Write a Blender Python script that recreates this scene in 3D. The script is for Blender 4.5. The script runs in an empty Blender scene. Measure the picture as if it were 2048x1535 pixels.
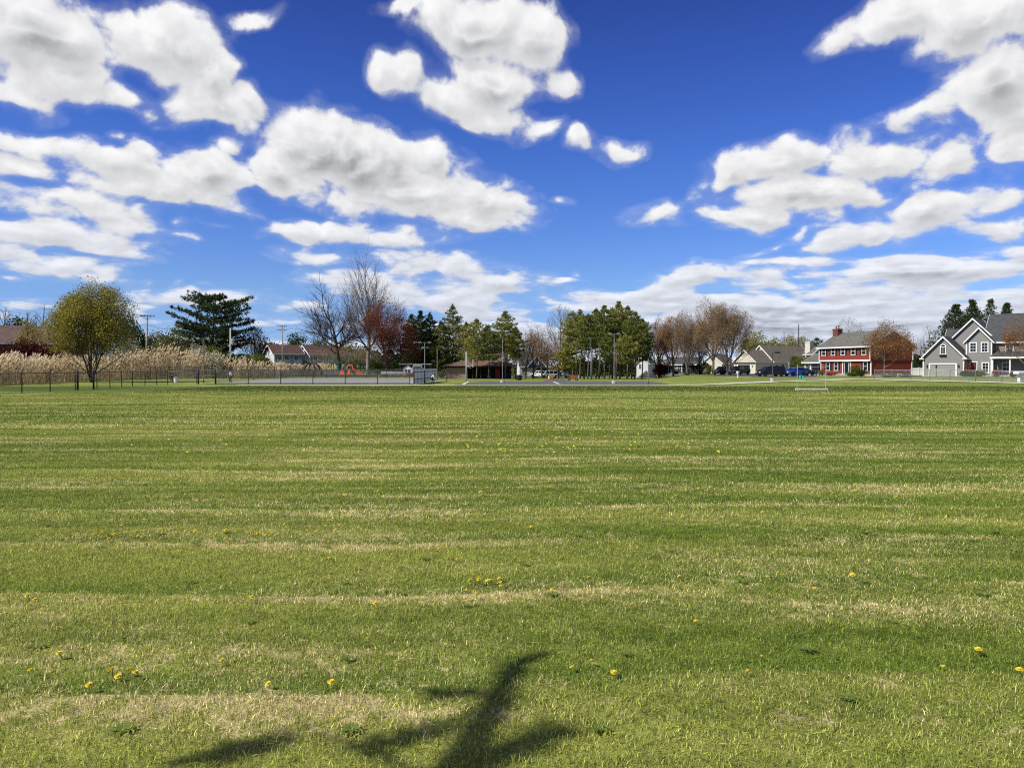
import bpy, bmesh, math, random
import numpy as np
from mathutils import Vector, Matrix

R = math.radians
F = 1540.0            # focal length in pixels of the 2048-wide photograph
HOR = 734.0           # its horizon row
EYE = 1.6
scene = bpy.context.scene
COL = scene.collection

# ---------------------------------------------------------------- render / camera
scene.render.engine = 'CYCLES'
scene.view_settings.view_transform = 'Standard'
scene.view_settings.look = 'None'
scene.view_settings.exposure = 0.45
scene.view_settings.gamma = 1.0
scene.cycles.max_bounces = 6
scene.cycles.diffuse_bounces = 2
scene.cycles.glossy_bounces = 2
scene.cycles.transmission_bounces = 4
scene.cycles.transparent_max_bounces = 12
scene.cycles.use_denoising = False
scene.cycles.filter_width = 1.1
scene.cycles.sample_clamp_indirect = 6

cam_d = bpy.data.cameras.new('camera')
cam_d.sensor_fit = 'HORIZONTAL'
cam_d.sensor_width = 36.0
cam_d.lens = 36.0 * F / 2048.0
cam_d.clip_start = 0.05
cam_d.clip_end = 6000
PITCH = math.atan((767.5 - HOR) / F)
cam = bpy.data.objects.new('camera', cam_d)
cam.location = (0, 0, EYE)
cam.rotation_euler = (math.pi / 2 - PITCH, 0, 0)
COL.objects.link(cam)
scene.camera = cam

# ---------------------------------------------------------------- sun
SUN_A = R(63)         # how far to the left of straight behind the viewer
SUN_E = R(44)
SUN = Vector((-math.sin(SUN_A) * math.cos(SUN_E), -math.cos(SUN_A) * math.cos(SUN_E), math.sin(SUN_E)))
sd = bpy.data.lights.new('sun', 'SUN')
sd.energy = 5.0
sd.angle = R(0.45)
sd.color = (1.0, 0.95, 0.87)
so = bpy.data.objects.new('sun', sd)
so.rotation_euler = (-SUN).to_track_quat('-Z', 'Y').to_euler()
COL.objects.link(so)

# ---------------------------------------------------------------- node helpers
class NT:
    def __init__(s, tree):
        s.t = tree
    def n(s, kind, **kw):
        nd = s.t.nodes.new(kind)
        ins = kw.pop('ins', {})
        for k, v in kw.items():
            setattr(nd, k, v)
        for k, v in ins.items():
            s.set(nd.inputs[k], v)
        return nd
    def set(s, sock, v):
        if isinstance(v, bpy.types.NodeSocket):
            s.t.links.new(v, sock)
        else:
            sock.default_value = v
    def math(s, op, a, b=None, c=None, clamp=False):
        nd = s.t.nodes.new('ShaderNodeMath'); nd.operation = op; nd.use_clamp = clamp
        s.set(nd.inputs[0], a)
        if b is not None: s.set(nd.inputs[1], b)
        if c is not None: s.set(nd.inputs[2], c)
        return nd.outputs[0]
    def vmath(s, op, a, b=None):
        nd = s.t.nodes.new('ShaderNodeVectorMath'); nd.operation = op
        s.set(nd.inputs[0], a)
        if b is not None: s.set(nd.inputs[1], b)
        return nd.outputs['Value'] if op in ('LENGTH', 'DISTANCE', 'DOT_PRODUCT') else nd.outputs[0]
    def mix(s, f, a, b, mode='MIX'):
        nd = s.t.nodes.new('ShaderNodeMix'); nd.data_type = 'RGBA'; nd.blend_type = mode
        s.set(nd.inputs[0], f); s.set(nd.inputs[6], a); s.set(nd.inputs[7], b)
        return nd.outputs[2]
    def noise(s, vec, scale, detail=3, rough=0.5, dims='3D', out=0, lac=2.0):
        nd = s.t.nodes.new('ShaderNodeTexNoise'); nd.noise_dimensions = dims
        s.set(nd.inputs['Vector'], vec)
        nd.inputs['Scale'].default_value = scale; nd.inputs['Detail'].default_value = detail
        nd.inputs['Roughness'].default_value = rough; nd.inputs['Lacunarity'].default_value = lac
        return nd.outputs[out]
    def rng(s, v, a, b, c=0.0, d=1.0, kind='LINEAR', clamp=True):
        nd = s.t.nodes.new('ShaderNodeMapRange'); nd.interpolation_type = kind; nd.clamp = clamp
        s.set(nd.inputs[0], v)
        for i, q in enumerate((a, b, c, d)): s.set(nd.inputs[1 + i], q)
        return nd.outputs[0]
    def comb(s, x, y, z=0.0):
        nd = s.t.nodes.new('ShaderNodeCombineXYZ')
        s.set(nd.inputs[0], x); s.set(nd.inputs[1], y); s.set(nd.inputs[2], z)
        return nd.outputs[0]
    def sep(s, v):
        nd = s.t.nodes.new('ShaderNodeSeparateXYZ'); s.set(nd.inputs[0], v)
        return nd.outputs
# ---------------------------------------------------------------- the sky: daylight plus fair-weather cumulus, by direction
def sky_dir(px, py):
    """azimuth (deg, right of +Y) and elevation (deg) of a direction"""
    v = Matrix.Rotation(-PITCH, 3, 'X') @ Vector(((px - 1024) / F, 1.0, (767.5 - py) / F))
    return math.degrees(math.atan2(v.x, v.y)), math.degrees(math.atan2(v.z, math.hypot(v.x, v.y)))

CLOUDS = [  # x, y, rx, ry, tilt (deg, counter-clockwise)
 (60,60,220,100,0),(335,85,140,85,0),(420,140,85,62,0),(110,160,130,58,0),(50,192,105,44,0),(240,198,70,28,0),
 (440,222,108,52,0),(510,205,45,38,0),(305,226,34,20,0),(245,270,26,9,0),(330,250,20,12,0),
 (60,285,110,34,0),(215,318,150,42,0),(300,300,60,30,0),(30,335,90,40,0),(410,350,110,60,0),(470,296,46,24,0),(450,400,75,24,-20),(300,372,190,34,0),
 (170,412,190,42,0),(250,450,110,28,-8),(110,470,190,34,0),(190,492,150,24,-4),(110,528,175,32,-3),(200,545,90,16,-5),(60,505,110,26,0),
 (298,563,18,11,0),(358,562,17,7,0),(414,567,24,7,0),(362,445,20,14,0),(440,445,30,7,-8),(365,470,24,10,0),(5,553,34,9,0),
 (400,598,150,24,0),(180,612,60,9,0),(60,612,90,12,0),(500,30,58,22,8),
 (630,300,118,98,0),(555,335,55,66,0),(720,330,140,90,-12),(860,318,95,46,-10),(790,385,185,62,-8),(990,398,110,50,-14),(920,435,130,36,-6),(720,410,110,26,-6),(690,300,90,75,0),
 (795,142,66,42,0),(890,192,95,48,-15),(985,235,100,32,-6),(960,55,135,75,0),(1055,70,92,80,0),(815,18,70,24,0),(985,155,100,60,0),(1117,166,44,32,-15),(1080,262,55,24,15),
 (1165,276,42,28,0),(1242,300,58,28,-8),(1135,402,22,11,0),(1135,553,12,7,0),
 (715,473,195,30,-2),(650,512,100,18,0),(560,462,50,14,0),(860,532,185,34,-5),(980,562,115,26,-8),(690,562,105,26,0),(790,575,160,30,0),(900,602,180,34,-4),(600,612,95,16,0),(520,640,110,13,0),
 (1040,612,28,11,0),(1092,593,26,13,0),(1000,640,80,10,0),
 (1800,38,155,58,5),(1960,40,160,84,0),(1690,68,60,22,20),(1990,160,120,85,25),(1860,222,130,36,10),(2020,225,90,45,10),
 (1560,322,150,52,10),(1470,345,70,36,0),(1600,385,185,52,4),(1490,432,120,34,0),(1318,428,66,22,0),(1740,325,165,52,0),(1900,325,140,50,8),(2030,295,95,58,10),(1660,395,120,44,0),
 (1740,468,130,34,10),(1860,435,140,44,12),(2000,458,95,30,0),(1990,410,50,24,30),(1600,463,45,15,20),(1535,495,40,10,35),
 (1400,556,145,26,5),(1540,556,95,28,0),(1330,578,70,14,0),(1240,595,160,17,4),(1750,530,125,20,0),(1930,545,170,30,8),(1400,600,230,20,0),
]
def build_sky():
    w = bpy.data.worlds.new('World'); scene.world = w; w.use_nodes = True
    w.cycles.sampling_method = 'MANUAL'; w.cycles.sample_map_resolution = 256
    t = w.node_tree; t.nodes.clear(); k = NT(t)
    # group: cloud thickness at (azimuth, elevation)
    g = bpy.data.node_groups.new('cloud_thickness', 'ShaderNodeTree'); q = NT(g)
    g.interface.new_socket('P', in_out='INPUT', socket_type='NodeSocketVector')
    for nm in ('D', 'M'):
        g.interface.new_socket(nm, in_out='OUTPUT', socket_type='NodeSocketFloat')
    gi = q.n('NodeGroupInput').outputs[0]; go = q.n('NodeGroupOutput')
    s = q.sep(gi)
    az, el = s[0], s[1]
    elp = q.math('MULTIPLY', q.math('LOGARITHM', q.math('ADD', q.math('MAXIMUM', el, 0.0), 4.0), math.e), 26.0)
    nv = q.comb(az, elp, 0.0)
    # warp the outline
    wn = q.noise(nv, 0.20, 1, 0.5, dims='2D', out=1)
    ws = q.sep(wn)
    squash = q.rng(el, 3, 24, 0.25, 1.0)
    wx = q.math('MULTIPLY_ADD', ws[0], WARP, -0.5 * WARP)
    wy = q.math('MULTIPLY', q.math('MULTIPLY_ADD', ws[1], WARP * 0.9, -0.45 * WARP), squash)
    p0 = q.vmath('ADD', gi, q.comb(wx, wy, 0.0))
    acc = None
    quant = lambda v: min((-28, -12, -6, 0, 8, 15, 27), key=lambda c: abs(c - v))
    order = sorted(CLOUDS, key=lambda c: quant(c[4]))
    p, frame, cnt = p0, 0, 0
    for (x, y, rx, ry, tilt) in order:
        tilt = quant(tilt)
        if tilt != frame or cnt % 10 == 0:           # (kept in sequence: the node stack is small)
            ca, sa = math.cos(R(tilt)), math.sin(R(tilt))
            base = p0
            if acc is not None:
                tiny = q.math('MULTIPLY', acc, 1e-7)
                base = q.vmath('ADD', p0, q.comb(tiny, tiny, 0.0))
            p = base if tilt == 0 else q.comb(q.vmath('DOT_PRODUCT', base, (ca, sa, 0)), q.vmath('DOT_PRODUCT', base, (-sa, ca, 0)), 0.0)
            if tilt != frame: cnt = 0
            frame = tilt
        cnt += 1
        a, e = sky_dir(x, y)
        a2, _ = sky_dir(x + 10, y); _, e2 = sky_dir(x, y - 10)
        sx, sy = (a2 - a) / 10, (e2 - e) / 10
        ax, ay = rx * sx * GROW, ry * sy * GROW
        ca, sa = math.cos(R(tilt)), math.sin(R(tilt))
        cx, cy = ca * a + sa * e, -sa * a + ca * e
        v = q.n('ShaderNodeVectorMath', operation='MULTIPLY_ADD', ins={0: p, 1: (1 / ax, 1 / ay, 0), 2: (-cx / ax, -cy / ay, 0)}).outputs[0]
        ln = q.vmath('LENGTH', v)
        wgt = (min(ry * sy, 2.4) / 2.2) ** 0.62
        v = q.math('MULTIPLY_ADD', ln, -wgt, wgt)
        acc = v if acc is None else q.math('SMOOTH_MAX', acc, v, 0.15)
    # low bands of far cloud towards the horizon, and loose cloud outside the part drawn above
    bands = q.noise(q.comb(q.math('MULTIPLY', az, 0.5), q.math('MULTIPLY', elp, 1.2), 0.0), 0.17, 3, 0.55, dims='2D')
    right = q.rng(az, -10, 16, 0.0, 1.0)
    top_el = q.math('MULTIPLY_ADD', right, 3.8, 5.2)
    low = q.math('MULTIPLY', q.rng(el, top_el, q.math('MULTIPLY', top_el, 0.35), 0.0, 1.0), q.math('MULTIPLY_ADD', right, 0.48, 0.50))
    bandv = q.math('SUBTRACT', q.math('MULTIPLY_ADD', q.math('SUBTRACT', bands, 0.5), 2.2, low), q.rng(low, 0.0, 0.12, 1.3, 0.30))
    acc = q.math('SMOOTH_MAX', acc, bandv, 0.1)
    away = q.math('MAXIMUM', q.rng(q.math('ABSOLUTE', az), 36, 44), q.rng(el, 28.5, 34))
    loose = q.math('MULTIPLY', q.math('SUBTRACT', q.noise(nv, 0.09, 2, 0.5, dims='2D'), q.math('MULTIPLY_ADD', away, -0.47, 1.0)), 5.0)
    acc = q.math('SMOOTH_MAX', acc, loose, 0.1)
    acc = q.math('MINIMUM', acc, q.math('MULTIPLY', acc, 1.9))
    # billows
    f1 = q.noise(q.vmath('ADD', nv, q.comb(q.math('MULTIPLY', wx, 0.6), wy, 0.0)), 0.24, 8, 0.555, dims='2D')
    vo = q.n('ShaderNodeTexVoronoi', feature='F1', voronoi_dimensions='2D', ins={'Vector': q.comb(q.math('ADD', az, wx), q.math('ADD', elp, wy), 0.0), 'Scale': 0.50})
    vo.inputs['Detail'].default_value = 1.0; vo.inputs['Roughness'].default_value = 0.5
    bl = q.math('SUBTRACT', 0.42, vo.outputs['Distance'])
    nz = q.math('ADD', q.math('MULTIPLY', q.math('SUBTRACT', f1, 0.5), NOISE_A), q.math('MULTIPLY', bl, NOISE_B))
    q.set(go.inputs['D'], q.math('ADD', acc, nz)); q.set(go.inputs['M'], acc)

    tc = k.n('ShaderNodeTexCoord')
    dr = k.sep(tc.outputs['Generated'])
    azr = k.math('MULTIPLY', k.math('ARCTAN2', dr[0], dr[1]), 57.29578)
    elr = k.math('MULTIPLY', k.math('ARCSINE', dr[2]), 57.29578)
    P = k.comb(azr, elr, 0.0)
    def tap(v):
        nd = k.n('ShaderNodeGroup'); nd.node_tree = g; k.set(nd.inputs[0], v)
        return nd.outputs
    d0 = tap(P)
    sq = k.rng(elr, 2, 24, 0.22, 1.0)
    d1 = tap(k.vmath('ADD', P, k.comb(k.math('MULTIPLY', sq, -0.5), k.math('MULTIPLY_ADD', d0['D'], 1e-7, k.math('MULTIPLY', sq, 1.15)), 0.0)))
    D = d0['D']
    alpha = k.math('MAXIMUM', k.rng(D, 0.02, 0.33, 0, 1, 'SMOOTHSTEP'), k.rng(D, -0.20, 0.30, 0.0, 0.26, 'SMOOTHSTEP'))
    slope = k.math('SUBTRACT', D, d1['D'])
    lit = k.rng(slope, -0.42, 0.50, 0.0, 1.0, 'SMOOTHSTEP')
    thick = k.rng(D, 0.30, 1.15, 0.0, 1.0, 'SMOOTHSTEP')
    # bright sunlit rims and billow tops, soft grey where the cloud is thick and turned from the sun
    grey = k.math('MULTIPLY', k.math('MULTIPLY_ADD', thick, 0.68, 0.32), k.math('SUBTRACT', 1.0, lit))
    deep = k.math('MULTIPLY', k.rng(d0['M'], 0.45, 1.0, 0.0, 1.0, 'SMOOTHSTEP'), k.rng(D, 0.6, 1.3))
    grey = k.math('MAXIMUM', grey, k.math('MULTIPLY', deep, 0.55))
    bright = k.math('MULTIPLY_ADD', grey, -0.72, 0.93)
    far = k.rng(elr, 0.0, 11.0, 1.0, 0.0)
    tex = k.noise(k.comb(azr, k.math('MULTIPLY', k.math('LOGARITHM', k.math('ADD', k.math('MAXIMUM', elr, 0.0), 4.0), math.e), 26.0), 0.0), 0.55, 4, 0.52, dims='2D')
    bright = k.math('MULTIPLY', bright, k.math('MULTIPLY_ADD', tex, 0.34, 0.83))
    ccol = k.mix(grey, (0.99, 0.99, 1.0, 1), (0.93, 0.955, 1.02, 1))
    ccol = k.mix(k.math('MULTIPLY', far, 0.50), ccol, (0.58, 0.74, 1.10, 1))
    cl = k.n('ShaderNodeVectorMath', operation='SCALE', ins={0: ccol, 'Scale': k.math('MULTIPLY', bright, 10.0)}).outputs[0]
    sky = k.n('ShaderNodeTexSky', sky_type='NISHITA', sun_disc=False, sun_elevation=SUN_E, sun_rotation=math.pi + SUN_A)
    sky.air_density = 1.0; sky.dust_density = 0.15; sky.ozone_density = 3.0; sky.altitude = 50
    tint = k.n('ShaderNodeValToRGB'); cr = tint.color_ramp
    k.set(tint.inputs[0], k.math('DIVIDE', elr, 40.0))
    stops = TINT
    while len(cr.elements) < len(stops): cr.elements.new(0.5)
    for e, (pos, c) in zip(cr.elements, stops):
        e.position = pos; e.color = c + (1,)
    blue = k.mix(1.0, sky.outputs[0], tint.outputs[0], 'MULTIPLY')
    b1 = k.n('ShaderNodeBackground'); k.set(b1.inputs[0], blue); b1.inputs[1].default_value = SKY_S
    b2 = k.n('ShaderNodeBackground'); k.set(b2.inputs[0], cl); b2.inputs[1].default_value = SKY_S
    b3 = k.n('ShaderNodeBackground'); b3.inputs[0].default_value = (1.4, 1.5, 1.0, 1); b3.inputs[1].default_value = SKY_S
    m1 = k.n('ShaderNodeMixShader'); k.set(m1.inputs[0], k.math('POWER', alpha, 1.1)); k.set(m1.inputs[1], b1.outputs[0]); k.set(m1.inputs[2], b2.outputs[0])
    m2 = k.n('ShaderNodeMixShader'); k.set(m2.inputs[0], k.math('LESS_THAN', elr, -0.6)); k.set(m2.inputs[1], m1.outputs[0]); k.set(m2.inputs[2], b3.outputs[0])
    o = k.n('ShaderNodeOutputWorld'); t.links.new(m2.outputs[0], o.inputs[0])
SKY_S = 0.1 / 2 ** 0.45; GROW = 1.14; WARP = 2.6; NOISE_A = 1.15; NOISE_B = 0.20
TINT = ((0.03, (.51, .80, 1.60)), (0.0725, (.53, .75, 1.37)), (0.1425, (.60, .80, 1.30)), (0.25, (.49, .71, 1.32)), (0.3875, (.38, .61, 1.30)), (0.5175, (.31, .49, 1.18)), (0.63, (.26, .39, 1.00)), (1.0, (.24, .36, .95)))
build_sky()
# ---------------------------------------------------------------- placing
def X(px, d): return (px - 1024) / F * d
def Z(py, d): return EYE - (py - HOR) * d / F
def sstep(a, b, v):
    t = min(1.0, max(0.0, (v - a) / (b - a))); return t * t * (3 - 2 * t)
def gz(x, y):
    """height of the ground: flat field, a shallow fall towards the car park in the middle, faint unevenness"""
    if y < 1: return 0.0
    u = x / max(y, 1.0)
    win = sstep(-0.125, -0.09, u) * (1 - sstep(0.17, 0.24, u))
    z = -0.0087 * min(max(y - 67, 0), 115) * win
    if y > 55:
        rise = sstep(0.20, 0.30, u) * (1 - sstep(0.62, 0.8, u)) * sstep(62, 74, y) * (1 - sstep(92, 112, y))
        z += 0.22 * rise * (0.6 + 0.4 * math.sin(x * 0.22 + y * 0.13))
        z += 0.05 * math.sin(x * 0.35 + 1.3) * math.sin(y * 0.21) * sstep(0.2, 0.3, u) * sstep(60, 70, y)
    return z
def ground_pt(px, py):
    v = Matrix.Rotation(-PITCH, 3, 'X') @ Vector(((px - 1024) / F, 1.0, (767.5 - py) / F))
    t = EYE / -v.z
    return Vector((v.x * t, v.y * t, 0))
def dist_at(px, py):
    """distance at which the ground shows at a pixel"""
    lo, hi = 3.0, 400.0
    for _ in range(50):
        m = (lo + hi) / 2
        row = HOR + (EYE - gz(X(px, m), m)) * F / m
        if row > py: lo = m
        else: hi = m
    return lo

# ---------------------------------------------------------------- mesh building
class MB:
    def __init__(s): s.v, s.f, s.m = [], [], []
    def face(s, pts, m=0):
        b = len(s.v); s.v.extend(tuple(p) for p in pts); s.f.append(tuple(range(b, b + len(pts)))); s.m.append(m); return s
    def mesh(s, vs, fs, m=0):
        b = len(s.v); s.v.extend(tuple(p) for p in vs)
        for f in fs: s.f.append(tuple(i + b for i in f)); s.m.append(m)
        return s
    def box(s, x0, x1, y0, y1, z0, z1, m=0):
        vs = [(x0,y0,z0),(x1,y0,z0),(x1,y1,z0),(x0,y1,z0),(x0,y0,z1),(x1,y0,z1),(x1,y1,z1),(x0,y1,z1)]
        return s.mesh(vs, [(0,3,2,1),(4,5,6,7),(0,1,5,4),(1,2,6,5),(2,3,7,6),(3,0,4,7)], m)
    def obox(s, o, ux, uy, uz, sx, sy, sz, m=0):
        """box centred at o with half-axes along ux,uy,uz"""
        o, ux, uy, uz = Vector(o), Vector(ux) * sx / 2, Vector(uy) * sy / 2, Vector(uz) * sz / 2
        vs = [o + a * ux + b * uy + c * uz for c in (-1, 1) for a, b in ((-1,-1),(1,-1),(1,1),(-1,1))]
        return s.mesh(vs, [(0,3,2,1),(4,5,6,7),(0,1,5,4),(1,2,6,5),(2,3,7,6),(3,0,4,7)], m)
    def bar(s, a, b, w, h=None, m=0):
        """a beam of square section from a to b"""
        a, b = Vector(a), Vector(b); d = (b - a); L = d.length; d.normalize()
        up = Vector((0,0,1)) if abs(d.z) < 0.95 else Vector((0,1,0))
        sd_ = d.cross(up).normalized(); up = sd_.cross(d)
        return s.obox((a + b) / 2, d, sd_, up, L, w, h or w, m)
    def prism(s, poly, o, ux, uy, n, depth, m=0):
        """a polygon (in ux,uy from o) pushed along n by depth"""
        o, ux, uy, n = Vector(o), Vector(ux), Vector(uy), Vector(n)
        a = [o + ux * p[0] + uy * p[1] for p in poly]; b = [p + n * depth for p in a]
        k = len(poly)
        fs = [tuple(range(k))[::-1], tuple(range(k, 2 * k))] + [(i, (i + 1) % k, k + (i + 1) % k, k + i) for i in range(k)]
        return s.mesh(a + b, fs, m)
    def tube(s, path, rad, n=6, m=0, cap=True):
        path = [Vector(p) for p in path]
        if not hasattr(rad, '__len__'): rad = [rad] * len(path)
        b = len(s.v); prev = None
        for i, p in enumerate(path):
            d = (path[min(i + 1, len(path) - 1)] - path[max(i - 1, 0)]).normalized()
            if prev is None:
                prev = d.orthogonal().normalized()
            a = (prev - d * prev.dot(d)).normalized(); c = d.cross(a); prev = a
            for j in range(n):
                t = 2 * math.pi * j / n
                q = p + (a * math.cos(t) + c * math.sin(t)) * rad[i]
                s.v.append((q.x, q.y, q.z))
        for i in range(len(path) - 1):
            for j in range(n):
                k = (j + 1) % n
                s.f.append((b + i*n + j, b + i*n + k, b + (i+1)*n + k, b + (i+1)*n + j)); s.m.append(m)
        if cap:
            s.f.append(tuple(b + j for j in range(n))[::-1]); s.m.append(m)
            e = b + (len(path) - 1) * n
            s.f.append(tuple(e + j for j in range(n))); s.m.append(m)
        return s
    def lathe(s, prof, n=12, o=(0,0,0), axis='Z', m=0):
        """profile of (radius, along) turned about an axis"""
        b = len(s.v); o = Vector(o)
        for r, h in prof:
            for j in range(n):
                t = 2 * math.pi * j / n; c, q = r * math.cos(t), r * math.sin(t)
                p = (c, q, h) if axis == 'Z' else ((h, c, q) if axis == 'X' else (c, h, q))
                s.v.append(tuple(o + Vector(p)))
        for i in range(len(prof) - 1):
            for j in range(n):
                k = (j + 1) % n
                s.f.append((b+i*n+j, b+i*n+k, b+(i+1)*n+k, b+(i+1)*n+j)); s.m.append(m)
        s.f.append(tuple(b + j for j in range(n))[::-1]); s.m.append(m)
        e = b + (len(prof) - 1) * n
        s.f.append(tuple(e + j for j in range(n))); s.m.append(m)
        return s
    def build(s, name, mats, parent=None, loc=None, smooth=False, bevel=0.0):
        me = bpy.data.meshes.new(name)
        me.from_pydata(s.v, [], s.f)
        if not isinstance(mats, (list, tuple)): mats = [mats]
        for mt in mats: me.materials.append(mt)
        if len(mats) > 1: me.polygons.foreach_set('material_index', s.m)
        bm = bmesh.new(); bm.from_mesh(me)
        bmesh.ops.recalc_face_normals(bm, faces=bm.faces)
        if bevel: bmesh.ops.bevel(bm, geom=list(bm.edges), offset=bevel, segments=2, affect='EDGES', profile=0.5)
        bm.to_mesh(me); bm.free()
        if smooth: me.polygons.foreach_set('use_smooth', [True] * len(me.polygons))
        o = bpy.data.objects.new(name, me); COL.objects.link(o)
        if parent is not None: o.parent = parent
        if loc is not None: o.location = loc
        return o

def np_mesh(name, blocks, mats, parent=None, loc=None, link=True):
    """blocks: (V n x 3, F m x k, material index); big meshes made in one go"""
    me = bpy.data.meshes.new(name)
    if not isinstance(mats, (list, tuple)): mats = [mats]
    for mt in mats: me.materials.append(mt)
    Vs, Ls, St, Mi, off, lo = [], [], [], [], 0, 0
    for V, Fc, mi in blocks:
        V = np.asarray(V, dtype=np.float32).reshape(-1, 3); Fc = np.asarray(Fc, dtype=np.int32)
        if not len(Fc): continue
        Vs.append(V); Ls.append((Fc + off).ravel())
        St.append(lo + np.arange(len(Fc), dtype=np.int32) * Fc.shape[1]); Mi.append(np.full(len(Fc), mi, np.int32))
        off += len(V); lo += Fc.size
    V = np.concatenate(Vs); L = np.concatenate(Ls); S = np.concatenate(St); M = np.concatenate(Mi)
    me.vertices.add(len(V)); me.vertices.foreach_set('co', V.ravel())
    me.loops.add(len(L)); me.loops.foreach_set('vertex_index', L)
    me.polygons.add(len(S)); me.polygons.foreach_set('loop_start', S); me.polygons.foreach_set('material_index', M)
    me.update(calc_edges=True)
    o = bpy.data.objects.new(name, me)
    if link: COL.objects.link(o)
    if parent is not None: o.parent = parent
    if loc is not None: o.location = loc
    return o

def tag(o, label=None, cat=None, group=None, kind=None):
    if label: o['label'] = label
    if cat: o['category'] = cat
    if group: o['group'] = group
    if kind: o['kind'] = kind
    return o
def thing(name, label, cat, loc=(0,0,0), rz=0.0, group=None):
    o = bpy.data.objects.new(name, None); COL.objects.link(o)
    o.location = loc; o.rotation_euler = (0, 0, rz); o.empty_display_size = 0.3
    return tag(o, label, cat, group)
def struct(o): o['kind'] = 'structure'; return o
def dup(o, loc=None, rz=None, label=None, group=None, parent=None):
    c = o.copy(); COL.objects.link(c)
    if parent is not None: c.parent = parent
    if loc is not None: c.location = loc
    if rz is not None: c.rotation_euler = (0, 0, rz)
    if label: c['label'] = label
    if group: c['group'] = group
    for ch in list(o.children): dup(ch, parent=c)
    return c

# ---------------------------------------------------------------- materials
_M = {}
ALB = 0.80          # tone of all the surfaces together
def pmat(name, col, rough=0.7, var=0.12, scale=1.5, metal=0.0, spec=0.3, lines=0.0, line_w=0.14, bump=0.0):
    """painted or natural surface: base colour with soft wear noise, optional horizontal board lines"""
    if name in _M: return _M[name]
    m = bpy.data.materials.new(name); m.use_nodes = True; _M[name] = m
    k = NT(m.node_tree); b = m.node_tree.nodes['Principled BSDF']
    tc = k.n('ShaderNodeTexCoord').outputs['Object']
    n1 = k.noise(tc, scale, 4, 0.6)
    n2 = k.noise(tc, scale * 9, 3, 0.6)
    f = k.math('ADD', k.math('MULTIPLY', k.math('SUBTRACT', n1, 0.5), 2 * var), k.math('MULTIPLY', k.math('SUBTRACT', n2, 0.5), 1.2 * var))
    f = k.math('MULTIPLY_ADD', f, ALB, ALB)
    if lines:
        z = k.sep(tc)[2]
        fr = k.math('FRACT', k.math('DIVIDE', z, line_w))
        f = k.math('MULTIPLY', f, k.math('SUBTRACT', 1.0, k.math('MULTIPLY', k.math('LESS_THAN', fr, 0.16), lines)))
    c = k.n('ShaderNodeVectorMath', operation='SCALE', ins={0: col + (), 'Scale': f}).outputs[0]
    k.set(b.inputs['Base Color'], c)
    b.inputs['Roughness'].default_value = rough; b.inputs['Metallic'].default_value = metal
    b.inputs['Specular IOR Level'].default_value = spec
    if bump:
        bp = k.n('ShaderNodeBump', ins={'Height': n2, 'Strength': bump}); k.set(b.inputs['Normal'], bp.outputs[0])
    return m
def shingle(name, col, var=0.35):
    """roofing: courses of tabs of uneven tone"""
    if name in _M: return _M[name]
    m = bpy.data.materials.new(name); m.use_nodes = True; _M[name] = m
    k = NT(m.node_tree); b = m.node_tree.nodes['Principled BSDF']
    tc = k.n('ShaderNodeTexCoord').outputs['Object']
    s = k.sep(tc)
    v = k.n('ShaderNodeTexVoronoi', ins={'Vector': k.comb(k.math('MULTIPLY', s[0], 2.2), k.math('MULTIPLY', s[1], 2.2), k.math('MULTIPLY', s[2], 6.0)), 'Scale': 1.0})
    rnd = k.sep(v.outputs['Color'])[0]
    n1 = k.noise(tc, 0.5, 4, 0.6)
    f = k.math('MULTIPLY_ADD', k.math('ADD', k.math('MULTIPLY', k.math('SUBTRACT', rnd, 0.5), var * 1.3), k.math('MULTIPLY', k.math('SUBTRACT', n1, 0.5), var)), ALB, ALB)
    k.set(b.inputs['Base Color'], k.n('ShaderNodeVectorMath', operation='SCALE', ins={0: col, 'Scale': f}).outputs[0])
    b.inputs['Roughness'].default_value = 0.9; b.inputs['Specular IOR Level'].default_value = 0.2
    return m
def glassm(name='window_glass', col=(0.012, 0.015, 0.02)):
    if name in _M: return _M[name]
    m = bpy.data.materials.new(name); m.use_nodes = True; _M[name] = m
    b = m.node_tree.nodes['Principled BSDF']
    b.inputs['Base Color'].default_value = col + (1,); b.inputs['Roughness'].default_value = 0.06
    b.inputs['Specular IOR Level'].default_value = 0.5
    return m
def leafmat(name, c1, c2, c3=None, trans=0.35, clump=0.35):
    """foliage: every leaf its own tone between c1 and c2 (a few c3), larger clumps a little lighter or darker in kind"""
    if name in _M: return _M[name]
    m = bpy.data.materials.new(name); m.use_nodes = True; _M[name] = m
    t = m.node_tree; t.nodes.clear(); k = NT(t)
    geo = k.n('ShaderNodeNewGeometry'); rnd = geo.outputs['Random Per Island']
    n = k.noise(k.n('ShaderNodeTexCoord').outputs['Object'], clump, 2, 0.5)
    f = k.math('ADD', k.math('MULTIPLY', rnd, 0.6), k.math('MULTIPLY', k.math('SUBTRACT', n, 0.3), 0.9), clamp=True)
    c1, c2 = tuple(v * 0.88 for v in c1), tuple(v * 0.88 for v in c2)
    c = k.mix(f, c1 + (1,), c2 + (1,))
    if c3: c = k.mix(k.math('GREATER_THAN', k.math('FRACT', k.math('MULTIPLY', rnd, 7.31)), 0.8), c, c3 + (1,))
    d = k.n('ShaderNodeBsdfDiffuse'); k.set(d.inputs[0], c)
    tr = k.n('ShaderNodeBsdfTranslucent'); k.set(tr.inputs[0], c)
    mx = k.n('ShaderNodeMixShader'); mx.inputs[0].default_value = trans
    t.links.new(d.outputs[0], mx.inputs[1]); t.links.new(tr.outputs[0], mx.inputs[2])
    o = k.n('ShaderNodeOutputMaterial'); t.links.new(mx.outputs[0], o.inputs[0])
    return m
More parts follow.
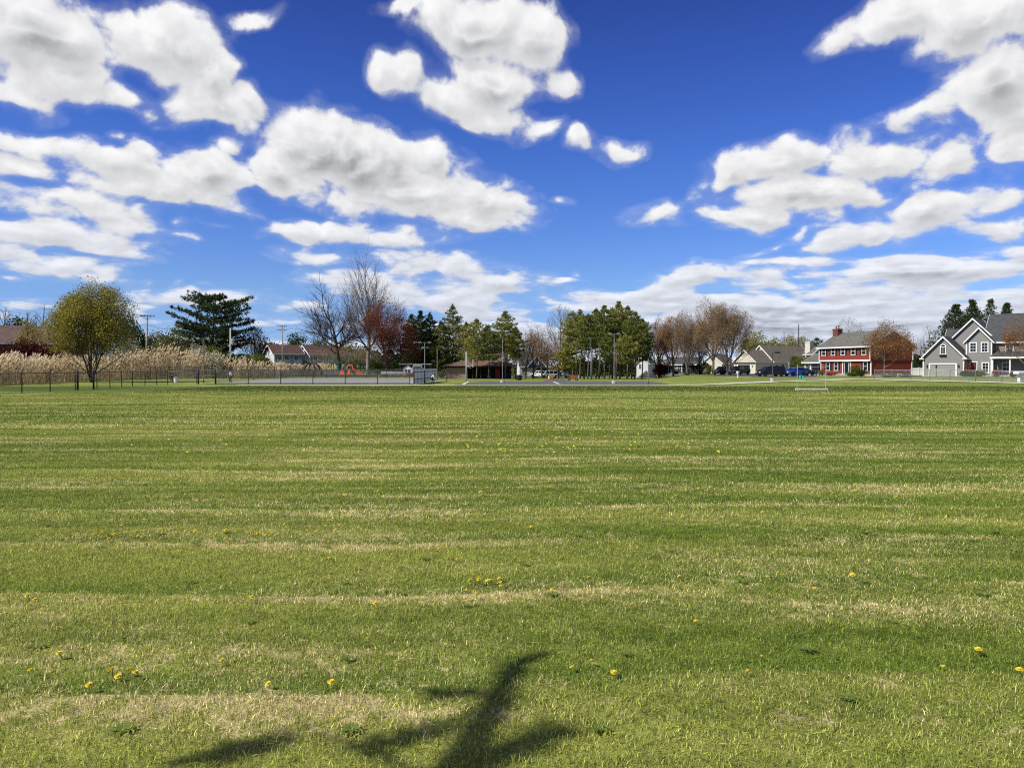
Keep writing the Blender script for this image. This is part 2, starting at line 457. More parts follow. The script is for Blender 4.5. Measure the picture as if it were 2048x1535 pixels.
def bark(name, col, var=0.3):
    return pmat(name, col, 0.9, var, 1.2, spec=0.1)
# ---------------------------------------------------------------- the ground and its grass
def lawn_group():
    """colour of the turf by place: mowing swaths across the view, dry clippings left in lines, greener and yellower patches"""
    g = bpy.data.node_groups.new('turf_colour', 'ShaderNodeTree'); q = NT(g)
    g.interface.new_socket('Rnd', in_out='INPUT', socket_type='NodeSocketFloat')
    g.interface.new_socket('Color', in_out='OUTPUT', socket_type='NodeSocketColor')
    g.interface.new_socket('Straw', in_out='OUTPUT', socket_type='NodeSocketFloat')
    gi = q.n('NodeGroupInput').outputs[0]; go = q.n('NodeGroupOutput')
    pos = q.n('ShaderNodeNewGeometry').outputs['Position']
    s = q.sep(pos); x, y = s[0], s[1]
    yw = q.math('ADD', y, q.math('MULTIPLY', q.math('SUBTRACT', q.noise(q.comb(x, y), 0.12, 2, dims='2D'), 0.5), 0.8))
    n_big = q.noise(q.comb(q.math('MULTIPLY', x, 0.045), q.math('MULTIPLY', y, 0.09)), 1.0, 3, 0.55, dims='2D')
    n_row = q.noise(q.comb(q.math('MULTIPLY', x, 0.07), q.math('MULTIPLY', yw, 0.75)), 1.0, 3, 0.55, dims='2D')
    n_clip = q.noise(q.comb(q.math('MULTIPLY', x, 0.22), q.math('MULTIPLY', yw, 1.15)), 1.0, 4, 0.62, dims='2D')
    n_fine = q.noise(q.comb(q.math('MULTIPLY', x, 2.2), q.math('MULTIPLY', y, 3.2)), 1.0, 4, 0.65, dims='2D')
    n_tuft = q.noise(q.comb(x, y), 9.0, 3, 0.6, dims='2D')
    f = q.math('ADD', q.math('MULTIPLY', n_big, 0.55), q.math('ADD', q.math('MULTIPLY', n_row, 0.65), q.math('MULTIPLY', n_fine, 0.30)))
    f = q.rng(f, 0.58, 0.92)
    n_str = q.noise(q.comb(q.math('MULTIPLY', x, 0.10), q.math('MULTIPLY', yw, 1.9)), 1.0, 4, 0.6, dims='2D')
    f = q.math('ADD', f, q.math('MULTIPLY', q.math('SUBTRACT', n_str, 0.5), 1.35), clamp=True)
    c = q.mix(f, GRASS_A, GRASS_B)
    c = q.mix(q.math('MULTIPLY', q.rng(n_tuft, 0.35, 0.75), 0.35), c, GRASS_C)
    # longer, deeper green grass below the path at the far side
    far = q.math('MULTIPLY', q.rng(y, 46, 55, 0, 1, 'SMOOTHSTEP'), q.rng(y, 62, 66, 1, 0, 'SMOOTHSTEP'))
    c = q.mix(q.math('MULTIPLY', far, 0.85), c, (0.050, 0.075, 0.018, 1))
    far2 = q.rng(q.math('ADD', y, q.math('MULTIPLY', x, 0.06)), 74, 100, 0, 1)
    c = q.mix(q.math('MULTIPLY', far2, 0.35), c, (0.075, 0.13, 0.03, 1))
    st = q.math('ADD', n_clip, q.math('MULTIPLY', q.math('SUBTRACT', n_fine, 0.5), 0.30))
    saw = q.math('FRACT', q.math('ADD', q.math('DIVIDE', yw, 1.55), q.math('MULTIPLY', n_big, 0.7)))
    ridge = q.math('MULTIPLY', q.rng(saw, 0.72, 0.98, 0, 1, 'SMOOTHSTEP'), q.rng(q.noise(q.comb(q.math('MULTIPLY', x, 0.30), q.math('MULTIPLY', y, 0.45)), 1.0, 3, 0.6, dims='2D'), 0.38, 0.64))
    straw = q.math('ADD', q.rng(st, 0.44, 0.86), q.math('MULTIPLY', ridge, 0.60), clamp=True)
    c = q.mix(q.math('MULTIPLY', q.rng(saw, 0.0, 0.38, 1, 0), 0.62), c, GRASS_D)
    straw = q.math('MULTIPLY', straw, q.math('SUBTRACT', 1.0, q.math('MULTIPLY', far, 0.7)))
    straw = q.math('MULTIPLY', straw, q.rng(n_row, 0.30, 0.55, 0.35, 1.0))
    hit = q.rng(q.math('SUBTRACT', q.math('MULTIPLY_ADD', straw, 0.85, 0.01), gi), -0.12, 0.12)
    c = q.mix(hit, c, STRAW)
    q.set(go.inputs['Color'], c); q.set(go.inputs['Straw'], straw)
    return g
GRASS_A = (0.080, 0.125, 0.016, 1); GRASS_B = (0.255, 0.275, 0.060, 1); GRASS_C = (0.195, 0.235, 0.045, 1); GRASS_D = (0.075, 0.140, 0.014, 1); STRAW = (0.48, 0.41, 0.20, 1)
TURF = lawn_group()
def ground_mat():
    m = bpy.data.materials.new('turf'); m.use_nodes = True; k = NT(m.node_tree)
    b = m.node_tree.nodes['Principled BSDF']
    pos = k.n('ShaderNodeNewGeometry').outputs['Position']; s = k.sep(pos)
    nz = k.noise(k.comb(k.math('MULTIPLY', s[0], 6.0), k.math('MULTIPLY', s[1], 5.0)), 1.0, 5, 0.7, dims='2D')
    g = k.n('ShaderNodeGroup'); g.node_tree = TURF; k.set(g.inputs[0], k.rng(nz, 0.28, 0.72))
    near = k.rng(s[1], 10, 46, 0.45, 1.0)        # soil and thatch show between the modelled blades close by
    c = k.mix(near, k.mix(0.5, (0.03, 0.03, 0.012, 1), g.outputs[0]), g.outputs[0])
    f = k.rng(k.noise(k.comb(k.math('MULTIPLY', s[0], 1.3), k.math('MULTIPLY', s[1], 2.4)), 1.0, 5, 0.75, dims='2D'), 0.3, 0.7, 0.72, 1.15)
    k.set(b.inputs['Base Color'], k.n('ShaderNodeVectorMath', operation='SCALE', ins={0: c, 'Scale': f}).outputs[0])
    b.inputs['Roughness'].default_value = 0.95; b.inputs['Specular IOR Level'].default_value = 0.05
    bp = k.n('ShaderNodeBump', ins={'Height': nz, 'Strength': 0.5, 'Distance': 0.08}); k.set(b.inputs['Normal'], bp.outputs[0])
    return m
def blade_mat():
    m = bpy.data.materials.new('grass_blade'); m.use_nodes = True; t = m.node_tree; t.nodes.clear(); k = NT(t)
    rnd = k.n('ShaderNodeNewGeometry').outputs['Random Per Island']
    g = k.n('ShaderNodeGroup'); g.node_tree = TURF; k.set(g.inputs[0], rnd)
    r2 = k.math('FRACT', k.math('MULTIPLY', rnd, 13.7))
    c = k.n('ShaderNodeVectorMath', operation='SCALE', ins={0: g.outputs[0], 'Scale': k.math('MULTIPLY_ADD', k.math('POWER', r2, 2.2), k.rng(k.sep(k.n('ShaderNodeNewGeometry').outputs['Position'])[1], 16, 50, BLADE_HI - BLADE_LO, 1.2), k.rng(k.sep(k.n('ShaderNodeNewGeometry').outputs['Position'])[1], 16, 50, BLADE_LO, 1.05))}).outputs[0]
    d = k.n('ShaderNodeBsdfDiffuse'); k.set(d.inputs[0], c)
    tr = k.n('ShaderNodeBsdfTranslucent'); k.set(tr.inputs[0], c)
    mx = k.n('ShaderNodeMixShader'); mx.inputs[0].default_value = 0.38
    t.links.new(d.outputs[0], mx.inputs[1]); t.links.new(tr.outputs[0], mx.inputs[2])
    t.links.new(mx.outputs[0], k.n('ShaderNodeOutputMaterial').inputs[0])
    return m
BLADE_LO, BLADE_HI = 0.78, 3.1
def build_ground():
    ys = np.concatenate([np.arange(-60, 60, 5), np.arange(60, 190, 2.5), np.arange(190, 400, 15), np.array([400, 600, 900, 1500, 2500, 4500])])
    xs = np.concatenate([np.array([-4500, -2000, -900, -500, -300, -220]), np.arange(-160, 165, 2.5), np.array([220, 300, 500, 900, 2000, 4500])])
    V = np.array([(x, y, gz(x, y)) for y in ys for x in xs])
    nx = len(xs); i = np.arange((len(ys) - 1) * (nx - 1)); r, c = i // (nx - 1), i % (nx - 1)
    Fq = np.stack([r*nx+c, r*nx+c+1, (r+1)*nx+c+1, (r+1)*nx+c], 1)
    o = np_mesh('ground', [(V, Fq, 0)], ground_mat()); o.data.polygons.foreach_set('use_smooth', [True] * len(o.data.polygons))
    struct(o)
build_ground()

def blade_tile(rs, size, n, h, w, bent, flat):
    """a square of separate grass blades"""
    p = rs.uniform(-size / 2, size / 2, (n, 2)); th = rs.uniform(0, 2 * np.pi, n); ph = rs.uniform(0, 2 * np.pi, n)
    a1, a2, a3 = rs.uniform(0, 6.28, 3)
    tuft = np.sin(p[:, 0] * 17 + a1) * np.sin(p[:, 1] * 15 + a2) + 0.7 * np.sin(p[:, 0] * 31 + p[:, 1] * 27 + a3)
    hh = h * rs.uniform(0.55, 1.15, n) * (1 + 0.28 * tuft); lean = np.abs(rs.normal(0.42, 0.28, n))
    ly = rs.random(n) < flat; lean[ly] = rs.uniform(1.25, 1.5, ly.sum())
    ww = w * rs.uniform(0.7, 1.3, n)
    sx, sy = np.cos(th) * ww / 2, np.sin(th) * ww / 2
    dx, dy, dz = np.sin(lean) * np.cos(ph), np.sin(lean) * np.sin(ph), np.cos(lean)
    z0 = np.where(ly, h * rs.uniform(0.25, 0.8, n), -0.003)
    base = np.stack([p[:, 0], p[:, 1], z0], 1); side = np.stack([sx, sy, np.zeros(n)], 1)
    if bent:
        mid = base + np.stack([dx * 0.45, dy * 0.45, dz * 0.6], 1) * hh[:, None]
        tip = base + np.stack([dx * 1.25, dy * 1.25, dz * 0.95], 1) * hh[:, None]
        V = np.stack([base - side, base + side, mid + side * 0.8, mid - side * 0.8, tip], 1).reshape(-1, 3)
        i = np.arange(n)[:, None] * 5
        return [(V, np.concatenate([i, i + 1, i + 2, i + 3], 1), 0), (np.zeros((0, 3)), np.zeros((0, 3), int), 0)], V, np.concatenate([i + 3, i + 2, i + 4], 1)
    tip = base + np.stack([dx, dy, dz], 1) * hh[:, None]
    V = np.stack([base - side, base + side, tip], 1).reshape(-1, 3)
    i = np.arange(n)[:, None] * 3
    return None, V, np.concatenate([i, i + 1, i + 2], 1)
def rosettes(rs, size, n):
    """flat leaf rosettes of dandelion and plantain"""
    V = []
    for _ in range(n):
        c = rs.uniform(-size / 2 + 0.1, size / 2 - 0.1, 2); k = rs.randint(6, 11); r = rs.uniform(0.035, 0.065)
        for j in range(k):
            a = 6.283 * j / k + rs.uniform(-0.3, 0.3); L = r * rs.uniform(0.7, 1.15); w = rs.uniform(0.008, 0.013)
            d = np.array([np.cos(a), np.sin(a), 0.0]); s = np.array([-np.sin(a), np.cos(a), 0.0]); z = np.array([0, 0, 1.0]); o = np.array([c[0], c[1], 0.012])
            V += [o, o + d * L * 0.55 - s * w + z * 0.012, o + d * L + z * rs.uniform(0.004, 0.014), o + d * L * 0.55 + s * w + z * 0.012]
    i = np.arange(len(V) // 4)[:, None] * 4
    return np.array(V), np.concatenate([i, i + 1, i + 2, i + 3], 1)
def tile_object(name, rs, size, n, h, w, bent, flat, mat):
    q, V, T = blade_tile(rs, size, n, h, w, bent, flat)
    if not bent: return np_mesh(name, [(V, T, 0)], mat, link=False)
    me = bpy.data.meshes.new(name)          # quads and tips share their vertices
    Q = q[0][1]; nq = len(Q); RV, RQ = rosettes(rs, size, 1)
    RQ = RQ + len(V); V = np.concatenate([V, RV]); Q = np.concatenate([Q, RQ])
    me.vertices.add(len(V)); me.vertices.foreach_set('co', V.astype(np.float32).ravel())
    L = np.concatenate([Q.ravel(), T.ravel()]).astype(np.int32)
    me.loops.add(len(L)); me.loops.foreach_set('vertex_index', L)
    St = np.concatenate([np.arange(len(Q)) * 4, len(Q) * 4 + np.arange(len(T)) * 3]).astype(np.int32)
    me.polygons.add(len(St)); me.polygons.foreach_set('loop_start', St); me.update(calc_edges=True)
    me.materials.append(mat); me.materials.append(leafmat('weed_leaf', (0.11, 0.16, 0.03), (0.17, 0.25, 0.06), None, 0.25))
    mi = np.zeros(len(St), np.int32); mi[nq:len(Q)] = 1; me.polygons.foreach_set('material_index', mi)
    return bpy.data.objects.new(name, me)
def scatter(name, pts, rots, scales, picks, tiles, label, cat):
    """one object that lays copies of the tiles at its points"""
    c = bpy.data.collections.new(name + '_tiles')
    for o in tiles: c.objects.link(o)
    me = bpy.data.meshes.new(name); me.from_pydata([tuple(p) for p in pts], [], [])
    for nm, ty, arr in (('rot', 'FLOAT', rots), ('scl', 'FLOAT', scales), ('pick', 'INT', picks)):
        a = me.attributes.new(nm, ty, 'POINT'); a.data.foreach_set('value', np.asarray(arr))
    o = bpy.data.objects.new(name, me); COL.objects.link(o)
    g = bpy.data.node_groups.new(name + '_scatter', 'GeometryNodeTree'); k = NT(g)
    g.interface.new_socket('Geometry', in_out='INPUT', socket_type='NodeSocketGeometry')
    g.interface.new_socket('Geometry', in_out='OUTPUT', socket_type='NodeSocketGeometry')
    gi = k.n('NodeGroupInput'); go = k.n('NodeGroupOutput')
    ci = k.n('GeometryNodeCollectionInfo'); ci.inputs[0].default_value = c; ci.inputs['Separate Children'].default_value = True; ci.inputs['Reset Children'].default_value = True
    def att(nm, ty):
        a = k.n('GeometryNodeInputNamedAttribute', data_type=ty); a.inputs[0].default_value = nm; return a.outputs[0]
    ip = k.n('GeometryNodeInstanceOnPoints')
    g.links.new(gi.outputs[0], ip.inputs['Points']); g.links.new(ci.outputs[0], ip.inputs['Instance'])
    ip.inputs['Pick Instance'].default_value = True
    k.set(ip.inputs['Instance Index'], att('pick', 'INT'))
    k.set(ip.inputs['Rotation'], k.comb(0.0, 0.0, att('rot', 'FLOAT')))
    k.set(ip.inputs['Scale'], att('scl', 'FLOAT'))
    g.links.new(ip.outputs[0], go.inputs[0])
    md = o.modifiers.new('scatter', 'NODES'); md.node_group = g
    tag(o, label, cat, kind='stuff')
    return o
def build_grass():
    rs = np.random.RandomState(5); bm_ = blade_mat()
    lods = [(-2.0, 8.0, 1.0, 9000, 0.032, 0.0034, True, 0.12), (8.0, 20.0, 2.0, 3000, 0.037, 0.0076, False, 0.12),
            (20.0, 48.0, 4.0, 460, 0.048, 0.020, False, 0.10), (48.0, 64.0, 8.0, 120, 0.065, 0.05, False, 0.04)]
    tiles, pts, rots, scl, pick = [], [], [], [], []
    for li, (y0, y1, sz, den, h, w, bent, flat) in enumerate(lods):
        first = len(tiles)
        for v in range(4):
            tiles.append(tile_object('turf_tile_%d' % len(tiles), rs, sz, int(den * sz * sz), h, w, bent, flat, bm_))
        y = y0 + sz / 2
        while y < y1:
            half = max(4.0, 0.70 * (y + sz / 2) + 1.5)
            if y > 30: half = 0.70 * y + 2
            x = -math.ceil(half / sz) * sz + sz / 2
            while x < half:
                if x - sz / 2 > -29.5 or y < 44:
                    pts.append((x, y, 0.0)); rots.append(rs.randint(4) * math.pi / 2); scl.append(1.0); pick.append(first + rs.randint(4))
                x += sz
            y += sz
    scatter('lawn_grass', pts, rots, scl, pick, tiles, 'mown grass of the wide open playing field', 'grass')
build_grass()
# ---------------------------------------------------------------- trees and shrubs
def rvec(r):
    while True:
        v = Vector((r.uniform(-1, 1), r.uniform(-1, 1), r.uniform(-1, 1)))
        if 0.05 < v.length < 1: return v.normalized()
def turn(d, ang, az):
    a = d.orthogonal().normalized(); b = d.cross(a)
    return (d * math.cos(ang) + (a * math.cos(az) + b * math.sin(az)) * math.sin(ang)).normalized()

def grow(r, mbs, tips, p, d, L, rad, lvl, P):
    """one limb and, from it, its own limbs; limbs of level < P['split'] go to the trunk mesh, the rest to the crown mesh"""
    last = lvl == P['levels']
    ns = (5, 4, 3, 3, 2, 2)[min(lvl, 5)]
    pts, rads = [p.copy()], [rad]
    tap = P.get('taper', 0.55)
    for i in range(ns):
        d = (d + rvec(r) * P['wob'] * (0.5 if lvl == 0 else 1.0) + Vector((0, 0, P['up'] if lvl else 0.0))).normalized()
        p = p + d * (L / ns)
        pts.append(p.copy()); rads.append(max(rad * (1 - (1 - tap) * (i + 1) / ns), 0.004))
    if last: rads[-1] = 0.003
    mbs.append((pts, rads, lvl))
    if last:
        tips.append((p, d)); tips.append((pts[len(pts) // 2], d)); return
    n = P['kids'][lvl]; az = r.uniform(0, 6.28)
    for j in range(n):
        t = P['lo'][min(lvl, len(P['lo']) - 1)]; t = t + (0.97 - t) * (j + r.uniform(0.1, 0.9)) / n
        fi = t * ns; i = min(int(fi), ns - 1)
        q = pts[i].lerp(pts[i + 1], fi - i); dq = (pts[i + 1] - pts[i]).normalized()
        az += 2.4 + r.uniform(-0.4, 0.4)
        ang = P['ang'][min(lvl, len(P['ang']) - 1)] * r.uniform(0.75, 1.25)
        cd = turn(dq, ang, az)
        if lvl > 0 and cd.z < -0.25: cd.z *= 0.3; cd.normalize()
        k = P['ratio'] * r.uniform(0.72, 1.12) * (1.0 - P.get('apical', 0.25) * (t - 0.4))
        grow(r, mbs, tips, q, cd, L * k, rads[i] * P.get('rk', 0.55), lvl + 1, P)
    grow(r, mbs, tips, pts[-1], d, L * P['ratio'] * P.get('lead', 1.0), rads[-1] * 0.95, lvl + 1, P)

def leaf_quads(rs, C, size, squash=0.6, up=0.0):
    """little two-sided leaf clumps (diamonds) at centres C"""
    n = len(C)
    a = rs.normal(size=(n, 3)); a /= np.linalg.norm(a, axis=1)[:, None]
    b = rs.normal(size=(n, 3)); b[:, 2] += up; b -= a * (a * b).sum(1)[:, None]; b /= np.linalg.norm(b, axis=1)[:, None] + 1e-9
    s = (size * rs.uniform(0.6, 1.35, n))[:, None]
    V = np.stack([C - a * s, C + b * s * squash, C + a * s, C - b * s * squash], 1).reshape(-1, 3)
    i = np.arange(n)[:, None] * 4
    return V, np.concatenate([i, i + 1, i + 2, i + 3], 1)
def mb_block(mb, k, mi):
    """the faces with k corners of a builder, as one array block"""
    F_ = [f for f in mb.f if len(f) == k]
    return (np.array(mb.v), np.array(F_), mi) if F_ else None

PRESET = {
 'oak':   dict(levels=5, kids=[6, 5, 4, 3, 2], lo=[0.35, 0.25, 0.2, 0.2], ang=[0.95, 0.75, 0.7, 0.7], ratio=0.66, wob=0.20, up=0.09, split=2, rk=0.46),
 'tall':  dict(levels=5, kids=[6, 5, 4, 3, 2], lo=[0.45, 0.3, 0.2, 0.2], ang=[0.55, 0.55, 0.6, 0.65], ratio=0.66, wob=0.15, up=0.13, split=2, rk=0.46, lead=1.05),
 'vase':  dict(levels=4, kids=[6, 5, 4, 4], lo=[0.25, 0.2, 0.15, 0.2], ang=[0.55, 0.55, 0.65, 0.7], ratio=0.72, wob=0.13, up=0.10, split=2, rk=0.46),
 'round': dict(levels=4, kids=[6, 5, 4, 4], lo=[0.3, 0.25, 0.2, 0.2], ang=[0.8, 0.7, 0.7, 0.7], ratio=0.70, wob=0.16, up=0.08, split=2, rk=0.46),
 'small': dict(levels=4, kids=[5, 4, 4, 3], lo=[0.3, 0.25, 0.2, 0.2], ang=[0.75, 0.7, 0.7, 0.7], ratio=0.68, wob=0.17, up=0.10, split=2, rk=0.46),
}
def decid(name, label, cat, loc, H, seed, kind, barkm, leafm=None, nleaf=0, lsize=0.1, lspread=0.3, width=None, rk=0.020, trunk_share=0.32, group=None, lean=(0, 0), stems=1, over=None, rnd=0.12):
    """a broad-leaved tree: limbs grown from the trunk; leaf clumps, if any, about the twig ends"""
    r = random.Random(seed); rs = np.random.RandomState(seed)
    P = dict(PRESET[kind]); P.update(over or {})
    limbs, tips = [], []
    for s in range(stems):
        d0 = Vector((lean[0], lean[1], 1)).normalized()
        if stems > 1: d0 = turn(Vector((0, 0, 1)), 0.28, s * 6.283 / stems + r.uniform(-0.4, 0.4))
        grow(r, limbs, tips, Vector((0, 0, -0.1)), d0, H * trunk_share, H * rk / (stems ** 0.5), 0, P)
    T = np.array([t[0][:] for t in tips])
    # bring the grown tree to its true height and width; far-flung twigs are drawn in towards an uneven rounded outline
    h0 = np.percentile(T[:, 2], 93 if rnd else 99.5); xm = 0.0 if stems > 1 else np.median(T[:, 0])
    w0 = np.percentile(np.abs(T[:, 0] - xm), 90 if rnd else 96) * 2
    sz = H / h0; sx = (width / w0) if width else sz
    def fit(A):
        A = np.asarray(A) * (sx, sx, sz)
        if rnd and width:
            a, b, zc = width / 2, H * 0.50, H * 0.50
            Q = np.stack([(A[:, 0] - xm * sx * 0.5) / a, A[:, 1] / a, (A[:, 2] - zc) / b], 1)
            Q[:, 2] = np.maximum(Q[:, 2], -0.3)
            rr = np.linalg.norm(Q, axis=1) + 1e-9; q = Q / rr[:, None]
            wob = 1 + rnd * (np.sin(q[:, 0] * 3.1 + q[:, 2] * 2.2 + seed) + 0.8 * np.sin(q[:, 2] * 6 + q[:, 1] * 3 + seed * 2) + 0.6 * np.sin(q[:, 0] * 8 + seed * 3))
            lim = 0.80 * wob
            k = np.where(rr > lim, (lim + 0.30 * np.tanh((rr - lim) / 0.42)) / rr, 1.0)
            k = np.where(A[:, 2] > 0.25 * H, k, 1.0)
            A = np.stack([xm * sx * 0.5 * (1 - k) + A[:, 0] * k, A[:, 1] * k, np.where(A[:, 2] > zc - 0.2 * H, zc + (A[:, 2] - zc) * k, A[:, 2])], 1)
        return A
    flat = fit(np.array([p[:] for l in limbs for p in l[0]])); T = fit(T)
    mbs = [MB(), MB()]; o = 0
    for pts, rads, lvl in limbs:
        mbs[0 if lvl < P['split'] else 1].tube(flat[o:o + len(pts)], rads, (9, 6, 4, 3, 3, 3)[min(lvl, 5)], cap=lvl == 0); o += len(pts)
    root = thing(name, label, cat, loc, 0, group)
    np_mesh('trunk', [b for b in (mb_block(mbs[0], 4, 0), mb_block(mbs[0], 9, 0)) if b], barkm, root)
    bl = [(np.array(mbs[1].v), np.array([f for f in mbs[1].f if len(f) == 4]), 0)]
    mats = [barkm]
    if leafm and nleaf:
        idx = rs.randint(0, len(T), nleaf)
        C = T[idx] + rs.normal(0, lspread, (nleaf, 3)) * (1, 1, 0.8)
        bl.append(leaf_quads(rs, C, lsize, 0.6) + (1,)); mats.append(leafm)
    np_mesh('crown', bl, mats, root)
    return root

def tufts(rs, C, D, n, ln, w, fan=0.75):
    """sprays of needles: n thin blades from every centre, fanning about direction D"""
    m = len(C); C = np.repeat(C, n, 0); D = np.repeat(D, n, 0)
    d = D + rs.normal(0, fan, (m * n, 3)); d /= np.linalg.norm(d, axis=1)[:, None]
    s = np.cross(d, rs.normal(size=(m * n, 3))); s /= np.linalg.norm(s, axis=1)[:, None] + 1e-9
    L = (ln * rs.uniform(0.6, 1.2, m * n))[:, None]
    V = np.stack([C - s * w * 0.5, C + d * L * 0.6 + s * w, C + d * L, C + d * L * 0.6 - s * w], 1).reshape(-1, 3)
    i = np.arange(m * n)[:, None] * 4
    return V, np.concatenate([i, i + 1, i + 2, i + 3], 1)
def pine(name, label, loc, H, seed, barkm, leafm, bare=0.25, half=2.6, step=0.55, kids=5, per=9, blades=9, ln=0.42, w=0.035, rise=0.22, shape='round', rtr=0.02, group=None, lean=(0, 0), side=None, cat='pine tree', droop=0.0, gap=0.12):
    """a conifer: straight trunk, tiers of boughs, each bough carrying flat sprays of needle tufts"""
    r = random.Random(seed); rs = np.random.RandomState(seed)
    root = thing(name, label, cat, loc, 0, group)
    tr = MB(); lx, ly = lean
    ax = lambda z: Vector((lx * z + 0.10 * math.sin(z * 0.5 + seed), ly * z, z))
    zs = [-0.1 + (H + 0.1) * i / 10 for i in range(11)]
    tr.tube([ax(z) for z in zs], [max(H * rtr * max(0.0, 1 - z / H) ** 0.8, 0.015) * (1.25 if i == 0 else 1) for i, z in enumerate(zs)], 8)
    tr.build('trunk', barkm, root, smooth=True)
    limb = MB(); Cs, Ds = [], []
    z = H * bare
    while z < H - 0.15:
        t = (z - H * bare) / (H * (1 - bare))
        if shape == 'cone': prof = (1 - t) * 0.98 + 0.03
        elif shape == 'round': prof = (max(0.0, math.sin(math.pi * min(1, (t * 0.80 + 0.22)))) ** 0.8) * (1.0 if t < 0.85 else 1.0 - (t - 0.85) * 2.5)
        else: prof = 0.45 + 0.75 * math.sin(math.pi * (0.12 + 0.70 * t)) if t < 0.9 else 0.45
        az = r.uniform(0, 6.28)
        for j in range(kids):
            if r.random() < gap: continue
            az += 6.283 / kids + r.uniform(-0.35, 0.35)
            L = half * max(prof, 0.08) * r.uniform(0.65, 1.15)
            if side: L *= 1.0 + side[0] * math.cos(az - side[1])
            if L < 0.25: L = 0.25
            el = rise * r.uniform(0.3, 1.5) + 0.75 * max(0, t - 0.7) - droop * (1 - t)
            d = Vector((math.cos(az) * math.cos(el), math.sin(az) * math.cos(el), math.sin(el)))
            p0 = ax(z + r.uniform(-0.15, 0.15)); n = max(3, int(per * L / half + 1)); pts = [p0]
            for i in range(1, 5):
                pts.append(p0 + d * (L * i / 4) + Vector((0, 0, 0.06 * L * (i / 4) ** 2 * (1 if droop == 0 else -0.6))))
            limb.tube(pts, [0.030 * (L / 2.5) ** 0.7 * (1 - 0.2 * i) + 0.006 for i in range(5)], 3, cap=False)
            side_d = Vector((-math.sin(az), math.cos(az), 0))
            for i in range(n):
                s = 0.28 + 0.74 * (i + r.random()) / n
                wd = L * 0.30 * (1.15 - abs(s - 0.6))
                q = p0 + d * (L * s) + side_d * r.uniform(-wd, wd) + Vector((0, 0, 0.06 * L * s * s + r.uniform(-0.08, 0.10)))
                Cs.append(q[:]); Ds.append((d * 0.7 + Vector((0, 0, 0.55 - droop)) + side_d * r.uniform(-0.5, 0.5))[:])
        z += step * r.uniform(0.75, 1.25) * (1.0 if shape != 'cone' else (0.6 + 0.5 * (1 - t)))
    for i in range(6):
        Cs.append(ax(H - 0.12 * i)[:]); Ds.append((0, 0, 1.0))
    Vt, Ft = tufts(rs, np.array(Cs), np.array(Ds), blades, ln, w)
    np_mesh('crown', [(np.array(limb.v), np.array([f for f in limb.f if len(f) == 4]), 0), (Vt, Ft, 1)], [barkm, leafm], root)
    return root

def lumps(rs, n, ells):
    """points scattered through the outer part of a heap of ellipsoids (cx,cy,cz,rx,ry,rz)"""
    E = np.array(ells, float); vol = (E[:, 3] * E[:, 4] * E[:, 5]) ** 0.75
    idx = rs.choice(len(E), n, p=vol / vol.sum())
    d = rs.normal(size=(n, 3)); d /= np.linalg.norm(d, axis=1)[:, None]
    rr = rs.uniform(0.55, 1.03, n) ** 0.6
    # uneven surface
    rr *= 1 + 0.13 * np.sin(d[:, 0] * 7 + idx) * np.sin(d[:, 2] * 6 + idx * 2) + 0.08 * np.sin(d[:, 1] * 11 + idx)
    P = E[idx, :3] + d * rr[:, None] * E[idx, 3:]
    return P[P[:, 2] > 0.02]
def shrub(name, label, loc, w, h, seed, leafm, barkm, n=1500, size=0.11, dep=None, cat='shrub', group=None, nl=6, stems=5, squash=0.65):
    r = random.Random(seed); rs = np.random.RandomState(seed); dep = dep or w
    root = thing(name, label, cat, loc, 0, group)
    ells = [(r.uniform(-0.28, 0.28) * w, r.uniform(-0.28, 0.28) * dep, h * r.uniform(0.32, 0.66), w * r.uniform(0.22, 0.34), dep * r.uniform(0.22, 0.34), h * r.uniform(0.26, 0.38)) for _ in range(nl)]
    ells.append((0, 0, h * 0.4, w * 0.42, dep * 0.42, h * 0.42))
    P = lumps(rs, n, ells)
    s = MB()
    for i in range(stems):
        a = r.uniform(0, 6.28); q = Vector((math.cos(a) * w * 0.3 * r.random(), math.sin(a) * dep * 0.3 * r.random(), h * r.uniform(0.5, 0.8)))
        s.tube([(q.x * 0.2, q.y * 0.2, -0.05), tuple(q * 0.5 + Vector((0, 0, h * 0.1))), q[:]], [0.05, 0.03, 0.01], 4)
    s.build('stem', barkm, root)
    np_mesh('foliage', [leaf_quads(rs, P, size, squash) + (0,)], leafm, root)
    return root
def hedge(name, label, p0, p1, w, h, seed, leafm, barkm, n=3000, size=0.10, cat='hedge'):
    """a clipped hedge from p0 to p1 (ground points)"""
    rs = np.random.RandomState(seed); a, b = Vector(p0), Vector(p1); L = (b - a).length
    rz = math.atan2(b.y - a.y, b.x - a.x)
    root = thing(name, label, cat, a, rz)
    P = np.stack([rs.uniform(0, L, n), rs.uniform(-w / 2, w / 2, n), h * rs.uniform(0.02, 1, n) ** 0.7], 1)
    P[:, 2] *= 1 + 0.10 * np.sin(P[:, 0] * 1.7) + 0.05 * np.sin(P[:, 0] * 4.1)
    P[:, 1] *= 1 + 0.15 * np.sin(P[:, 0] * 2.3 + P[:, 2])
    core = MB()
    k = max(2, int(L / 1.2))
    for i in range(k):
        x = L * (i + 0.5) / k
        core.tube([(x, 0, -0.05), (x + 0.1, 0.05, h * 0.7)], [0.06, 0.02], 4)
        core.tube([(x, 0, h * 0.2), (x + 0.35, -0.1, h * 0.75)], [0.03, 0.01], 4)
    core.build('stems', barkm, root)
    np_mesh('foliage', [leaf_quads(rs, P, size, 0.65) + (0,)], leafm, root)
    return root
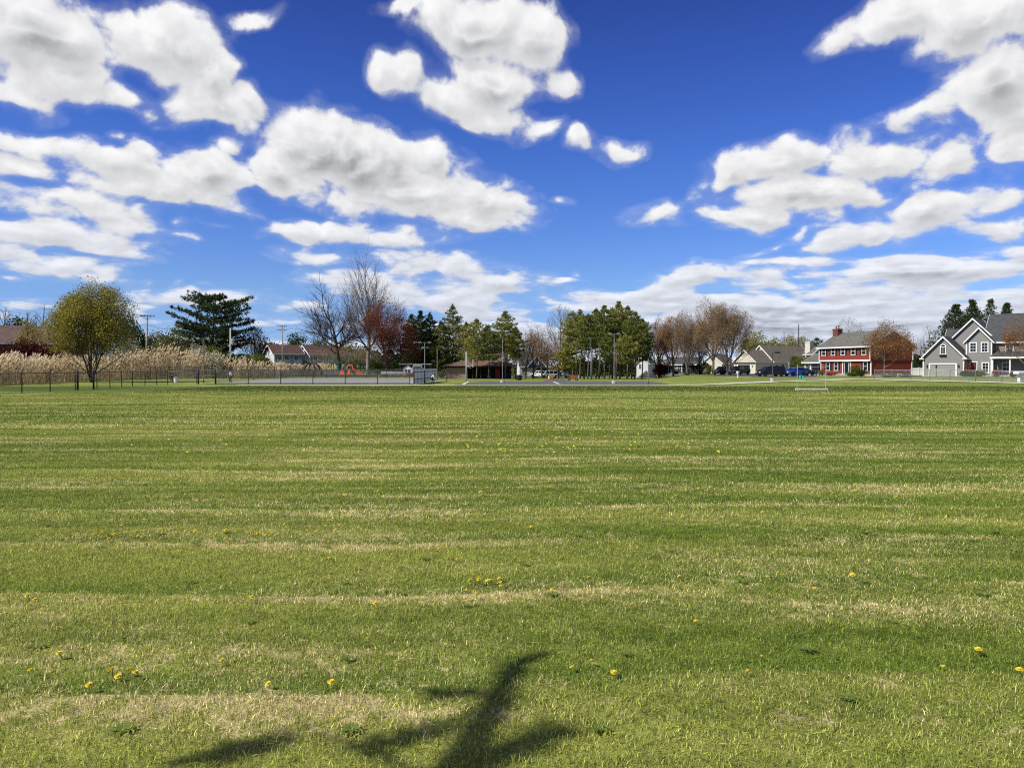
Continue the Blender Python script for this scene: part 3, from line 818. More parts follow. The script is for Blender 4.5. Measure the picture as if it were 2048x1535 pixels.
# ---------------------------------------------------------------- houses: local x to the right along the front, y to the back, z up
def house_root(name, label, cat, px, d, nf, zadd=0.0, group=None):
    l = math.hypot(*nf); a, b = nf[0] / l, nf[1] / l
    x, y = X(px, d), d
    return thing(name, label, cat, (x, y, gz(x, y) + zadd), math.atan2(a, -b), group)
WHITE = pmat('white_trim', (0.80, 0.80, 0.78), 0.55, 0.05)
GLASS = glassm()
def gable_block(root, x0, x1, y0, y1, ze, zr, axis, wallm, roofm, trimm=None, over=0.4, zb=0.0, th=0.16, wall=True):
    trimm = trimm or WHITE
    if axis == 'y': u, w, c0, c1, l0, l1 = Vector((1,0,0)), Vector((0,1,0)), x0, x1, y0, y1
    else: u, w, c0, c1, l0, l1 = Vector((0,1,0)), Vector((1,0,0)), y0, y1, x0, x1
    mid = (c0 + c1) / 2; sl = (zr - ze) / (mid - c0); up = Vector((0,0,1))
    if wall:
        MB().prism([(c0, zb), (c1, zb), (c1, ze), (mid, zr), (c0, ze)], w * l0, u, up, w, l1 - l0).build('wall', wallm, root)
    za = ze - over * sl + 0.015; zt = zr + 0.015
    rf = MB().prism([(c0 - over, za), (mid, zt), (c1 + over, za), (c1 + over, za + th), (mid, zt + th * 1.2), (c0 - over, za + th)], w * (l0 - over), u, up, w, l1 - l0 + 2 * over).build('roof', roofm, root)
    for e in (l0 - over - 0.045, l1 + over + 0.005):
        MB().prism([(c0 - over - 0.02, za - 0.10), (mid, zt - 0.10), (c1 + over + 0.02, za - 0.10), (c1 + over + 0.02, za + th + 0.03), (mid, zt + th * 1.2 + 0.04), (c0 - over - 0.02, za + th + 0.03)], w * e, u, up, w, 0.04).build('rake_board', trimm, rf)
    for c, s in ((c0 - over, -1), (c1 + over, 1)):
        p = u * (c + s * 0.045) + w * ((l0 + l1) / 2) + up * (za + 0.02)
        MB().obox(p, u, w, up, 0.08, l1 - l0 + 2 * over - 0.02, 0.24).build('eave_board', trimm, rf)
    return rf
FRONT = (Vector((1,0,0)), Vector((0,-1,0))); RIGHT = (Vector((0,1,0)), Vector((1,0,0))); LEFT = (Vector((0,-1,0)), Vector((-1,0,0)))
def window(root, p, face, w, h, fw=0.12, cols=2, rows=2, frame=None, shut=None, arch=False, rail=True):
    """p: middle of the sill on the wall plane"""
    frame = frame or WHITE; ux, n = face; up = Vector((0,0,1)); p = Vector(p)
    f = MB()
    c = lambda a, z: p + ux * a + up * z + n * 0.035
    f.obox(c(0, -fw / 2), ux, n, up, w + 2 * fw + 0.1, 0.12, fw); f.obox(c(0, h + fw / 2), ux, n, up, w + 2 * fw, 0.09, fw)
    for s in (-1, 1): f.obox(c(s * (w + fw) / 2, h / 2), ux, n, up, fw, 0.09, h)
    b = 0.035
    for i in range(1, cols): f.obox(c(-w / 2 + w * i / cols, h / 2), ux, n, up, b, 0.05, h)
    for i in range(1, rows): f.obox(c(0, h * i / rows), ux, n, up, w, 0.055 if not rail else 0.06, b * (1.8 if rail and i * 2 == rows else 1))
    if arch:
        k = 8; r0, r1 = w / 2, w / 2 + fw
        z0 = h + fw
        for i in range(k):
            t0, t1 = math.pi * i / k, math.pi * (i + 1) / k
            f.prism([(r0*math.cos(t0), z0 + r0*math.sin(t0)), (r1*math.cos(t0), z0 + r1*math.sin(t0)), (r1*math.cos(t1), z0 + r1*math.sin(t1)), (r0*math.cos(t1), z0 + r0*math.sin(t1))], p - n * 0.01, ux, up, n, 0.08)
    wd = f.build('window', frame, root)
    g = MB().obox(p + up * (h / 2) + n * 0.006, ux, n, up, w, 0.02, h)
    if arch:
        g.prism([(w/2*math.cos(math.pi*i/8), h + fw + w/2*math.sin(math.pi*i/8)) for i in range(9)], p - n * 0.01, ux, up, n, 0.026)
    g.build('pane', GLASS, wd)
    if shut:
        for s in (-1, 1):
            sh = MB(); q = p + ux * (s * (w / 2 + fw + 0.22)) + n * 0.02
            sh.obox(q + up * (h / 2), ux, n, up, 0.40, 0.05, h + fw)
            for i in range(6): sh.obox(q + up * (h * (i + 0.5) / 6) + n * 0.03, ux, n, up, 0.30, 0.025, h * 0.07)
            sh.build('shutter', shut, root)
    return wd
def door(root, p, face, w, h, mat, frame=None, fw=0.14, glazed=0, side=0.0):
    frame = frame or WHITE; ux, n = face; up = Vector((0,0,1)); p = Vector(p)
    f = MB(); W = w / 2 + side
    for s in (-1, 1):
        f.obox(p + ux * (s * (W + fw / 2)) + up * (h / 2) + n * 0.04, ux, n, up, fw, 0.1, h)
        if side: f.obox(p + ux * (s * (w / 2 + 0.04)) + up * (h / 2) + n * 0.03, ux, n, up, 0.08, 0.08, h)
    f.obox(p + up * (h + fw / 2) + n * 0.045, ux, n, up, 2 * W + 2 * fw + 0.08, 0.12, fw)
    fr = f.build('door_frame', frame, root)
    if side:
        for s in (-1, 1): MB().obox(p + ux * (s * (w / 2 + 0.04 + side / 2)) + up * (h / 2) + n * 0.01, ux, n, up, side - 0.1, 0.03, h).build('side_light', GLASS, fr)
    d = MB().obox(p + up * (h / 2) + n * 0.012, ux, n, up, w, 0.04, h)
    for cx in (-1, 1):
        for z0, z1 in ((0.08, 0.42), (0.48, 0.92)):
            d.obox(p + ux * (cx * w * 0.23) + up * (h * (z0 + z1) / 2) + n * 0.036, ux, n, up, w * 0.34, 0.02, h * (z1 - z0))
    dr = d.build('door', mat, root)
    MB().obox(p + ux * (w * 0.40) + up * (h * 0.46) + n * 0.07, ux, n, up, 0.05, 0.07, 0.12).build('handle', pmat('brass', (0.35, 0.26, 0.1), 0.35, 0.05, metal=0.9), dr)
    return dr
def garage_door(root, p, face, w, h, mat, frame=None, fw=0.16, rows=4, dark=False):
    ux, n = face; up = Vector((0,0,1)); p = Vector(p); frame = frame or WHITE
    f = MB()
    for s in (-1, 1): f.obox(p + ux * (s * (w + fw) / 2) + up * (h / 2) + n * 0.05, ux, n, up, fw, 0.14, h)
    f.obox(p + up * (h + fw / 2) + n * 0.055, ux, n, up, w + 2 * fw, 0.16, fw)
    f.build('door_frame', frame, root)
    g = MB()
    for i in range(rows):
        z = h * (i + 0.5) / rows
        g.obox(p + up * z + n * 0.012, ux, n, up, w, 0.04, h / rows - 0.03)
        if not dark:
            for j in range(4): g.obox(p + ux * (w * (j - 1.5) / 4) + up * z + n * 0.036, ux, n, up, w / 4 - 0.22, 0.02, h / rows - 0.2)
    return g.build('garage_door', mat, root)
def corner_boards(root, pts, z0, z1, mat=None):
    for x, y in pts: MB().box(x - 0.09, x + 0.09, y - 0.09, y + 0.09, z0, z1).build('corner_trim', mat or WHITE, root)
def chimney(root, x0, x1, y0, y1, z0, z1, mat, pots=2):
    m = MB().box(x0, x1, y0, y1, z0, z1).box(x0 - 0.07, x1 + 0.07, y0 - 0.07, y1 + 0.07, z1 - 0.28, z1 - 0.08)
    c = m.build('chimney', mat, root)
    f = MB()
    for i in range(pots):
        x = x0 + (x1 - x0) * (i + 0.5) / pots; y = (y0 + y1) / 2
        f.lathe([(0.13, z1 - 0.05), (0.12, z1 + 0.35 + 0.2 * i), (0.2, z1 + 0.37 + 0.2 * i), (0.2, z1 + 0.47 + 0.2 * i)], 8, (x, y, 0))
    if pots: f.build('flue', pmat('flue_clay', (0.20, 0.11, 0.08), 0.8), c)
    return c
def steps(root, x0, x1, y, n, mat):
    m = MB()
    for i in range(n): m.box(x0, x1, y - 0.3 * (n - i), y - 0.3 * (n - i) + 0.3, -0.05, 0.17 * (i + 1))
    return m.build('steps', mat, root)

def build_houses():
    red = pmat('red_siding', (0.245, 0.042, 0.026), 0.75, 0.10, 0.8, lines=0.25, line_w=0.13)
    black = pmat('black_shutter', (0.012, 0.013, 0.014), 0.5, 0.1)
    grey_sh = shingle('grey_shingle', (0.125, 0.122, 0.105)); brown_sh = shingle('brown_shingle', (0.145, 0.125, 0.10)); dark_sh = shingle('slate_shingle', (0.062, 0.067, 0.070)); mar_sh = shingle('maroon_shingle', (0.085, 0.045, 0.04))
    brick = pmat('chimney_brick', (0.16, 0.055, 0.04), 0.85, 0.25, 2.0, lines=0.3, line_w=0.08)
    conc = pmat('concrete', (0.36, 0.35, 0.33), 0.85, 0.15)
    # red house with overhanging upper floor
    h = house_root('red_house', 'two storey red house with white windows, black shutters and a brick chimney', 'house', 1641.5, 152, (-0.956, -0.29))
    gable_block(h, 0, 13.6, -0.35, 9.2, 5.55, 8.25, 'x', red, grey_sh, zb=2.85, over=0.45)
    MB().box(0.12, 13.48, 0.0, 9.08, 0.35, 2.85).build('lower_wall', red, h)
    MB().box(0.05, 13.55, -0.05, 9.15, -0.3, 0.35).build('foundation', conc, h)
    tb = MB().box(-0.06, 13.66, -0.44, -0.354, 2.72, 2.98).box(0, 13.6, -0.35, 0.0, 2.76, 2.848); tb.build('band_board', WHITE, h)
    corner_boards(h, [(0, -0.35), (13.6, -0.35), (13.6, 9.2)], 2.9, 5.5); corner_boards(h, [(0.12, 0), (13.48, 0), (13.48, 9.08)], 0.0, 2.72)
    for x in (1.3, 3.95, 6.65, 9.35, 12.1): window(h, (x, -0.35, 3.95), FRONT, 0.92, 1.3, 0.12, 1, 2, shut=black)
    for x in (2.1, 4.4, 12.1): window(h, (x, 0.0, 1.05), FRONT, 0.92, 1.45, 0.12, 1, 2, shut=black)
    door(h, (7.25, 0, 0.35), FRONT, 1.0, 2.15, black, side=0.42, fw=0.2)
    steps(h, 6.1, 8.4, 0.0, 3, conc)
    chimney(h, -0.45, 0.95, 3.1, 4.2, 5.0, 9.2, brick)
    for y in (3.2, 6.3): window(h, (13.48, y, 0.05), RIGHT, 0.8, 0.28, 0.08, 2, 1)
    # its porch and garage wing
    gable_block(h, -5.6, -0.05, 0.4, 6.6, 2.65, 4.25, 'x', pmat('grey_siding', (0.26, 0.27, 0.27), 0.7, 0.08, lines=0.2), grey_sh, over=0.35, wall=False)
    MB().box(-5.4, -0.08, 2.2, 6.5, 0, 2.62).build('porch_wall', pmat('grey_siding', (0.26, 0.27, 0.27)), h)
    MB().box(-5.5, -0.1, 0.45, 0.7, 2.3, 2.6).build('porch_beam', WHITE, h)
    for x in (-5.35, -3.7, -0.5): MB().box(x - 0.14, x + 0.14, 0.45, 0.72, 0.0, 2.3).box(x - 0.2, x + 0.2, 0.4, 0.77, 0.0, 0.22).build('porch_column', WHITE, h)
    garage_door(h, (-2.1, 2.2, 0.0), FRONT, 2.5, 2.0, pmat('dark_door', (0.03, 0.03, 0.032), 0.5), dark=True)

    # beige house
    cream = pmat('cream_siding', (0.60, 0.57, 0.47), 0.7, 0.06, lines=0.14, line_w=0.15)
    h = house_root('beige_house', 'single storey cream house with open garage and tall white chimney', 'house', 1468.5, 199, (-0.83, -0.56))
    gable_block(h, 0, 6.6, 0, 7.0, 3.15, 5.9, 'y', cream, brown_sh, over=0.4)
    gable_block(h, -1.4, 6.9, 6.8, 24, 3.2, 7.1, 'y', cream, brown_sh, over=0.4)
    m = MB().box(-0.1, 6.7, -0.42, -0.02, 2.72, 2.9); m.build('pent_roof', brown_sh, h)
    blk = pmat('painted_shade', (0.006, 0.006, 0.007), 0.9)
    MB().box(1.2, 5.0, -0.012, 0.0, 0.02, 2.38).build('painted_garage_shade', blk, h)  # flat black sheet on the wall, painting the shade inside the open garage
    f = MB(); f.box(1.0, 1.2, -0.06, 0.0, 0, 2.58).box(5.0, 5.2, -0.06, 0, 0, 2.58).box(1.2, 5.0, -0.06, 0, 2.38, 2.58); f.build('door_frame', WHITE, h)
    MB().box(1.25, 4.95, -0.02, -0.012, 2.22, 2.36).build('garage_door', pmat('door_cream', (0.55, 0.52, 0.44)), h)
    for x in (0.6, 5.75): MB().box(x - 0.09, x + 0.09, -0.16, 0, 1.7, 2.05).build('wall_lamp', black, h)
    corner_boards(h, [(0, 0), (6.6, 0), (6.9, 6.8)], 0, 2.9)
    window(h, (6.9, 10.4, 0.9), RIGHT, 0.9, 1.5, 0.12, 1, 2)
    MB().box(6.85, 7.5, 12.0, 14.3, 0.75, 2.75).build('bay', WHITE, h); window(h, (7.5, 13.15, 1.0), RIGHT, 1.5, 1.35, 0.12, 2, 2)
    door(h, (6.9, 8.0, 0.1), RIGHT, 0.95, 2.1, pmat('dark_door', (0.03, 0.03, 0.032), 0.5))
    window(h, (6.9, 17.5, 0.9), RIGHT, 1.6, 1.3, 0.12, 2, 2)
    chimney(h, 6.6, 8.1, 20.2, 21.7, 0, 8.4, cream, 1)

    # grey house on the right
    grey = pmat('grey_clapboard', (0.235, 0.235, 0.22), 0.7, 0.06, lines=0.22, line_w=0.13)
    h = house_root('grey_house', 'large grey house with white trimmed gables, garage and columned porch', 'house', 1846.5, 140, (-0.695, -0.719))
    rf = gable_block(h, 0, 6.5, 0, 7.5, 3.5, 6.95, 'y', grey, dark_sh, over=0.42)
    gable_block(h, 3.6, 9.8, 5.0, 11.5, 7.05, 10.25, 'y', grey, dark_sh, over=0.4)
    gable_block(h, 6.3, 10.2, 2.5, 8.5, 6.3, 8.45, 'y', grey, dark_sh, over=0.4)
    gable_block(h, 9.0, 23.5, 3.9, 13.0, 6.35, 11.0, 'x', grey, dark_sh, over=0.45)
    gable_block(h, 1.5, 9.2, 7.0, 13.2, 5.6, 8.6, 'x', grey, dark_sh, over=0.3)
    garage_door(h, (3.2, 0, 0.0), FRONT, 4.05, 2.1, pmat('grey_door', (0.29, 0.29, 0.265), 0.6, 0.05), fw=0.24)
    window(h, (3.2, 0, 4.05), FRONT, 0.72, 1.1, 0.13, 2, 3, arch=True)
    MB().box(2.65, 3.75, -0.3, 0.0, 3.62, 3.84).build('window_box', black, h)
    for x in (0.65, 5.75): MB().box(x - 0.09, x + 0.09, -0.18, 0, 1.6, 2.0).box(x - 0.05, x + 0.05, -0.14, 0, 2.0, 2.1).build('wall_lamp', black, h)
    corner_boards(h, [(0, 0), (6.5, 0)], 0, 3.3); corner_boards(h, [(6.3, 2.5), (10.2, 2.5)], 0, 6.2)
    for x, w in ((0, -0.42), (6.5, 0.42)): MB().box(min(x, x + w) - 0.15, max(x, x + w) + 0.15, -0.44, 0.3, 3.05, 3.25).build('eave_return', WHITE, h)
    for x in (7.35, 9.15): window(h, (x, 2.5, 4.35), FRONT, 0.85, 1.55, 0.16, 2, 3)
    window(h, (9.3, 2.5, 0.75), FRONT, 0.85, 1.6, 0.16, 2, 3)
    door(h, (7.45, 2.5, 0.45), FRONT, 0.95, 2.05, pmat('maroon_door', (0.12, 0.02, 0.02), 0.4))
    window(h, (12.6, 3.9, 4.2), FRONT, 0.95, 1.3, 0.16, 2, 2); window(h, (16.0, 3.9, 4.2), FRONT, 0.95, 1.3, 0.16, 2, 2)
    for x in (12.2, 15.5, 18.5): window(h, (x, 3.9, 0.9), FRONT, 1.1, 1.5, 0.12, 2, 2)
    MB().mesh([(10.25, 1.2, 3.3), (20.5, 1.2, 3.3), (20.5, 3.88, 4.25), (10.25, 3.88, 4.25), (10.25, 1.2, 3.45), (20.5, 1.2, 3.45), (20.5, 3.88, 4.4), (10.25, 3.88, 4.4)],
              [(0,3,2,1),(4,5,6,7),(0,1,5,4),(1,2,6,5),(2,3,7,6),(3,0,4,7)]).build('porch_roof', dark_sh, h)
    MB().box(10.23, 20.52, 1.08, 1.19, 3.12, 3.42).build('porch_beam', WHITE, h)
    for x in (10.6, 13.2, 16.2, 19.6): MB().lathe([(0.22, 0.25), (0.2, 0.4), (0.15, 0.5), (0.13, 3.0), (0.2, 3.1)], 10, (x, 1.45, 0)).build('porch_column', WHITE, h)
    MB().box(10.25, 20.4, 1.15, 3.88, 0.0, 0.25).build('porch_floor', conc, h)
    MB().box(-0.05, 10.3, -0.05, 0.0, 0.0, 0.16).build('foundation', conc, h)

    # left edge: brown roofed house behind the reeds
    brn = pmat('dark_brick', (0.10, 0.05, 0.04), 0.85, 0.2, lines=0.2, line_w=0.1)
    h = house_root('brown_roofed_house', 'low house with wide brown roof behind the reeds', 'house', -75, 118, (0.55, -0.83))
    gable_block(h, 0, 14.5, 0, 10, 5.6, 8.2, 'x', brn, shingle('umber_shingle', (0.13, 0.085, 0.07)), over=0.6)
    for x in (3, 7, 11): window(h, (x, 0, 3.6), FRONT, 1.0, 1.2)
    h = house_root('gabled_cottage', 'small brown house with its gable half hidden behind the yellow tree', 'house', 66, 150, (0.05, -1))
    gable_block(h, 0, 6.5, 0, 8, 7.0, 8.9, 'y', brn, mar_sh, pmat('tan_board', (0.4, 0.33, 0.26)), over=0.5)
    window(h, (3.2, 0, 4.6), FRONT, 1.0, 1.1)

    # two flats buildings
    pale = pmat('pale_siding', (0.50, 0.53, 0.56), 0.7, 0.08, lines=0.15, line_w=0.2); blue = pmat('dull_blue_wall', (0.13, 0.16, 0.20), 0.7, 0.1)
    for i, (px, d, L, lab) in enumerate(((549, 200, 7.2, 'pale two storey flats with brown roof left of the tall utility pole'), (620, 205, 10.5, 'pale flats with a dark brown roof just left of the big bare tree'))):
        h = house_root('apartment_building', lab, 'building', px, d, (0.5, -0.866), group='brown roofed flats')
        gable_block(h, 0, L, 0, 11, 5.2, 7.4, 'x', pale, mar_sh, over=0.6)
        MB().box(0.25, L - 0.05, -0.06, -0.002, 2.7, 5.1).build('upper_band', blue, h)
        for x in (1.4, 3.2, 5.6) + ((8.2,) if L > 9 else ()):
            window(h, (x, -0.06, 3.3), FRONT, 1.0, 1.3, 0.08, 2, 1); window(h, (x, 0.0, 0.9), FRONT, 1.0, 1.3, 0.08, 2, 1)
        MB().box(0.4, L - 0.5, -1.3, -0.07, 2.55, 2.69).build('balcony', WHITE, h)
        rl = MB()
        for k in range(24): rl.box(0.4 + k * (L - 0.95) / 23, 0.44 + k * (L - 0.95) / 23, -1.28, -1.24, 2.7, 3.6)
        rl.box(0.4, L - 0.5, -1.29, -1.23, 3.6, 3.66); rl.build('balcony_railing', WHITE, h)
        corner_boards(h, [(0, 0)], 0, 5.2)

    # park pavilion
    tan = pmat('tan_block', (0.36, 0.25, 0.18), 0.85, 0.14, 1.2, lines=0.2, line_w=0.2); dkw = pmat('dark_timber', (0.030, 0.022, 0.018), 0.8, 0.2)
    tile = shingle('rust_shingle', (0.15, 0.09, 0.07), 0.25)
    h = house_root('park_pavilion', 'low park pavilion with brown hipped roof, brick end and red door', 'pavilion', 892, 156, (0.0, -1))
    MB().box(0, 4.3, 0, 6, 0, 2.25).build('brick_wall', tan, h)
    MB().box(4.32, 13.2, 4.2, 6, 0, 2.3).build('back_wall', dkw, h)
    MB().box(-0.1, 13.3, -0.1, 6.1, 2.25, 2.55).build('roof_beam', dkw, h)
    e, a, b, z0, z1 = 0.75, 0, 13.3, 2.56, 4.5
    MB().mesh([(a-e,-e,z0),(b+e,-e,z0),(b+e,6+e,z0),(a-e,6+e,z0),(6.3,3,z1),(b-3.2,3,z1),(a-e,-e,z0+.12),(b+e,-e,z0+.12),(b+e,6+e,z0+.12),(a-e,6+e,z0+.12)],
              [(0,3,2,1),(0,1,7,6),(1,2,8,7),(2,3,9,8),(3,0,6,9),(6,7,5,4),(7,8,5),(8,9,4,5),(9,6,4)]).build('roof', tile, h)
    for x in (5.4, 7.0, 8.9, 11.9, 13.0): MB().box(x - 0.1, x + 0.1, 0.1, 0.3, 0, 2.25).build('post', dkw, h)
    door(h, (10.35, 4.2, 0.0), FRONT, 0.95, 2.1, pmat('red_door', (0.55, 0.012, 0.02), 0.45), frame=dkw)
    MB().box(-0.3, 13.6, -0.4, 6.3, -0.06, 0.03).build('floor_slab', conc, h)
    # dim shelter further left
    h = house_root('open_shelter', 'dim open shelter with pale roof edge behind the playground fence', 'shelter', 798, 150, (0.05, -1))
    MB().box(0, 6.3, 0, 4, 2.1, 2.3).build('roof', pmat('shelter_roof', (0.33, 0.33, 0.3)), h)
    MB().box(0.05, 6.2, 3.6, 3.9, 0, 2.1).build('back_wall', pmat('green_board', (0.05, 0.06, 0.05)), h)
    for x in (0.2, 3.1, 6.0): MB().box(x - 0.07, x + 0.07, 0.1, 0.24, 0, 2.1).build('post', dkw, h)

    # houses seen between the pines
    navy = pmat('navy_siding', (0.035, 0.05, 0.10), 0.7, 0.1, lines=0.2)
    h = house_root('navy_house', 'navy gabled house with white lower storey seen between the pines', 'house', 1040, 190, (0.1, -1), 0.3)
    gable_block(h, 0, 7.2, 0, 7, 2.6, 5.5, 'x', pmat('white_siding', (0.62, 0.64, 0.66), 0.7, 0.05, lines=0.1), dark_sh, over=0.3)
    gable_block(h, 2.0, 6.0, -1.2, 3, 2.7, 5.0, 'y', navy, dark_sh, over=0.3, zb=2.2)
    window(h, (4.0, -1.2, 3.1), FRONT, 0.8, 0.9, 0.16, 1, 2)
    MB().box(4.3, 6.6, -0.03, -0.002, 0.0, 2.0).build('painted_porch_shade', blk, h)  # thin black sheet on the wall in place of real porch shade
    window(h, (1.0, 0, 0.9), FRONT, 0.8, 1.2); door(h, (3.0, 0, 0.1), FRONT, 0.9, 2.0, WHITE)
    h = house_root('tan_house', 'tan house with white upper windows behind the pavilion roof', 'house', 952, 200, (0.15, -1), 0.5)
    gable_block(h, 0, 8.2, 0, 7, 4.6, 6.8, 'x', pmat('tan_siding', (0.33, 0.29, 0.25), 0.7), brown_sh, over=0.4)
    for x in (5.6, 7.0): window(h, (x, 0, 3.1), FRONT, 0.9, 1.2, 0.14)
    h = house_root('white_house', 'white gabled house with an outside stair beyond the right pine grove', 'house', 1273, 190, (-0.4, -0.92))
    ws = pmat('white_siding', (0.62, 0.64, 0.66))
    gable_block(h, 0, 3.0, 0, 8, 3.6, 5.0, 'y', ws, dark_sh, over=0.3)
    window(h, (0.9, 0, 2.3), FRONT, 0.6, 1.0, 0.1)
    st = MB()
    for i in range(9): st.box(0.2 + i * 0.26, 0.5 + i * 0.26, -1.1, -0.1, 0.2 * i, 0.2 * i + 0.14)
    st.bar((0.3, -1.1, 0.9), (2.6, -1.1, 2.7), 0.08); st.bar((0.3, -1.1, 0.1), (2.6, -1.1, 1.9), 0.2); st.build('stair', ws, h)
    h = house_root('slate_house', 'slate blue house with one white window behind the maroon shrub', 'house', 1333, 195, (-0.3, -0.95))
    gable_block(h, 0, 8.5, 0, 7, 2.9, 4.6, 'x', pmat('slate_siding', (0.16, 0.19, 0.21), 0.7), dark_sh, over=0.3)
    window(h, (3.2, 0, 1.3), FRONT, 1.0, 1.3, 0.14)
    h = house_root('small_grey_house', 'grey gable with paired dark windows between the cream and red houses', 'house', 1626, 200, (0.0, -1))
    gable_block(h, 0, 3.4, 0, 8, 5.1, 6.6, 'y', grey, grey_sh, over=0.3)
    for x in (0.75, 1.95): window(h, (x, 0, 3.6), FRONT, 0.75, 1.25, 0.1, 1, 1)
    h = house_root('far_cottage', 'cottage with a pale gable half hidden behind the dark clipped hedge', 'house', 1404, 205, (-0.6, -0.8))
    gable_block(h, 0, 5.5, 0, 9, 2.7, 4.9, 'y', cream, brown_sh, over=0.3)
    window(h, (2.7, 0, 0.9), FRONT, 1.0, 1.3)
build_houses()
# ---------------------------------------------------------------- paths, courts
def sheet(name, pts, mat, dz=0.012, n=40):
    """a strip of ground surface between two edge lines, laid on the terrain; pts: list of (left xy, right xy)"""
    V, Fq = [], []
    L = []
    for i in range(len(pts) - 1):
        for j in range(n // (len(pts) - 1) + 1):
            t = j / (n // (len(pts) - 1) + 1)
            L.append([(1 - t) * pts[i][k][c] + t * pts[i + 1][k][c] for k in (0, 1) for c in (0, 1)])
    L.append([pts[-1][k][c] for k in (0, 1) for c in (0, 1)])
    C = 8
    for a in L:
        for c in range(C + 1):
            s = c / C; x = a[0] * (1 - s) + a[2] * s; y = a[1] * (1 - s) + a[3] * s
            V.append((x, y, gz(x, y) + dz))
    for i in range(len(L) - 1):
        for c in range(C):
            p = i * (C + 1) + c; Fq.append((p, p + 1, p + C + 2, p + C + 1))
    o = np_mesh(name, [(np.array(V), np.array(Fq), 0)], mat); return struct(o)
def strip(name, line, w, mat, dz=0.05):
    """a path of width w along a line of ground points"""
    P = [Vector(p).to_2d() if len(p) > 2 else Vector(p) for p in line]; out = []
    for i, p in enumerate(P):
        d = (P[min(i + 1, len(P) - 1)] - P[max(i - 1, 0)]).normalized(); nrm = Vector((-d.y, d.x))
        out.append(((p + nrm * w / 2)[:], (p - nrm * w / 2)[:]))
    return sheet(name, out, mat, dz, 60)
CONC = pmat('path_concrete', (0.46, 0.44, 0.38), 0.9, 0.14, 0.5)
PATH = pmat('pale_path', (0.60, 0.56, 0.44), 0.9, 0.12, 0.5)
ASPH = pmat('asphalt', (0.105, 0.102, 0.100), 0.9, 0.22, 0.35)
COURT = pmat('court_surface', (0.27, 0.265, 0.265), 0.85, 0.2, 0.25)
LINE = pmat('line_paint', (0.70, 0.70, 0.66), 0.7, 0.1)
def gp(px, py): d = dist_at(px, py); return (X(px, d), d)
def build_paths():
    strip('path', [(-24, 67.3), (-9, 67.2), (4, 67.0), (14, 67.2), gp(1390, 770.3), gp(1450, 768.0), gp(1520, 765.2), gp(1600, 762.2), gp(1680, 759.6), gp(1735, 758.4)], 1.5, PATH)
    strip('path', [gp(1607, 757.6), gp(1660, 758.0), gp(1705, 758.6), gp(1735, 758.6)], 1.3, PATH, 0.06)
    strip('sidewalk', [gp(1735, 758.6), gp(1800, 760.6), gp(1900, 763.0), gp(1990, 765.2), gp(2060, 767.2), gp(2180, 771)], 1.6, PATH, 0.055)
    sheet('parking_lot', [(gp(905, 769.2), gp(965, 762.8)), (gp(1000, 769.4), gp(1005, 762.8)), (gp(1100, 769.4), gp(1100, 763)), (gp(1290, 769.3), gp(1255, 762.6)), (gp(1340, 768.5), gp(1300, 763))], ASPH, 0.03)
    sheet('drive', [(gp(1082, 763.4), gp(1096, 758.2)), (gp(1142, 763.4), gp(1128, 758.2))], ASPH, 0.02, 12)
    # parking bay lines
    for a, b, w in (((926, 769.2), (937, 763.6), 0.16), ((1107, 763.8), (1118, 768.2), 0.16)):
        struct(strip('bay_marking', [gp(*a), gp(*b)], w * 1.6, LINE, 0.045))
    for a, b, y in ((1092, 1140, 767.8), (1188, 1208, 767.6), (1268, 1280, 767.8), (1028, 1040, 767.6)):
        struct(strip('bay_marking', [gp(a, y), gp(b, y)], 0.35, LINE, 0.045))
    sheet('sports_court', [((-29.6, 73.4), (-31.5, 104)), ((-9.6, 73.4), (-9.4, 104))], COURT, 0.03)
    strip('court_kerb', [(-29.6, 73.1), (-9.4, 73.1)], 0.6, PATH, 0.07)
    strip('court_kerb', [(-31, 104.6), (-9, 104.6)], 1.6, PATH, 0.07)
    sheet('street', [((16, 160), (16, 152)), ((60, 128), (62, 121)), ((78, 112), (80, 106)), ((96, 100), (98, 94))], ASPH, 0.02)
    sheet('driveway', [(gp(1425, 751.2), gp(1440, 747.5)), (gp(1520, 752.8), gp(1515, 747))], ASPH, 0.03, 12)
    sheet('driveway', [(gp(1500, 753.4), gp(1545, 749)), (gp(1630, 753.6), gp(1635, 749.4))], ASPH, 0.035, 12)
    sheet('driveway', [((78.5, 128), (76.2, 139.2)), ((83, 122), (79.8, 135.8))], pmat('driveway_grey', (0.16, 0.16, 0.16), 0.9, 0.15), 0.03, 12)
    # wood-chip bed of the playground
    sheet('playground_bed', [((-46, 126), (-48, 148)), ((-21, 124), (-22, 150))], pmat('wood_chips', (0.22, 0.15, 0.10), 0.95, 0.4, 1.5), 0.03)
build_paths()
def build_wall_edge():
    t = thing('timber_edging', 'long dark timber edging in front of the wood chip playground bed', 'edging', (-46, 125.6, 0))
    dk = pmat('dark_edging', (0.028, 0.026, 0.022), 0.9, 0.2)
    for i in range(8):
        MB().box(i * 3.0, i * 3.0 + 2.96, 0, 0.25, -0.05, 0.34).build('beam', dk, t)
    a = thing('timber_edging', 'short dark timber edging running away at the right end of the playground bed', 'edging', (-21.6, 126, 0), R(50))
    for i in range(3): MB().box(i * 3.0, i * 3.0 + 2.96, 0, 0.25, -0.05, 0.34).build('beam', dk, a)
build_wall_edge()

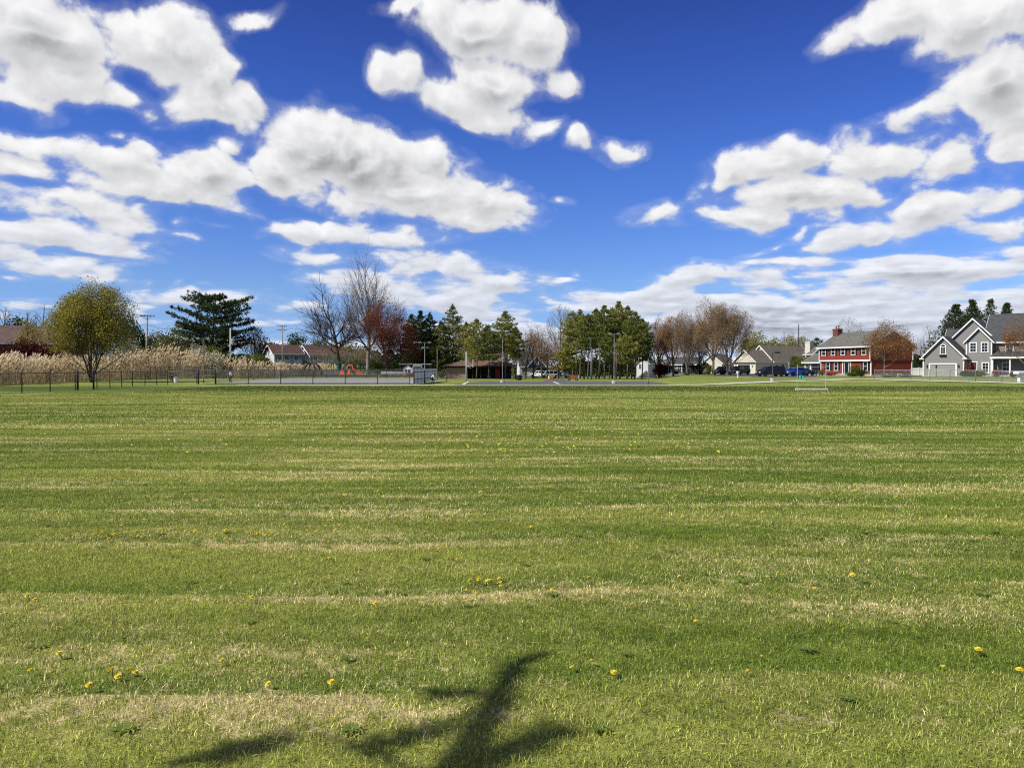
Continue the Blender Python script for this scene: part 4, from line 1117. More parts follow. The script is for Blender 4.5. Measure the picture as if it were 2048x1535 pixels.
# ---------------------------------------------------------------- fences
def wire_mat(name, col, dens):
    m = bpy.data.materials.new(name); m.use_nodes = True; t = m.node_tree; t.nodes.clear(); k = NT(t)
    s = k.sep(k.n('ShaderNodeTexCoord').outputs['Object'])
    def lines(sgn):
        v = k.math('ADD', k.math('MULTIPLY', s[0], 1 / 0.07), k.math('MULTIPLY', s[2], sgn / 0.07))
        return k.math('LESS_THAN', k.math('FRACT', v), dens)
    f = k.math('MAXIMUM', lines(1), lines(-1))
    d = k.n('ShaderNodeBsdfDiffuse'); d.inputs[0].default_value = col + (1,)
    tr = k.n('ShaderNodeBsdfTransparent'); mx = k.n('ShaderNodeMixShader'); k.set(mx.inputs[0], f)
    t.links.new(tr.outputs[0], mx.inputs[1]); t.links.new(d.outputs[0], mx.inputs[2])
    t.links.new(mx.outputs[0], k.n('ShaderNodeOutputMaterial').inputs[0])
    return m
GALV = pmat('galvanised', (0.36, 0.37, 0.37), 0.5, 0.1, metal=0.35); GALV_D = pmat('dark_galvanised', (0.10, 0.105, 0.10), 0.55, 0.12, metal=0.3)
DKPOST = pmat('dark_post', (0.022, 0.024, 0.024), 0.5, 0.1)
WIRE = wire_mat('chain_link', (0.13, 0.135, 0.13), 0.085); WIRE_L = wire_mat('chain_link_pale', (0.34, 0.35, 0.35), 0.05)
def chain_fence(label, pts, h, postm, wirem, gap=3.0, skip=(), group=None, bottom=False):
    """posts, top rail and wire mesh along a line of ground points"""
    o = Vector((pts[0][0], pts[0][1], gz(*pts[0])))
    t = thing('chain_link_fence', label, 'fence', o, 0, group)
    rail = MB()
    for i in range(len(pts) - 1):
        a, b = Vector(pts[i]), Vector(pts[i + 1]); L = (b - a).length; d = (b - a) / L
        n = max(1, round(L / gap)); P = []
        for j in range(n + 1):
            q = a + d * (L * j / n); q3 = Vector((q.x, q.y, gz(q.x, q.y))) - o; P.append(q3)
            if j == 0 and i > 0: continue
            MB().lathe([(0.038, -0.1), (0.038, h + 0.02), (0.045, h + 0.03), (0.01, h + 0.08)], 6, q3).build('post', postm, t, smooth=True)
        rail.tube([p + Vector((0, 0, h - 0.02)) for p in P], 0.026, 5)
        if bottom: rail.tube([p + Vector((0, 0, 0.12)) for p in P], 0.022, 5)
        V, Fq = [], []
        for p in P:
            l = (p - P[0]).length; z = p.z
            V += [(l, 0, z + 0.03), (l, 0, z + h - 0.04)]
        for j in range(len(P) - 1): Fq.append((2*j, 2*j+2, 2*j+3, 2*j+1))
        w = np_mesh('wire_mesh', [(np.array(V), np.array(Fq), 0)], wirem, t, P[0] * 1.0 - Vector((0, 0, P[0].z)))
        w.rotation_euler = (0, 0, math.atan2(d.y, d.x))
    rail.build('rail', postm, t, smooth=True)
    return t
def build_fences():
    chain_fence('long dark chain link fence along the left edge of the field by the reeds', [(-30.2, 30), (-30.3, 53.4)], 1.25, GALV_D, WIRE, 2.9)
    g = thing('fence_gate', 'narrow gap between two thick dark posts in the left fence', 'gate', (-30.3, 54.7, 0))
    for y in (-1.0, 1.05): MB().lathe([(0.07, -0.1), (0.07, 1.36), (0.02, 1.42)], 8, (0, y, 0)).build('post', DKPOST, g, smooth=True)
    MB().tube([(0, -0.95, 0.75), (0, 1.0, 0.75)], 0.03, 5).tube([(0, -0.95, 1.2), (0, 1.0, 1.2)], 0.03, 5).build('rail', GALV_D, g)
    chain_fence('dark chain link fence between the yellow tree and the sports court', [(-30.3, 56.2), (-31.8, 64.5), (-32.3, 72.2), (-29.6, 72.3)], 1.25, GALV_D, WIRE, 2.9)
    chain_fence('dark chain link fence across the front of the sports court', [(-27.8, 72.3), (-9.6, 72.3)], 1.28, GALV_D, WIRE, 3.0, bottom=True)
    g = thing('fence_gate', 'court gate with cross bar between two dark posts', 'gate', (-28.7, 72.3, 0))
    for x in (-0.75, 0.85): MB().lathe([(0.07, -0.1), (0.07, 1.42), (0.02, 1.46)], 8, (x, 0, 0)).build('post', DKPOST, g, smooth=True)
    MB().tube([(-0.7, 0, 0.8), (0.8, 0, 0.8)], 0.035, 5).tube([(-0.7, 0, 1.3), (0.8, 0, 1.3)], 0.03, 5).build('rail', GALV_D, g)
    chain_fence('far chain link fence behind the court in front of the reeds', [(-48, 104), (-31, 106), (-9, 106)], 1.3, GALV_D, WIRE, 2.6)
    chain_fence('tall chain link fence by the reeds left of the climbing dome', [(-46, 98), (-32.5, 105.5)], 1.7, GALV_D, WIRE, 2.2)
    chain_fence('chain link fence with a pale top rail behind the playground', [(-48, 152), (-15, 152)], 1.2, GALV, WIRE, 3.0)
    chain_fence('pale galvanised chain link fence along the sidewalk before the grey house', [gp(1749, 759.6), gp(1900, 762.3), gp(2060, 766.4), gp(2160, 769.5)], 1.12, GALV, WIRE_L, 2.6)
    # pale slatted screen at the end of the court
    t = thing('slatted_fence', 'pale grey upright slat fence at the right end of the court', 'fence', (-9.2, 72.4, 0))
    sl = pmat('pale_slat', (0.52, 0.56, 0.60), 0.6, 0.08)
    m = MB()
    L = 22.0
    for i in range(58):
        y = i * L / 58; m.box(-0.02, 0.02, y + 0.02, y + L / 58 - 0.035, 0.06, 1.42)
    m.build('slats', sl, t)
    for i in range(9): MB().box(-0.06, 0.03, i * L / 8 - 0.09, i * L / 8 + 0.09, 0, 1.5).build('post', DKPOST, t)
    MB().box(0.03, 0.06, 0, L, 0.4, 0.48).box(0.03, 0.06, 0, L, 1.1, 1.18).build('rail', GALV_D, t)
    t = thing('board_fence', 'solid white board fence between the red and grey houses', 'fence', (X(1822, 150), 150, 0), R(-14))
    m = MB()
    for i in range(20): m.box(i * 0.14, i * 0.14 + 0.13, 0, 0.04, 0.05, 1.45)
    m.build('panel', WHITE, t)
    for x in (0.0, 1.4, 2.8): MB().box(x - 0.06, x + 0.06, -0.05, 0.09, 0, 1.6).build('post', WHITE, t)
build_fences()

# ---------------------------------------------------------------- poles and lamps
def pole_at(px, py): d = dist_at(px, py); x = X(px, d); return Vector((x, d, gz(x, d))), d
def park_lamp(label, px, base, top, heads=2, mat=None, group='tall lamps round the court and car park', r=0.055, foot=False, span=0.5):
    p, d = pole_at(px, base); h = (base - top) * d / F
    t = thing('park_lamp', label, 'lamp', p, 0, group); mat = mat or GALV_D
    MB().lathe([(r * 1.5, -0.05), (r * 1.4, 0.3), (r, 0.35), (r * 0.7, h - 0.05)], 8).build('pole', mat, t, smooth=True)
    if foot: MB().lathe([(0.24, -0.1), (0.24, 0.28), (0.2, 0.32)], 12).build('foot', CONC, t)
    if heads:
        MB().bar((-span, 0, h - 0.04), (span if heads > 1 else 0.05, 0, h - 0.04), 0.05).build('arm', mat, t)
        for s in (-1, 1)[:heads]:
            MB().mesh([(s*span-.2,-.16,h-.1),(s*span+.2,-.16,h-.1),(s*span+.2,.16,h-.1),(s*span-.2,.16,h-.1),(s*span-.13,-.1,h+.07),(s*span+.13,-.1,h+.07),(s*span+.13,.1,h+.07),(s*span-.13,.1,h+.07)],
                      [(0,3,2,1),(4,5,6,7),(0,1,5,4),(1,2,6,5),(2,3,7,6),(3,0,4,7)]).build('lamp_head', mat, t)
    return t
def wires(label, spans, r=0.016):
    """cables hanging between pairs of points"""
    m = MB(); o = Vector(spans[0][0])
    for a, b, sag in spans:
        a, b = Vector(a), Vector(b)
        m.tube([a.lerp(b, t / 12) - o - Vector((0, 0, sag * 4 * (t / 12) * (1 - t / 12))) for t in range(13)], r, 4)
    w = m.build('overhead_wires', pmat('cable', (0.03, 0.03, 0.032), 0.6), None, o)
    return tag(w, label, 'wires')
def utility_pole(label, px, top, d, base_z=0.0, mat=None, arms=1, xf=False, rz=0.3, lean=0.0):
    h = Z(top, d) - base_z
    t = thing('utility_pole', label, 'utility pole', (X(px, d), d, base_z), rz, 'timber utility poles')
    mat = mat or pmat('weathered_pole', (0.34, 0.31, 0.27), 0.9, 0.25)
    MB().tube([(0, 0, -0.1), (lean * 0.5, 0, h * 0.5), (lean, 0, h)], [0.17, 0.14, 0.10], 8).build('pole', mat, t, smooth=True)
    for i in range(arms):
        z = h - 0.35 - 0.9 * i
        c = MB().box(-1.1 + lean, 1.1 + lean, -0.16, -0.08, z - 0.06, z + 0.06)
        for x in (-1.0, -0.45, 0.45, 1.0): c.lathe([(0.05, z + 0.06), (0.07, z + 0.16), (0.02, z + 0.24)], 6, (x + lean, -0.12, 0))
        c.bar((-0.6 + lean, -0.12, z - 0.05), (lean, -0.12, z - 0.6), 0.04); c.bar((0.6 + lean, -0.12, z - 0.05), (lean, -0.12, z - 0.6), 0.04)
        c.build('crossarm', pmat('arm_timber', (0.16, 0.14, 0.12), 0.9, 0.2), t)
    if xf: MB().lathe([(0.05, h - 2.6), (0.25, h - 2.55), (0.25, h - 1.7), (0.08, h - 1.62)], 10, (0.35, -0.1, 0)).build('transformer', pmat('transformer_grey', (0.33, 0.35, 0.36), 0.5), t)
    return t
def build_poles():
    park_lamp('dark twin headed lamp at the left end of the court', 407, 765.5, 676, 2)
    park_lamp('dark lamp pole in front of the far reeds at the back of the court', 507, 758.5, 689, 1)
    park_lamp('slim lamp pole rising behind the slatted court fence', 849.5, 765.5, 684, 2, r=0.06)
    park_lamp('bare grey pole at the far end of the slatted court fence', 874.5, 760.5, 695, 0, pmat('pole_grey', (0.16, 0.155, 0.135), 0.6))
    g = pmat('pole_grey', (0.30, 0.29, 0.25))
    park_lamp('grey pole on a pale foot in the car park before the pavilion posts', 1005, 765.5, 676, 0, g, r=0.045, foot=True)
    park_lamp('grey twin headed lamp on a pale foot in the car park before the pines', 1228.3, 767.5, 667, 2, g, r=0.048, foot=True, span=0.42)
    park_lamp('dark single headed lamp standing at the near edge of the pine grove', 1181.5, 758.5, 676, 1, r=0.06)
    park_lamp('short grey post by the path at the right end of the car park', 1296.5, 768, 716, 0, g, r=0.05, group=None)
    t = park_lamp('black lamp post with one boxy head on the lawn before the cream house', 1545, 761.8, 703.5, 0, DKPOST, None, 0.07, True)
    h = (761.8 - 703.5) * pole_at(1545, 761.8)[1] / F
    MB().bar((0, 0, h - 0.08), (0.45, 0, h - 0.05), 0.06).build('arm', DKPOST, t); MB().box(0.32, 0.80, -0.16, 0.16, h - 0.16, h + 0.02).build('lamp_head', DKPOST, t)
    p, d = pole_at(1872.5, 752.3)
    t = thing('garden_lamp', 'small black lantern post in front of the grey garage door', 'lamp', p)
    MB().lathe([(0.09, 0), (0.07, 0.2), (0.04, 0.25), (0.035, 1.45)], 8).build('pole', DKPOST, t)
    MB().lathe([(0.06, 1.45), (0.13, 1.5), (0.17, 1.75), (0.22, 1.78), (0.02, 1.95)], 6).build('lantern', DKPOST, t)
    # basketball hoop
    p, d = pole_at(932.5, 763.5); h = 59.5 * d / F
    t = thing('basketball_hoop', 'pale basketball post with sideways backboard at the left of the car park', 'basketball hoop', p)
    pm = pmat('pale_pole', (0.5, 0.5, 0.48), 0.5, 0.08)
    MB().lathe([(0.075, -0.1), (0.07, h)], 8).build('pole', pm, t, smooth=True)
    MB().bar((0, 0, 2.05), (0.85, 0, 2.05), 0.09).bar((0, 0, 2.0), (0.6, 0, 1.75), 0.05).build('arm', pm, t)
    MB().box(0.85, 0.90, -0.85, 0.85, 1.85, 2.85).build('backboard', WHITE, t)
    rm = MB(); rm.tube([(1.13 + 0.23 * math.cos(a * math.pi / 8), 0.23 * math.sin(a * math.pi / 8), 2.0) for a in range(17)], 0.012, 4); rm.build('rim', pmat('rim_orange', (0.6, 0.12, 0.03), 0.5), t)
    # utility poles and wires
    utility_pole('leaning pale utility pole with one crossarm among the left bushes', 291.5, 628, 125, lean=0.35)
    utility_pole('pale utility pole with a grey transformer before the big dark pine', 461.5, 656, 122, mat=pmat('silver_pole', (0.50, 0.50, 0.48), 0.6, 0.2), arms=0, xf=True)
    utility_pole('tall utility pole with two crossarms in front of the flats', 565.3, 649, 175, arms=2, rz=0.0)
    a = (X(293.8, 125), 125, Z(631, 125)); b = (X(-60, 112), 112, Z(588, 112)); c = (X(463, 122), 122, Z(659, 122)); e = (X(565.3, 175), 175, Z(653, 175))
    q = lambda v, dx, dz: (v[0] + dx, v[1], v[2] + dz)
    wires('thin overhead wires sagging across the upper left past the yellow tree', [(b, a, 0.7), (q(b, 0, -0.35), q(a, 0.6, 0), 0.8), (q(b, 0, -1.4), q(a, 0, -1.6), 0.7)])
    wires('sagging bundle of wires in front of the big dark pine', [((X(388, 121), 121, Z(660, 121)), c, 0.55), ((X(388, 121), 121, Z(664, 121)), q(c, 0, -0.5), 0.6), (q(a, 0, -1.5), (X(388, 121), 121, Z(661, 121)), 0.3)], 0.03)
    wires('faint overhead wires between the pine pole and the flats', [(c, e, 1.2), (q(c, 0, -0.3), q(e, 0.8, 0), 1.3)], 0.013)
    # aerial mast
    t = thing('aerial_mast', 'thin dark aerial mast rising behind the cream house roof', 'mast', (X(1596.5, 215), 215, 0))
    MB().tube([(0, 0, 0), (0, 0, 13.6)], 0.11, 5).build('pole', DKPOST, t)
    m = MB()
    for z, w in ((12.0, 0.7), (11.2, 0.5), (9.8, 0.4)): m.bar((-w / 2, 0, z), (w / 2, 0, z), 0.06)
    m.build('antenna', DKPOST, t)
build_poles()
# ---------------------------------------------------------------- vehicles: local x forwards, y to the left
TYRE = pmat('tyre_rubber', (0.012, 0.012, 0.012), 0.85, 0.1); RIM = pmat('alloy_rim', (0.45, 0.46, 0.47), 0.3, 0.05, metal=0.8)
LAMPG = pmat('headlamp_glass', (0.65, 0.67, 0.70), 0.12, 0.02, spec=0.6); TAILG = pmat('tail_lamp_glass', (0.30, 0.01, 0.01), 0.2, 0.05)
BLACKP = pmat('black_plastic', (0.015, 0.015, 0.016), 0.6, 0.1)
def paint(name, col): return pmat(name, col, 0.22, 0.03, 0.5, metal=0.15, spec=0.6)
CARS = {  # lower body outline, cabin outline (x, z), length, width
 'suv': ([(-2.3,.42),(-2.35,.75),(-2.3,1.02),(2.0,1.0),(2.28,.9),(2.36,.62),(2.33,.36)], [(-2.22,1.0),(-2.02,1.66),(-1.7,1.76),(0.35,1.76),(0.62,1.70),(1.28,1.0)], 1.9, .37),
 'van': ([(-2.4,.42),(-2.45,.8),(-2.4,1.05),(1.75,1.02),(2.25,.86),(2.42,.6),(2.38,.34)], [(-2.36,1.02),(-2.22,1.66),(-2.0,1.80),(0.5,1.80),(0.85,1.70),(1.75,1.0)], 1.95, .34),
 'sedan': ([(-2.25,.42),(-2.3,.72),(-2.2,.96),(-1.4,1.0),(1.1,.96),(1.95,.82),(2.25,.62),(2.22,.34)], [(-1.55,.98),(-0.95,1.38),(-0.6,1.45),(0.1,1.45),(0.4,1.40),(1.15,.95)], 1.8, .32),
 'hatch': ([(-1.95,.42),(-2.0,.75),(-1.92,1.0),(1.1,.98),(1.8,.84),(2.02,.6),(1.98,.34)], [(-1.9,.98),(-1.6,1.42),(-1.3,1.5),(0.15,1.5),(0.45,1.44),(1.2,.96)], 1.8, .33),
 'pickup': ([(-2.7,.52),(-2.75,.8),(-2.72,1.12),(1.6,1.1),(2.45,1.02),(2.62,.75),(2.6,.45)], [(-0.75,1.1),(-0.6,1.72),(-0.4,1.82),(0.6,1.82),(0.85,1.76),(1.5,1.08)], 1.95, .39),
}
def car(label, cat, kind, mat, loc, head, group=None, name='parked_car'):
    low, cab, W, wr = CARS[kind]
    t = thing(name, label, cat, loc, math.atan2(head[1], head[0]), group)
    x0, x1 = low[0][0], low[-1][0]
    fx, rx = x1 - 0.85, x0 + 0.85
    bot = []
    for cx in (fx, rx):         # wheel arches cut into the outline
        bot += [(cx + (wr + 0.08) * math.cos(a), max(0.30, wr + (wr + 0.08) * math.sin(a))) for a in [math.pi * i / 6 for i in range(7)]]
    poly = low + bot
    b = MB().prism(poly, (0, W / 2, 0), (1,0,0), (0,0,1), (0,-1,0), W)
    body = b.build('body', mat, t, bevel=0.03, smooth=False)
    n = len(cab); wb, wt = W / 2 - 0.04, W / 2 - 0.24
    zt = max(p[1] for p in cab)
    wy = lambda z: wb + (wt - wb) * (z - 0.98) / (zt - 0.98)
    vs = [(x, wy(z), z) for x, z in cab] + [(x, -wy(z), z) for x, z in cab]
    MB().mesh(vs, [tuple(range(n)), tuple(range(n, 2 * n))[::-1]] + [(i, i + n, (i + 1) % n + n, (i + 1) % n) for i in range(n)]).build('cabin', mat, t, bevel=0.02)
    # glass
    def inset(x, z, k=0.86):
        cx = sum(p[0] for p in cab) / n; cz = 1.0 + (zt - 1.0) * 0.52
        return (cx + (x - cx) * k, cz + (z - cz) * 0.74)
    gl = [inset(x, z) for x, z in cab]
    for s in (1, -1):
        m = MB(); xs = [p[0] for p in gl]; lo_, hi_ = min(xs), max(xs)
        vs = [(x, s * (wy(z) + 0.012), z) for x, z in gl]
        m.face(vs); m.mesh([(x, s * (wy(z) - 0.01), z) for x, z in gl], [tuple(range(n))])
        w = m.build('side_window', GLASS, t)
        p = MB()
        for f in ((0.36, 0.64) if kind in ('suv', 'van') else (0.5,)):
            px_ = lo_ + (hi_ - lo_) * f
            p.obox((px_, s * (wy(1.35) + 0.012), (1.0 + zt) / 2), (1,0,0), (0,1,0), (0, -s * 0.28, 1), 0.07, 0.03, (zt - 1.0) * 0.70)
        p.build('pillar', mat, w)
    for (a, c2), nm in (((cab[-1], cab[-2]), 'windscreen'), ((cab[0], cab[1]), 'rear_window')):
        d = Vector((c2[0] - a[0], 0, c2[1] - a[1])); nn = Vector((d.z, 0, -d.x)).normalized() * (1 if nm == 'windscreen' else -1)
        m = MB(); q = []
        for k, s in ((0.12, 1), (0.12, -1), (0.92, -1), (0.92, 1)):
            z = a[1] + d.z * k; q.append(Vector((a[0] + d.x * k, s * (wy(z) - 0.08), z)) + nn * 0.015)
        m.mesh(q + [v - nn * 0.03 for v in q], [(0,1,2,3),(7,6,5,4),(0,4,5,1),(1,5,6,2),(2,6,7,3),(3,7,4,0)]).build(nm, GLASS, t)
    for s in (1, -1):
        for cx in (fx, rx):
            w = MB().lathe([(wr * 0.62, -0.11), (wr * 0.95, -0.11), (wr, -0.07), (wr, 0.07), (wr * 0.95, 0.11), (wr * 0.62, 0.11)], 16, (cx, s * (W / 2 - 0.10), wr), 'Y').build('wheel', TYRE, t)
            r = MB().lathe([(wr * 0.64, 0.0), (wr * 0.62, 0.06), (wr * 0.2, 0.04), (wr * 0.12, 0.07)], 10, (cx, s * (W / 2 - 0.05), wr), 'Y')
            if s < 0: r.v = [(x, 2 * s * (W / 2 - 0.05) - y, z) for x, y, z in r.v]
            r.build('rim', RIM, w)
        hz = low[-2][1] + 0.12
        MB().box(x1 - 0.12, x1 + 0.045, s * (W / 2 - 0.42) - 0.2, s * (W / 2 - 0.42) + 0.2, hz - 0.08, hz + 0.09).build('headlight', LAMPG, t)
        MB().box(x0 - 0.06, x0 + 0.06, s * (W / 2 - 0.2) - 0.12, s * (W / 2 - 0.2) + 0.12, 0.74, 1.0).build('tail_light', TAILG, t)
        MB().box(cab[-1][0] - 0.35, cab[-1][0] - 0.2, s * (W / 2 + 0.08) - 0.09, s * (W / 2 + 0.08) + 0.09, 1.02, 1.18).build('mirror', mat, t)
    MB().box(x1 - 0.1, x1 + 0.05, -W / 2 + 0.15, W / 2 - 0.15, 0.30, 0.48).build('bumper', BLACKP, t)
    MB().box(x1 - 0.05, x1 + 0.052, -0.42, 0.42, 0.56, 0.76).build('grille', BLACKP, t)
    if kind == 'pickup':
        MB().box(-2.6, -0.85, -W / 2 + 0.1, W / 2 - 0.1, 1.12, 1.135).build('bed_liner', BLACKP, t)
        for s in (1, -1): MB().box(-2.72, -0.78, s * (W / 2 - 0.06) - 0.05, s * (W / 2 - 0.06) + 0.05, 1.1, 1.28).build('bed_side', mat, t)
    return t
def build_cars():
    blk = paint('black_paint', (0.008, 0.009, 0.012)); blu = paint('blue_paint', (0.01, 0.07, 0.42)); nav = paint('dark_blue_paint', (0.016, 0.02, 0.045))
    gry = paint('charcoal_paint', (0.04, 0.043, 0.05)); wht = paint('white_paint', (0.72, 0.73, 0.74)); slv = paint('silver_paint', (0.30, 0.31, 0.32))
    def at(px, py): d = dist_at(px, py); x = X(px, d); return (x, d, gz(x, d) + 0.03)
    G = 'cars parked at the houses'
    car('black people carrier side on before the cream house, nose to the left', 'van', 'van', blk, at(1541, 752.7), (-0.97, -0.22), G)
    car('bright blue hatchback parked left of the red house', 'car', 'hatch', blu, at(1590, 752.2), (-0.93, -0.32), G)
    car('dark blue car beside the bright blue hatchback, behind the goal frame', 'car', 'sedan', nav, at(1606, 751.6), (0.95, 0.25), G)
    car('dark pickup truck in front of the open cream garage', 'pickup truck', 'pickup', nav, at(1478, 750.0), (-0.75, -0.66), G)
    car('charcoal car under the two big brown trees', 'car', 'suv', gry, at(1445, 749.6), (-0.8, -0.6), G)
    car('white pickup truck beside the navy house', 'pickup truck', 'pickup', wht, (X(1082, 186), 186, gz(X(1082, 186), 186)), (-0.9, 0.4), G)
    car('white van between the navy house and the tall bare tree', 'van', 'van', wht, (X(1098, 183), 183, gz(X(1098, 183), 183)), (-0.95, -0.3), G)
    car('silver car just right of the tall bare tree trunk', 'car', 'sedan', slv, (X(1124, 184), 184, gz(X(1124, 184), 184)), (0.9, -0.4), G)
    car('silver pickup truck beside the maroon shrub', 'pickup truck', 'pickup', slv, (X(1337, 172), 172, 0), (0.95, -0.3), G)
    car('white van facing the camera behind the slatted court fence', 'van', 'van', paint('dull_white_paint', (0.45, 0.46, 0.46)), (X(835, 139), 139, 0.2), (0.12, -1), G)
    # low orange wagon and the works barrier
    d = 119; t = thing('utility_cart', 'low orange wagon with black wheels and a white end board', 'cart', (X(1148, d), d, gz(X(1148, d), d)), R(-6))
    org = pmat('rust_orange', (0.34, 0.10, 0.035), 0.6, 0.15)
    MB().box(-0.68, 0.62, -0.5, 0.5, 0.34, 0.80).box(-0.72, 0.66, -0.54, 0.54, 0.76, 0.82).build('box', org, t, bevel=0.015)
    MB().box(0.63, 0.70, -0.5, 0.5, 0.2, 0.84).build('end_board', WHITE, t)
    for x in (-0.72, 0.42):
        for y in (-0.56, 0.56):
            w = MB().lathe([(0.12, -0.07), (0.24, -0.08), (0.26, -0.03), (0.26, 0.03), (0.24, 0.08), (0.12, 0.07)], 14, (x, y, 0.26), 'Y').build('wheel', TYRE, t)
            MB().lathe([(0.13, -0.085), (0.05, -0.09)], 10, (x, y, 0.26), 'Y').build('rim', RIM, w)
    MB().bar((-0.7, 0, 0.36), (-1.25, 0, 0.3), 0.06).build('drawbar', BLACKP, t)
    d = 132; p = (X(1098.5, d), d, gz(X(1098.5, d), d))
    t = thing('traffic_barrel', 'orange and white traffic barrel on the grass by the car park drive', 'traffic barrel', p)
    MB().lathe([(0.26, 0), (0.26, 0.06), (0.19, 0.08), (0.18, 0.66), (0.15, 0.72), (0.06, 0.73)], 14).build('drum', pmat('safety_orange', (0.75, 0.16, 0.02), 0.5), t)
    for z in (0.24, 0.46): MB().lathe([(0.20, z), (0.197, z + 0.10)], 14).build('stripe', WHITE, t)
    t = thing('traffic_barricade', 'small tilted orange barricade beside the traffic barrel', 'barricade', (X(1104.5, d), d, p[2]), R(10))
    MB().bar((-0.2, 0, 0.1), (0.28, 0, 0.62), 0.04, 0.22).build('board', pmat('safety_orange', (0.75, 0.16, 0.02)), t)
    MB().bar((0.18, 0.2, 0), (0.18, 0, 0.6), 0.05).bar((0.18, -0.2, 0), (0.18, 0, 0.6), 0.05).build('leg', BLACKP, t)
    d = 125; t = thing('litter_bin', 'squat dark bin on the grass below the pavilion corner', 'bin', (X(1038, d), d, gz(X(1038, d), d)))
    MB().lathe([(0.42, 0), (0.46, 0.05), (0.5, 0.72)], 14).build('body', BLACKP, t); MB().lathe([(0.53, 0.70), (0.52, 0.78), (0.3, 0.86)], 14).build('lid', DKPOST, t)
build_cars()

# ---------------------------------------------------------------- field frame, post boxes, playground
def build_small():
    d = 53.6; xl, xr = X(1594.5, d), X(1652, d)
    t = thing('goal_frame', 'small metal goal frame with a thick white base beam on the grass', 'goal', (xl, d, 0))
    w = xr - xl
    gm = pmat('pale_pole', (0.5, 0.5, 0.48))
    for x in (0, w): MB().lathe([(0.022, -0.05), (0.021, 1.76), (0.022, 1.78)], 8, (x, 0, 0)).build('post', gm, t)
    MB().tube([(0, 0, 1.62), (w, 0, 1.62)], 0.010, 6).build('crossbar', gm, t)
    MB().box(-0.13, w + 0.13, -0.07, 0.07, 0.0, 0.13).build('base_beam', pmat('chalky_beam', (0.66, 0.63, 0.54), 0.8, 0.12), t, bevel=0.01)
    c = MB()
    xs = [0.05 + 0.34 * i / 6 for i in range(7)]
    vs = [(x, 0.03 * math.sin(i * 1.7) - s * 0.012, z + 0.015 * math.sin(i)) for s in (0, 1) for z in (0.80, 1.03) for i, x in enumerate(xs)]
    fs = []
    for s in (0, 14):
        fs += [(s + i, s + i + 1, s + i + 8, s + i + 7) for i in range(6)]
    fs += [(i, i + 1, i + 15, i + 14) for i in range(6)] + [(7 + i, 8 + i, 22 + i, 21 + i) for i in range(6)]
    o = c.mesh(vs, fs).build('teal_flag', pmat('teal_cloth', (0.03, 0.42, 0.33), 0.8, 0.1), None, (xl + 0.02, d, 0)); tag(o, 'small teal cloth tied low on the left goal post', 'flag')
    d = dist_at(2040, 763.2)
    t = thing('letter_box', 'chunky white letter box on a white post by the sidewalk', 'letter box', (X(2040, d), d, 0), R(20))
    MB().box(-0.17, 0.17, -0.14, 0.14, 0, 0.95).build('post', WHITE, t, bevel=0.02)
    m = MB().prism([(-0.28, 0), (0.28, 0), (0.28, 0.18), (0.16, 0.30), (-0.16, 0.30), (-0.28, 0.18)], (-0.55, 0, 0.95), (0,1,0), (0,0,1), (1,0,0), 1.1); m.build('box', WHITE, t)
    d = dist_at(1475.5, 755.2)
    t = thing('letter_box', 'slim white letter box post on the lawn before the dark pickup', 'letter box', (X(1475.5, d), d, gz(X(1475.5, d), d)), 0.3)
    MB().box(-0.07, 0.07, -0.07, 0.07, -0.05, 0.75).box(-0.3, 0.3, -0.04, 0.04, 0.5, 0.6).build('post', WHITE, t)
    MB().box(-0.13, 0.13, -0.25, 0.25, 0.75, 1.0).build('box', WHITE, t, bevel=0.03)
    # climbing dome
    d = 137; t = thing('climbing_dome', 'dark arched climbing dome with a red rope net', 'climbing frame', (X(624, d), d, 0))
    arc = MB(); k = 14
    for a in range(5):
        az = math.pi * a / 5 + 0.2
        arc.tube([(1.85 * math.cos(math.pi * i / k) * math.cos(az), 1.85 * math.cos(math.pi * i / k) * math.sin(az), 0.3 + 2.05 * math.sin(math.pi * i / k) - (0.3 if i in (0, k) else 0)) for i in range(k + 1)], 0.095, 6)
    arc.lathe([(0.05, 2.2), (0.2, 2.25), (0.18, 2.48), (0.05, 2.52)], 10)
    arc.build('arch', DKPOST, t, smooth=True)
    net = MB()
    for z, r in ((0.5, 1.15), (0.95, 1.05), (1.4, 0.85), (1.85, 0.5)):
        net.tube([(r * math.cos(i * math.pi / 6), r * math.sin(i * math.pi / 6), z) for i in range(13)], 0.035, 4)
    for i in range(10):
        a = i * math.pi / 5; net.tube([(1.2 * math.cos(a), 1.2 * math.sin(a), 0.1), (0.95 * math.cos(a), 0.95 * math.sin(a), 1.2), (0.1 * math.cos(a), 0.1 * math.sin(a), 2.3)], 0.03, 4)
    net.build('rope_net', pmat('red_rope', (0.28, 0.09, 0.07), 0.8, 0.1), t)
    # play tower
    d = 136; t = thing('play_structure', 'green play tower with red and orange slides', 'playground', (X(690, d), d, 0))
    gr = pmat('play_green', (0.03, 0.14, 0.085), 0.45, 0.08); dg = pmat('play_dark_green', (0.012, 0.045, 0.03), 0.5); red = pmat('slide_red', (0.72, 0.085, 0.035), 0.35, 0.06); org = pmat('hood_orange', (0.78, 0.20, 0.06), 0.4); ye = pmat('play_yellow', (0.62, 0.50, 0.08), 0.5); bl = pmat('play_blue', (0.07, 0.12, 0.20), 0.6)
    for x in (-2.2, -0.95, 0.45, 1.65):
        for y in (-0.6, 0.6): MB().lathe([(0.055, 0), (0.055, 2.5), (0.03, 2.55)], 8, (x, y, 0)).build('post', dg, t)
    for a, b in ((-2.25, -0.9), (0.4, 1.7)): MB().box(a, b, -0.65, 0.65, 1.08, 1.18).build('deck', bl, t)
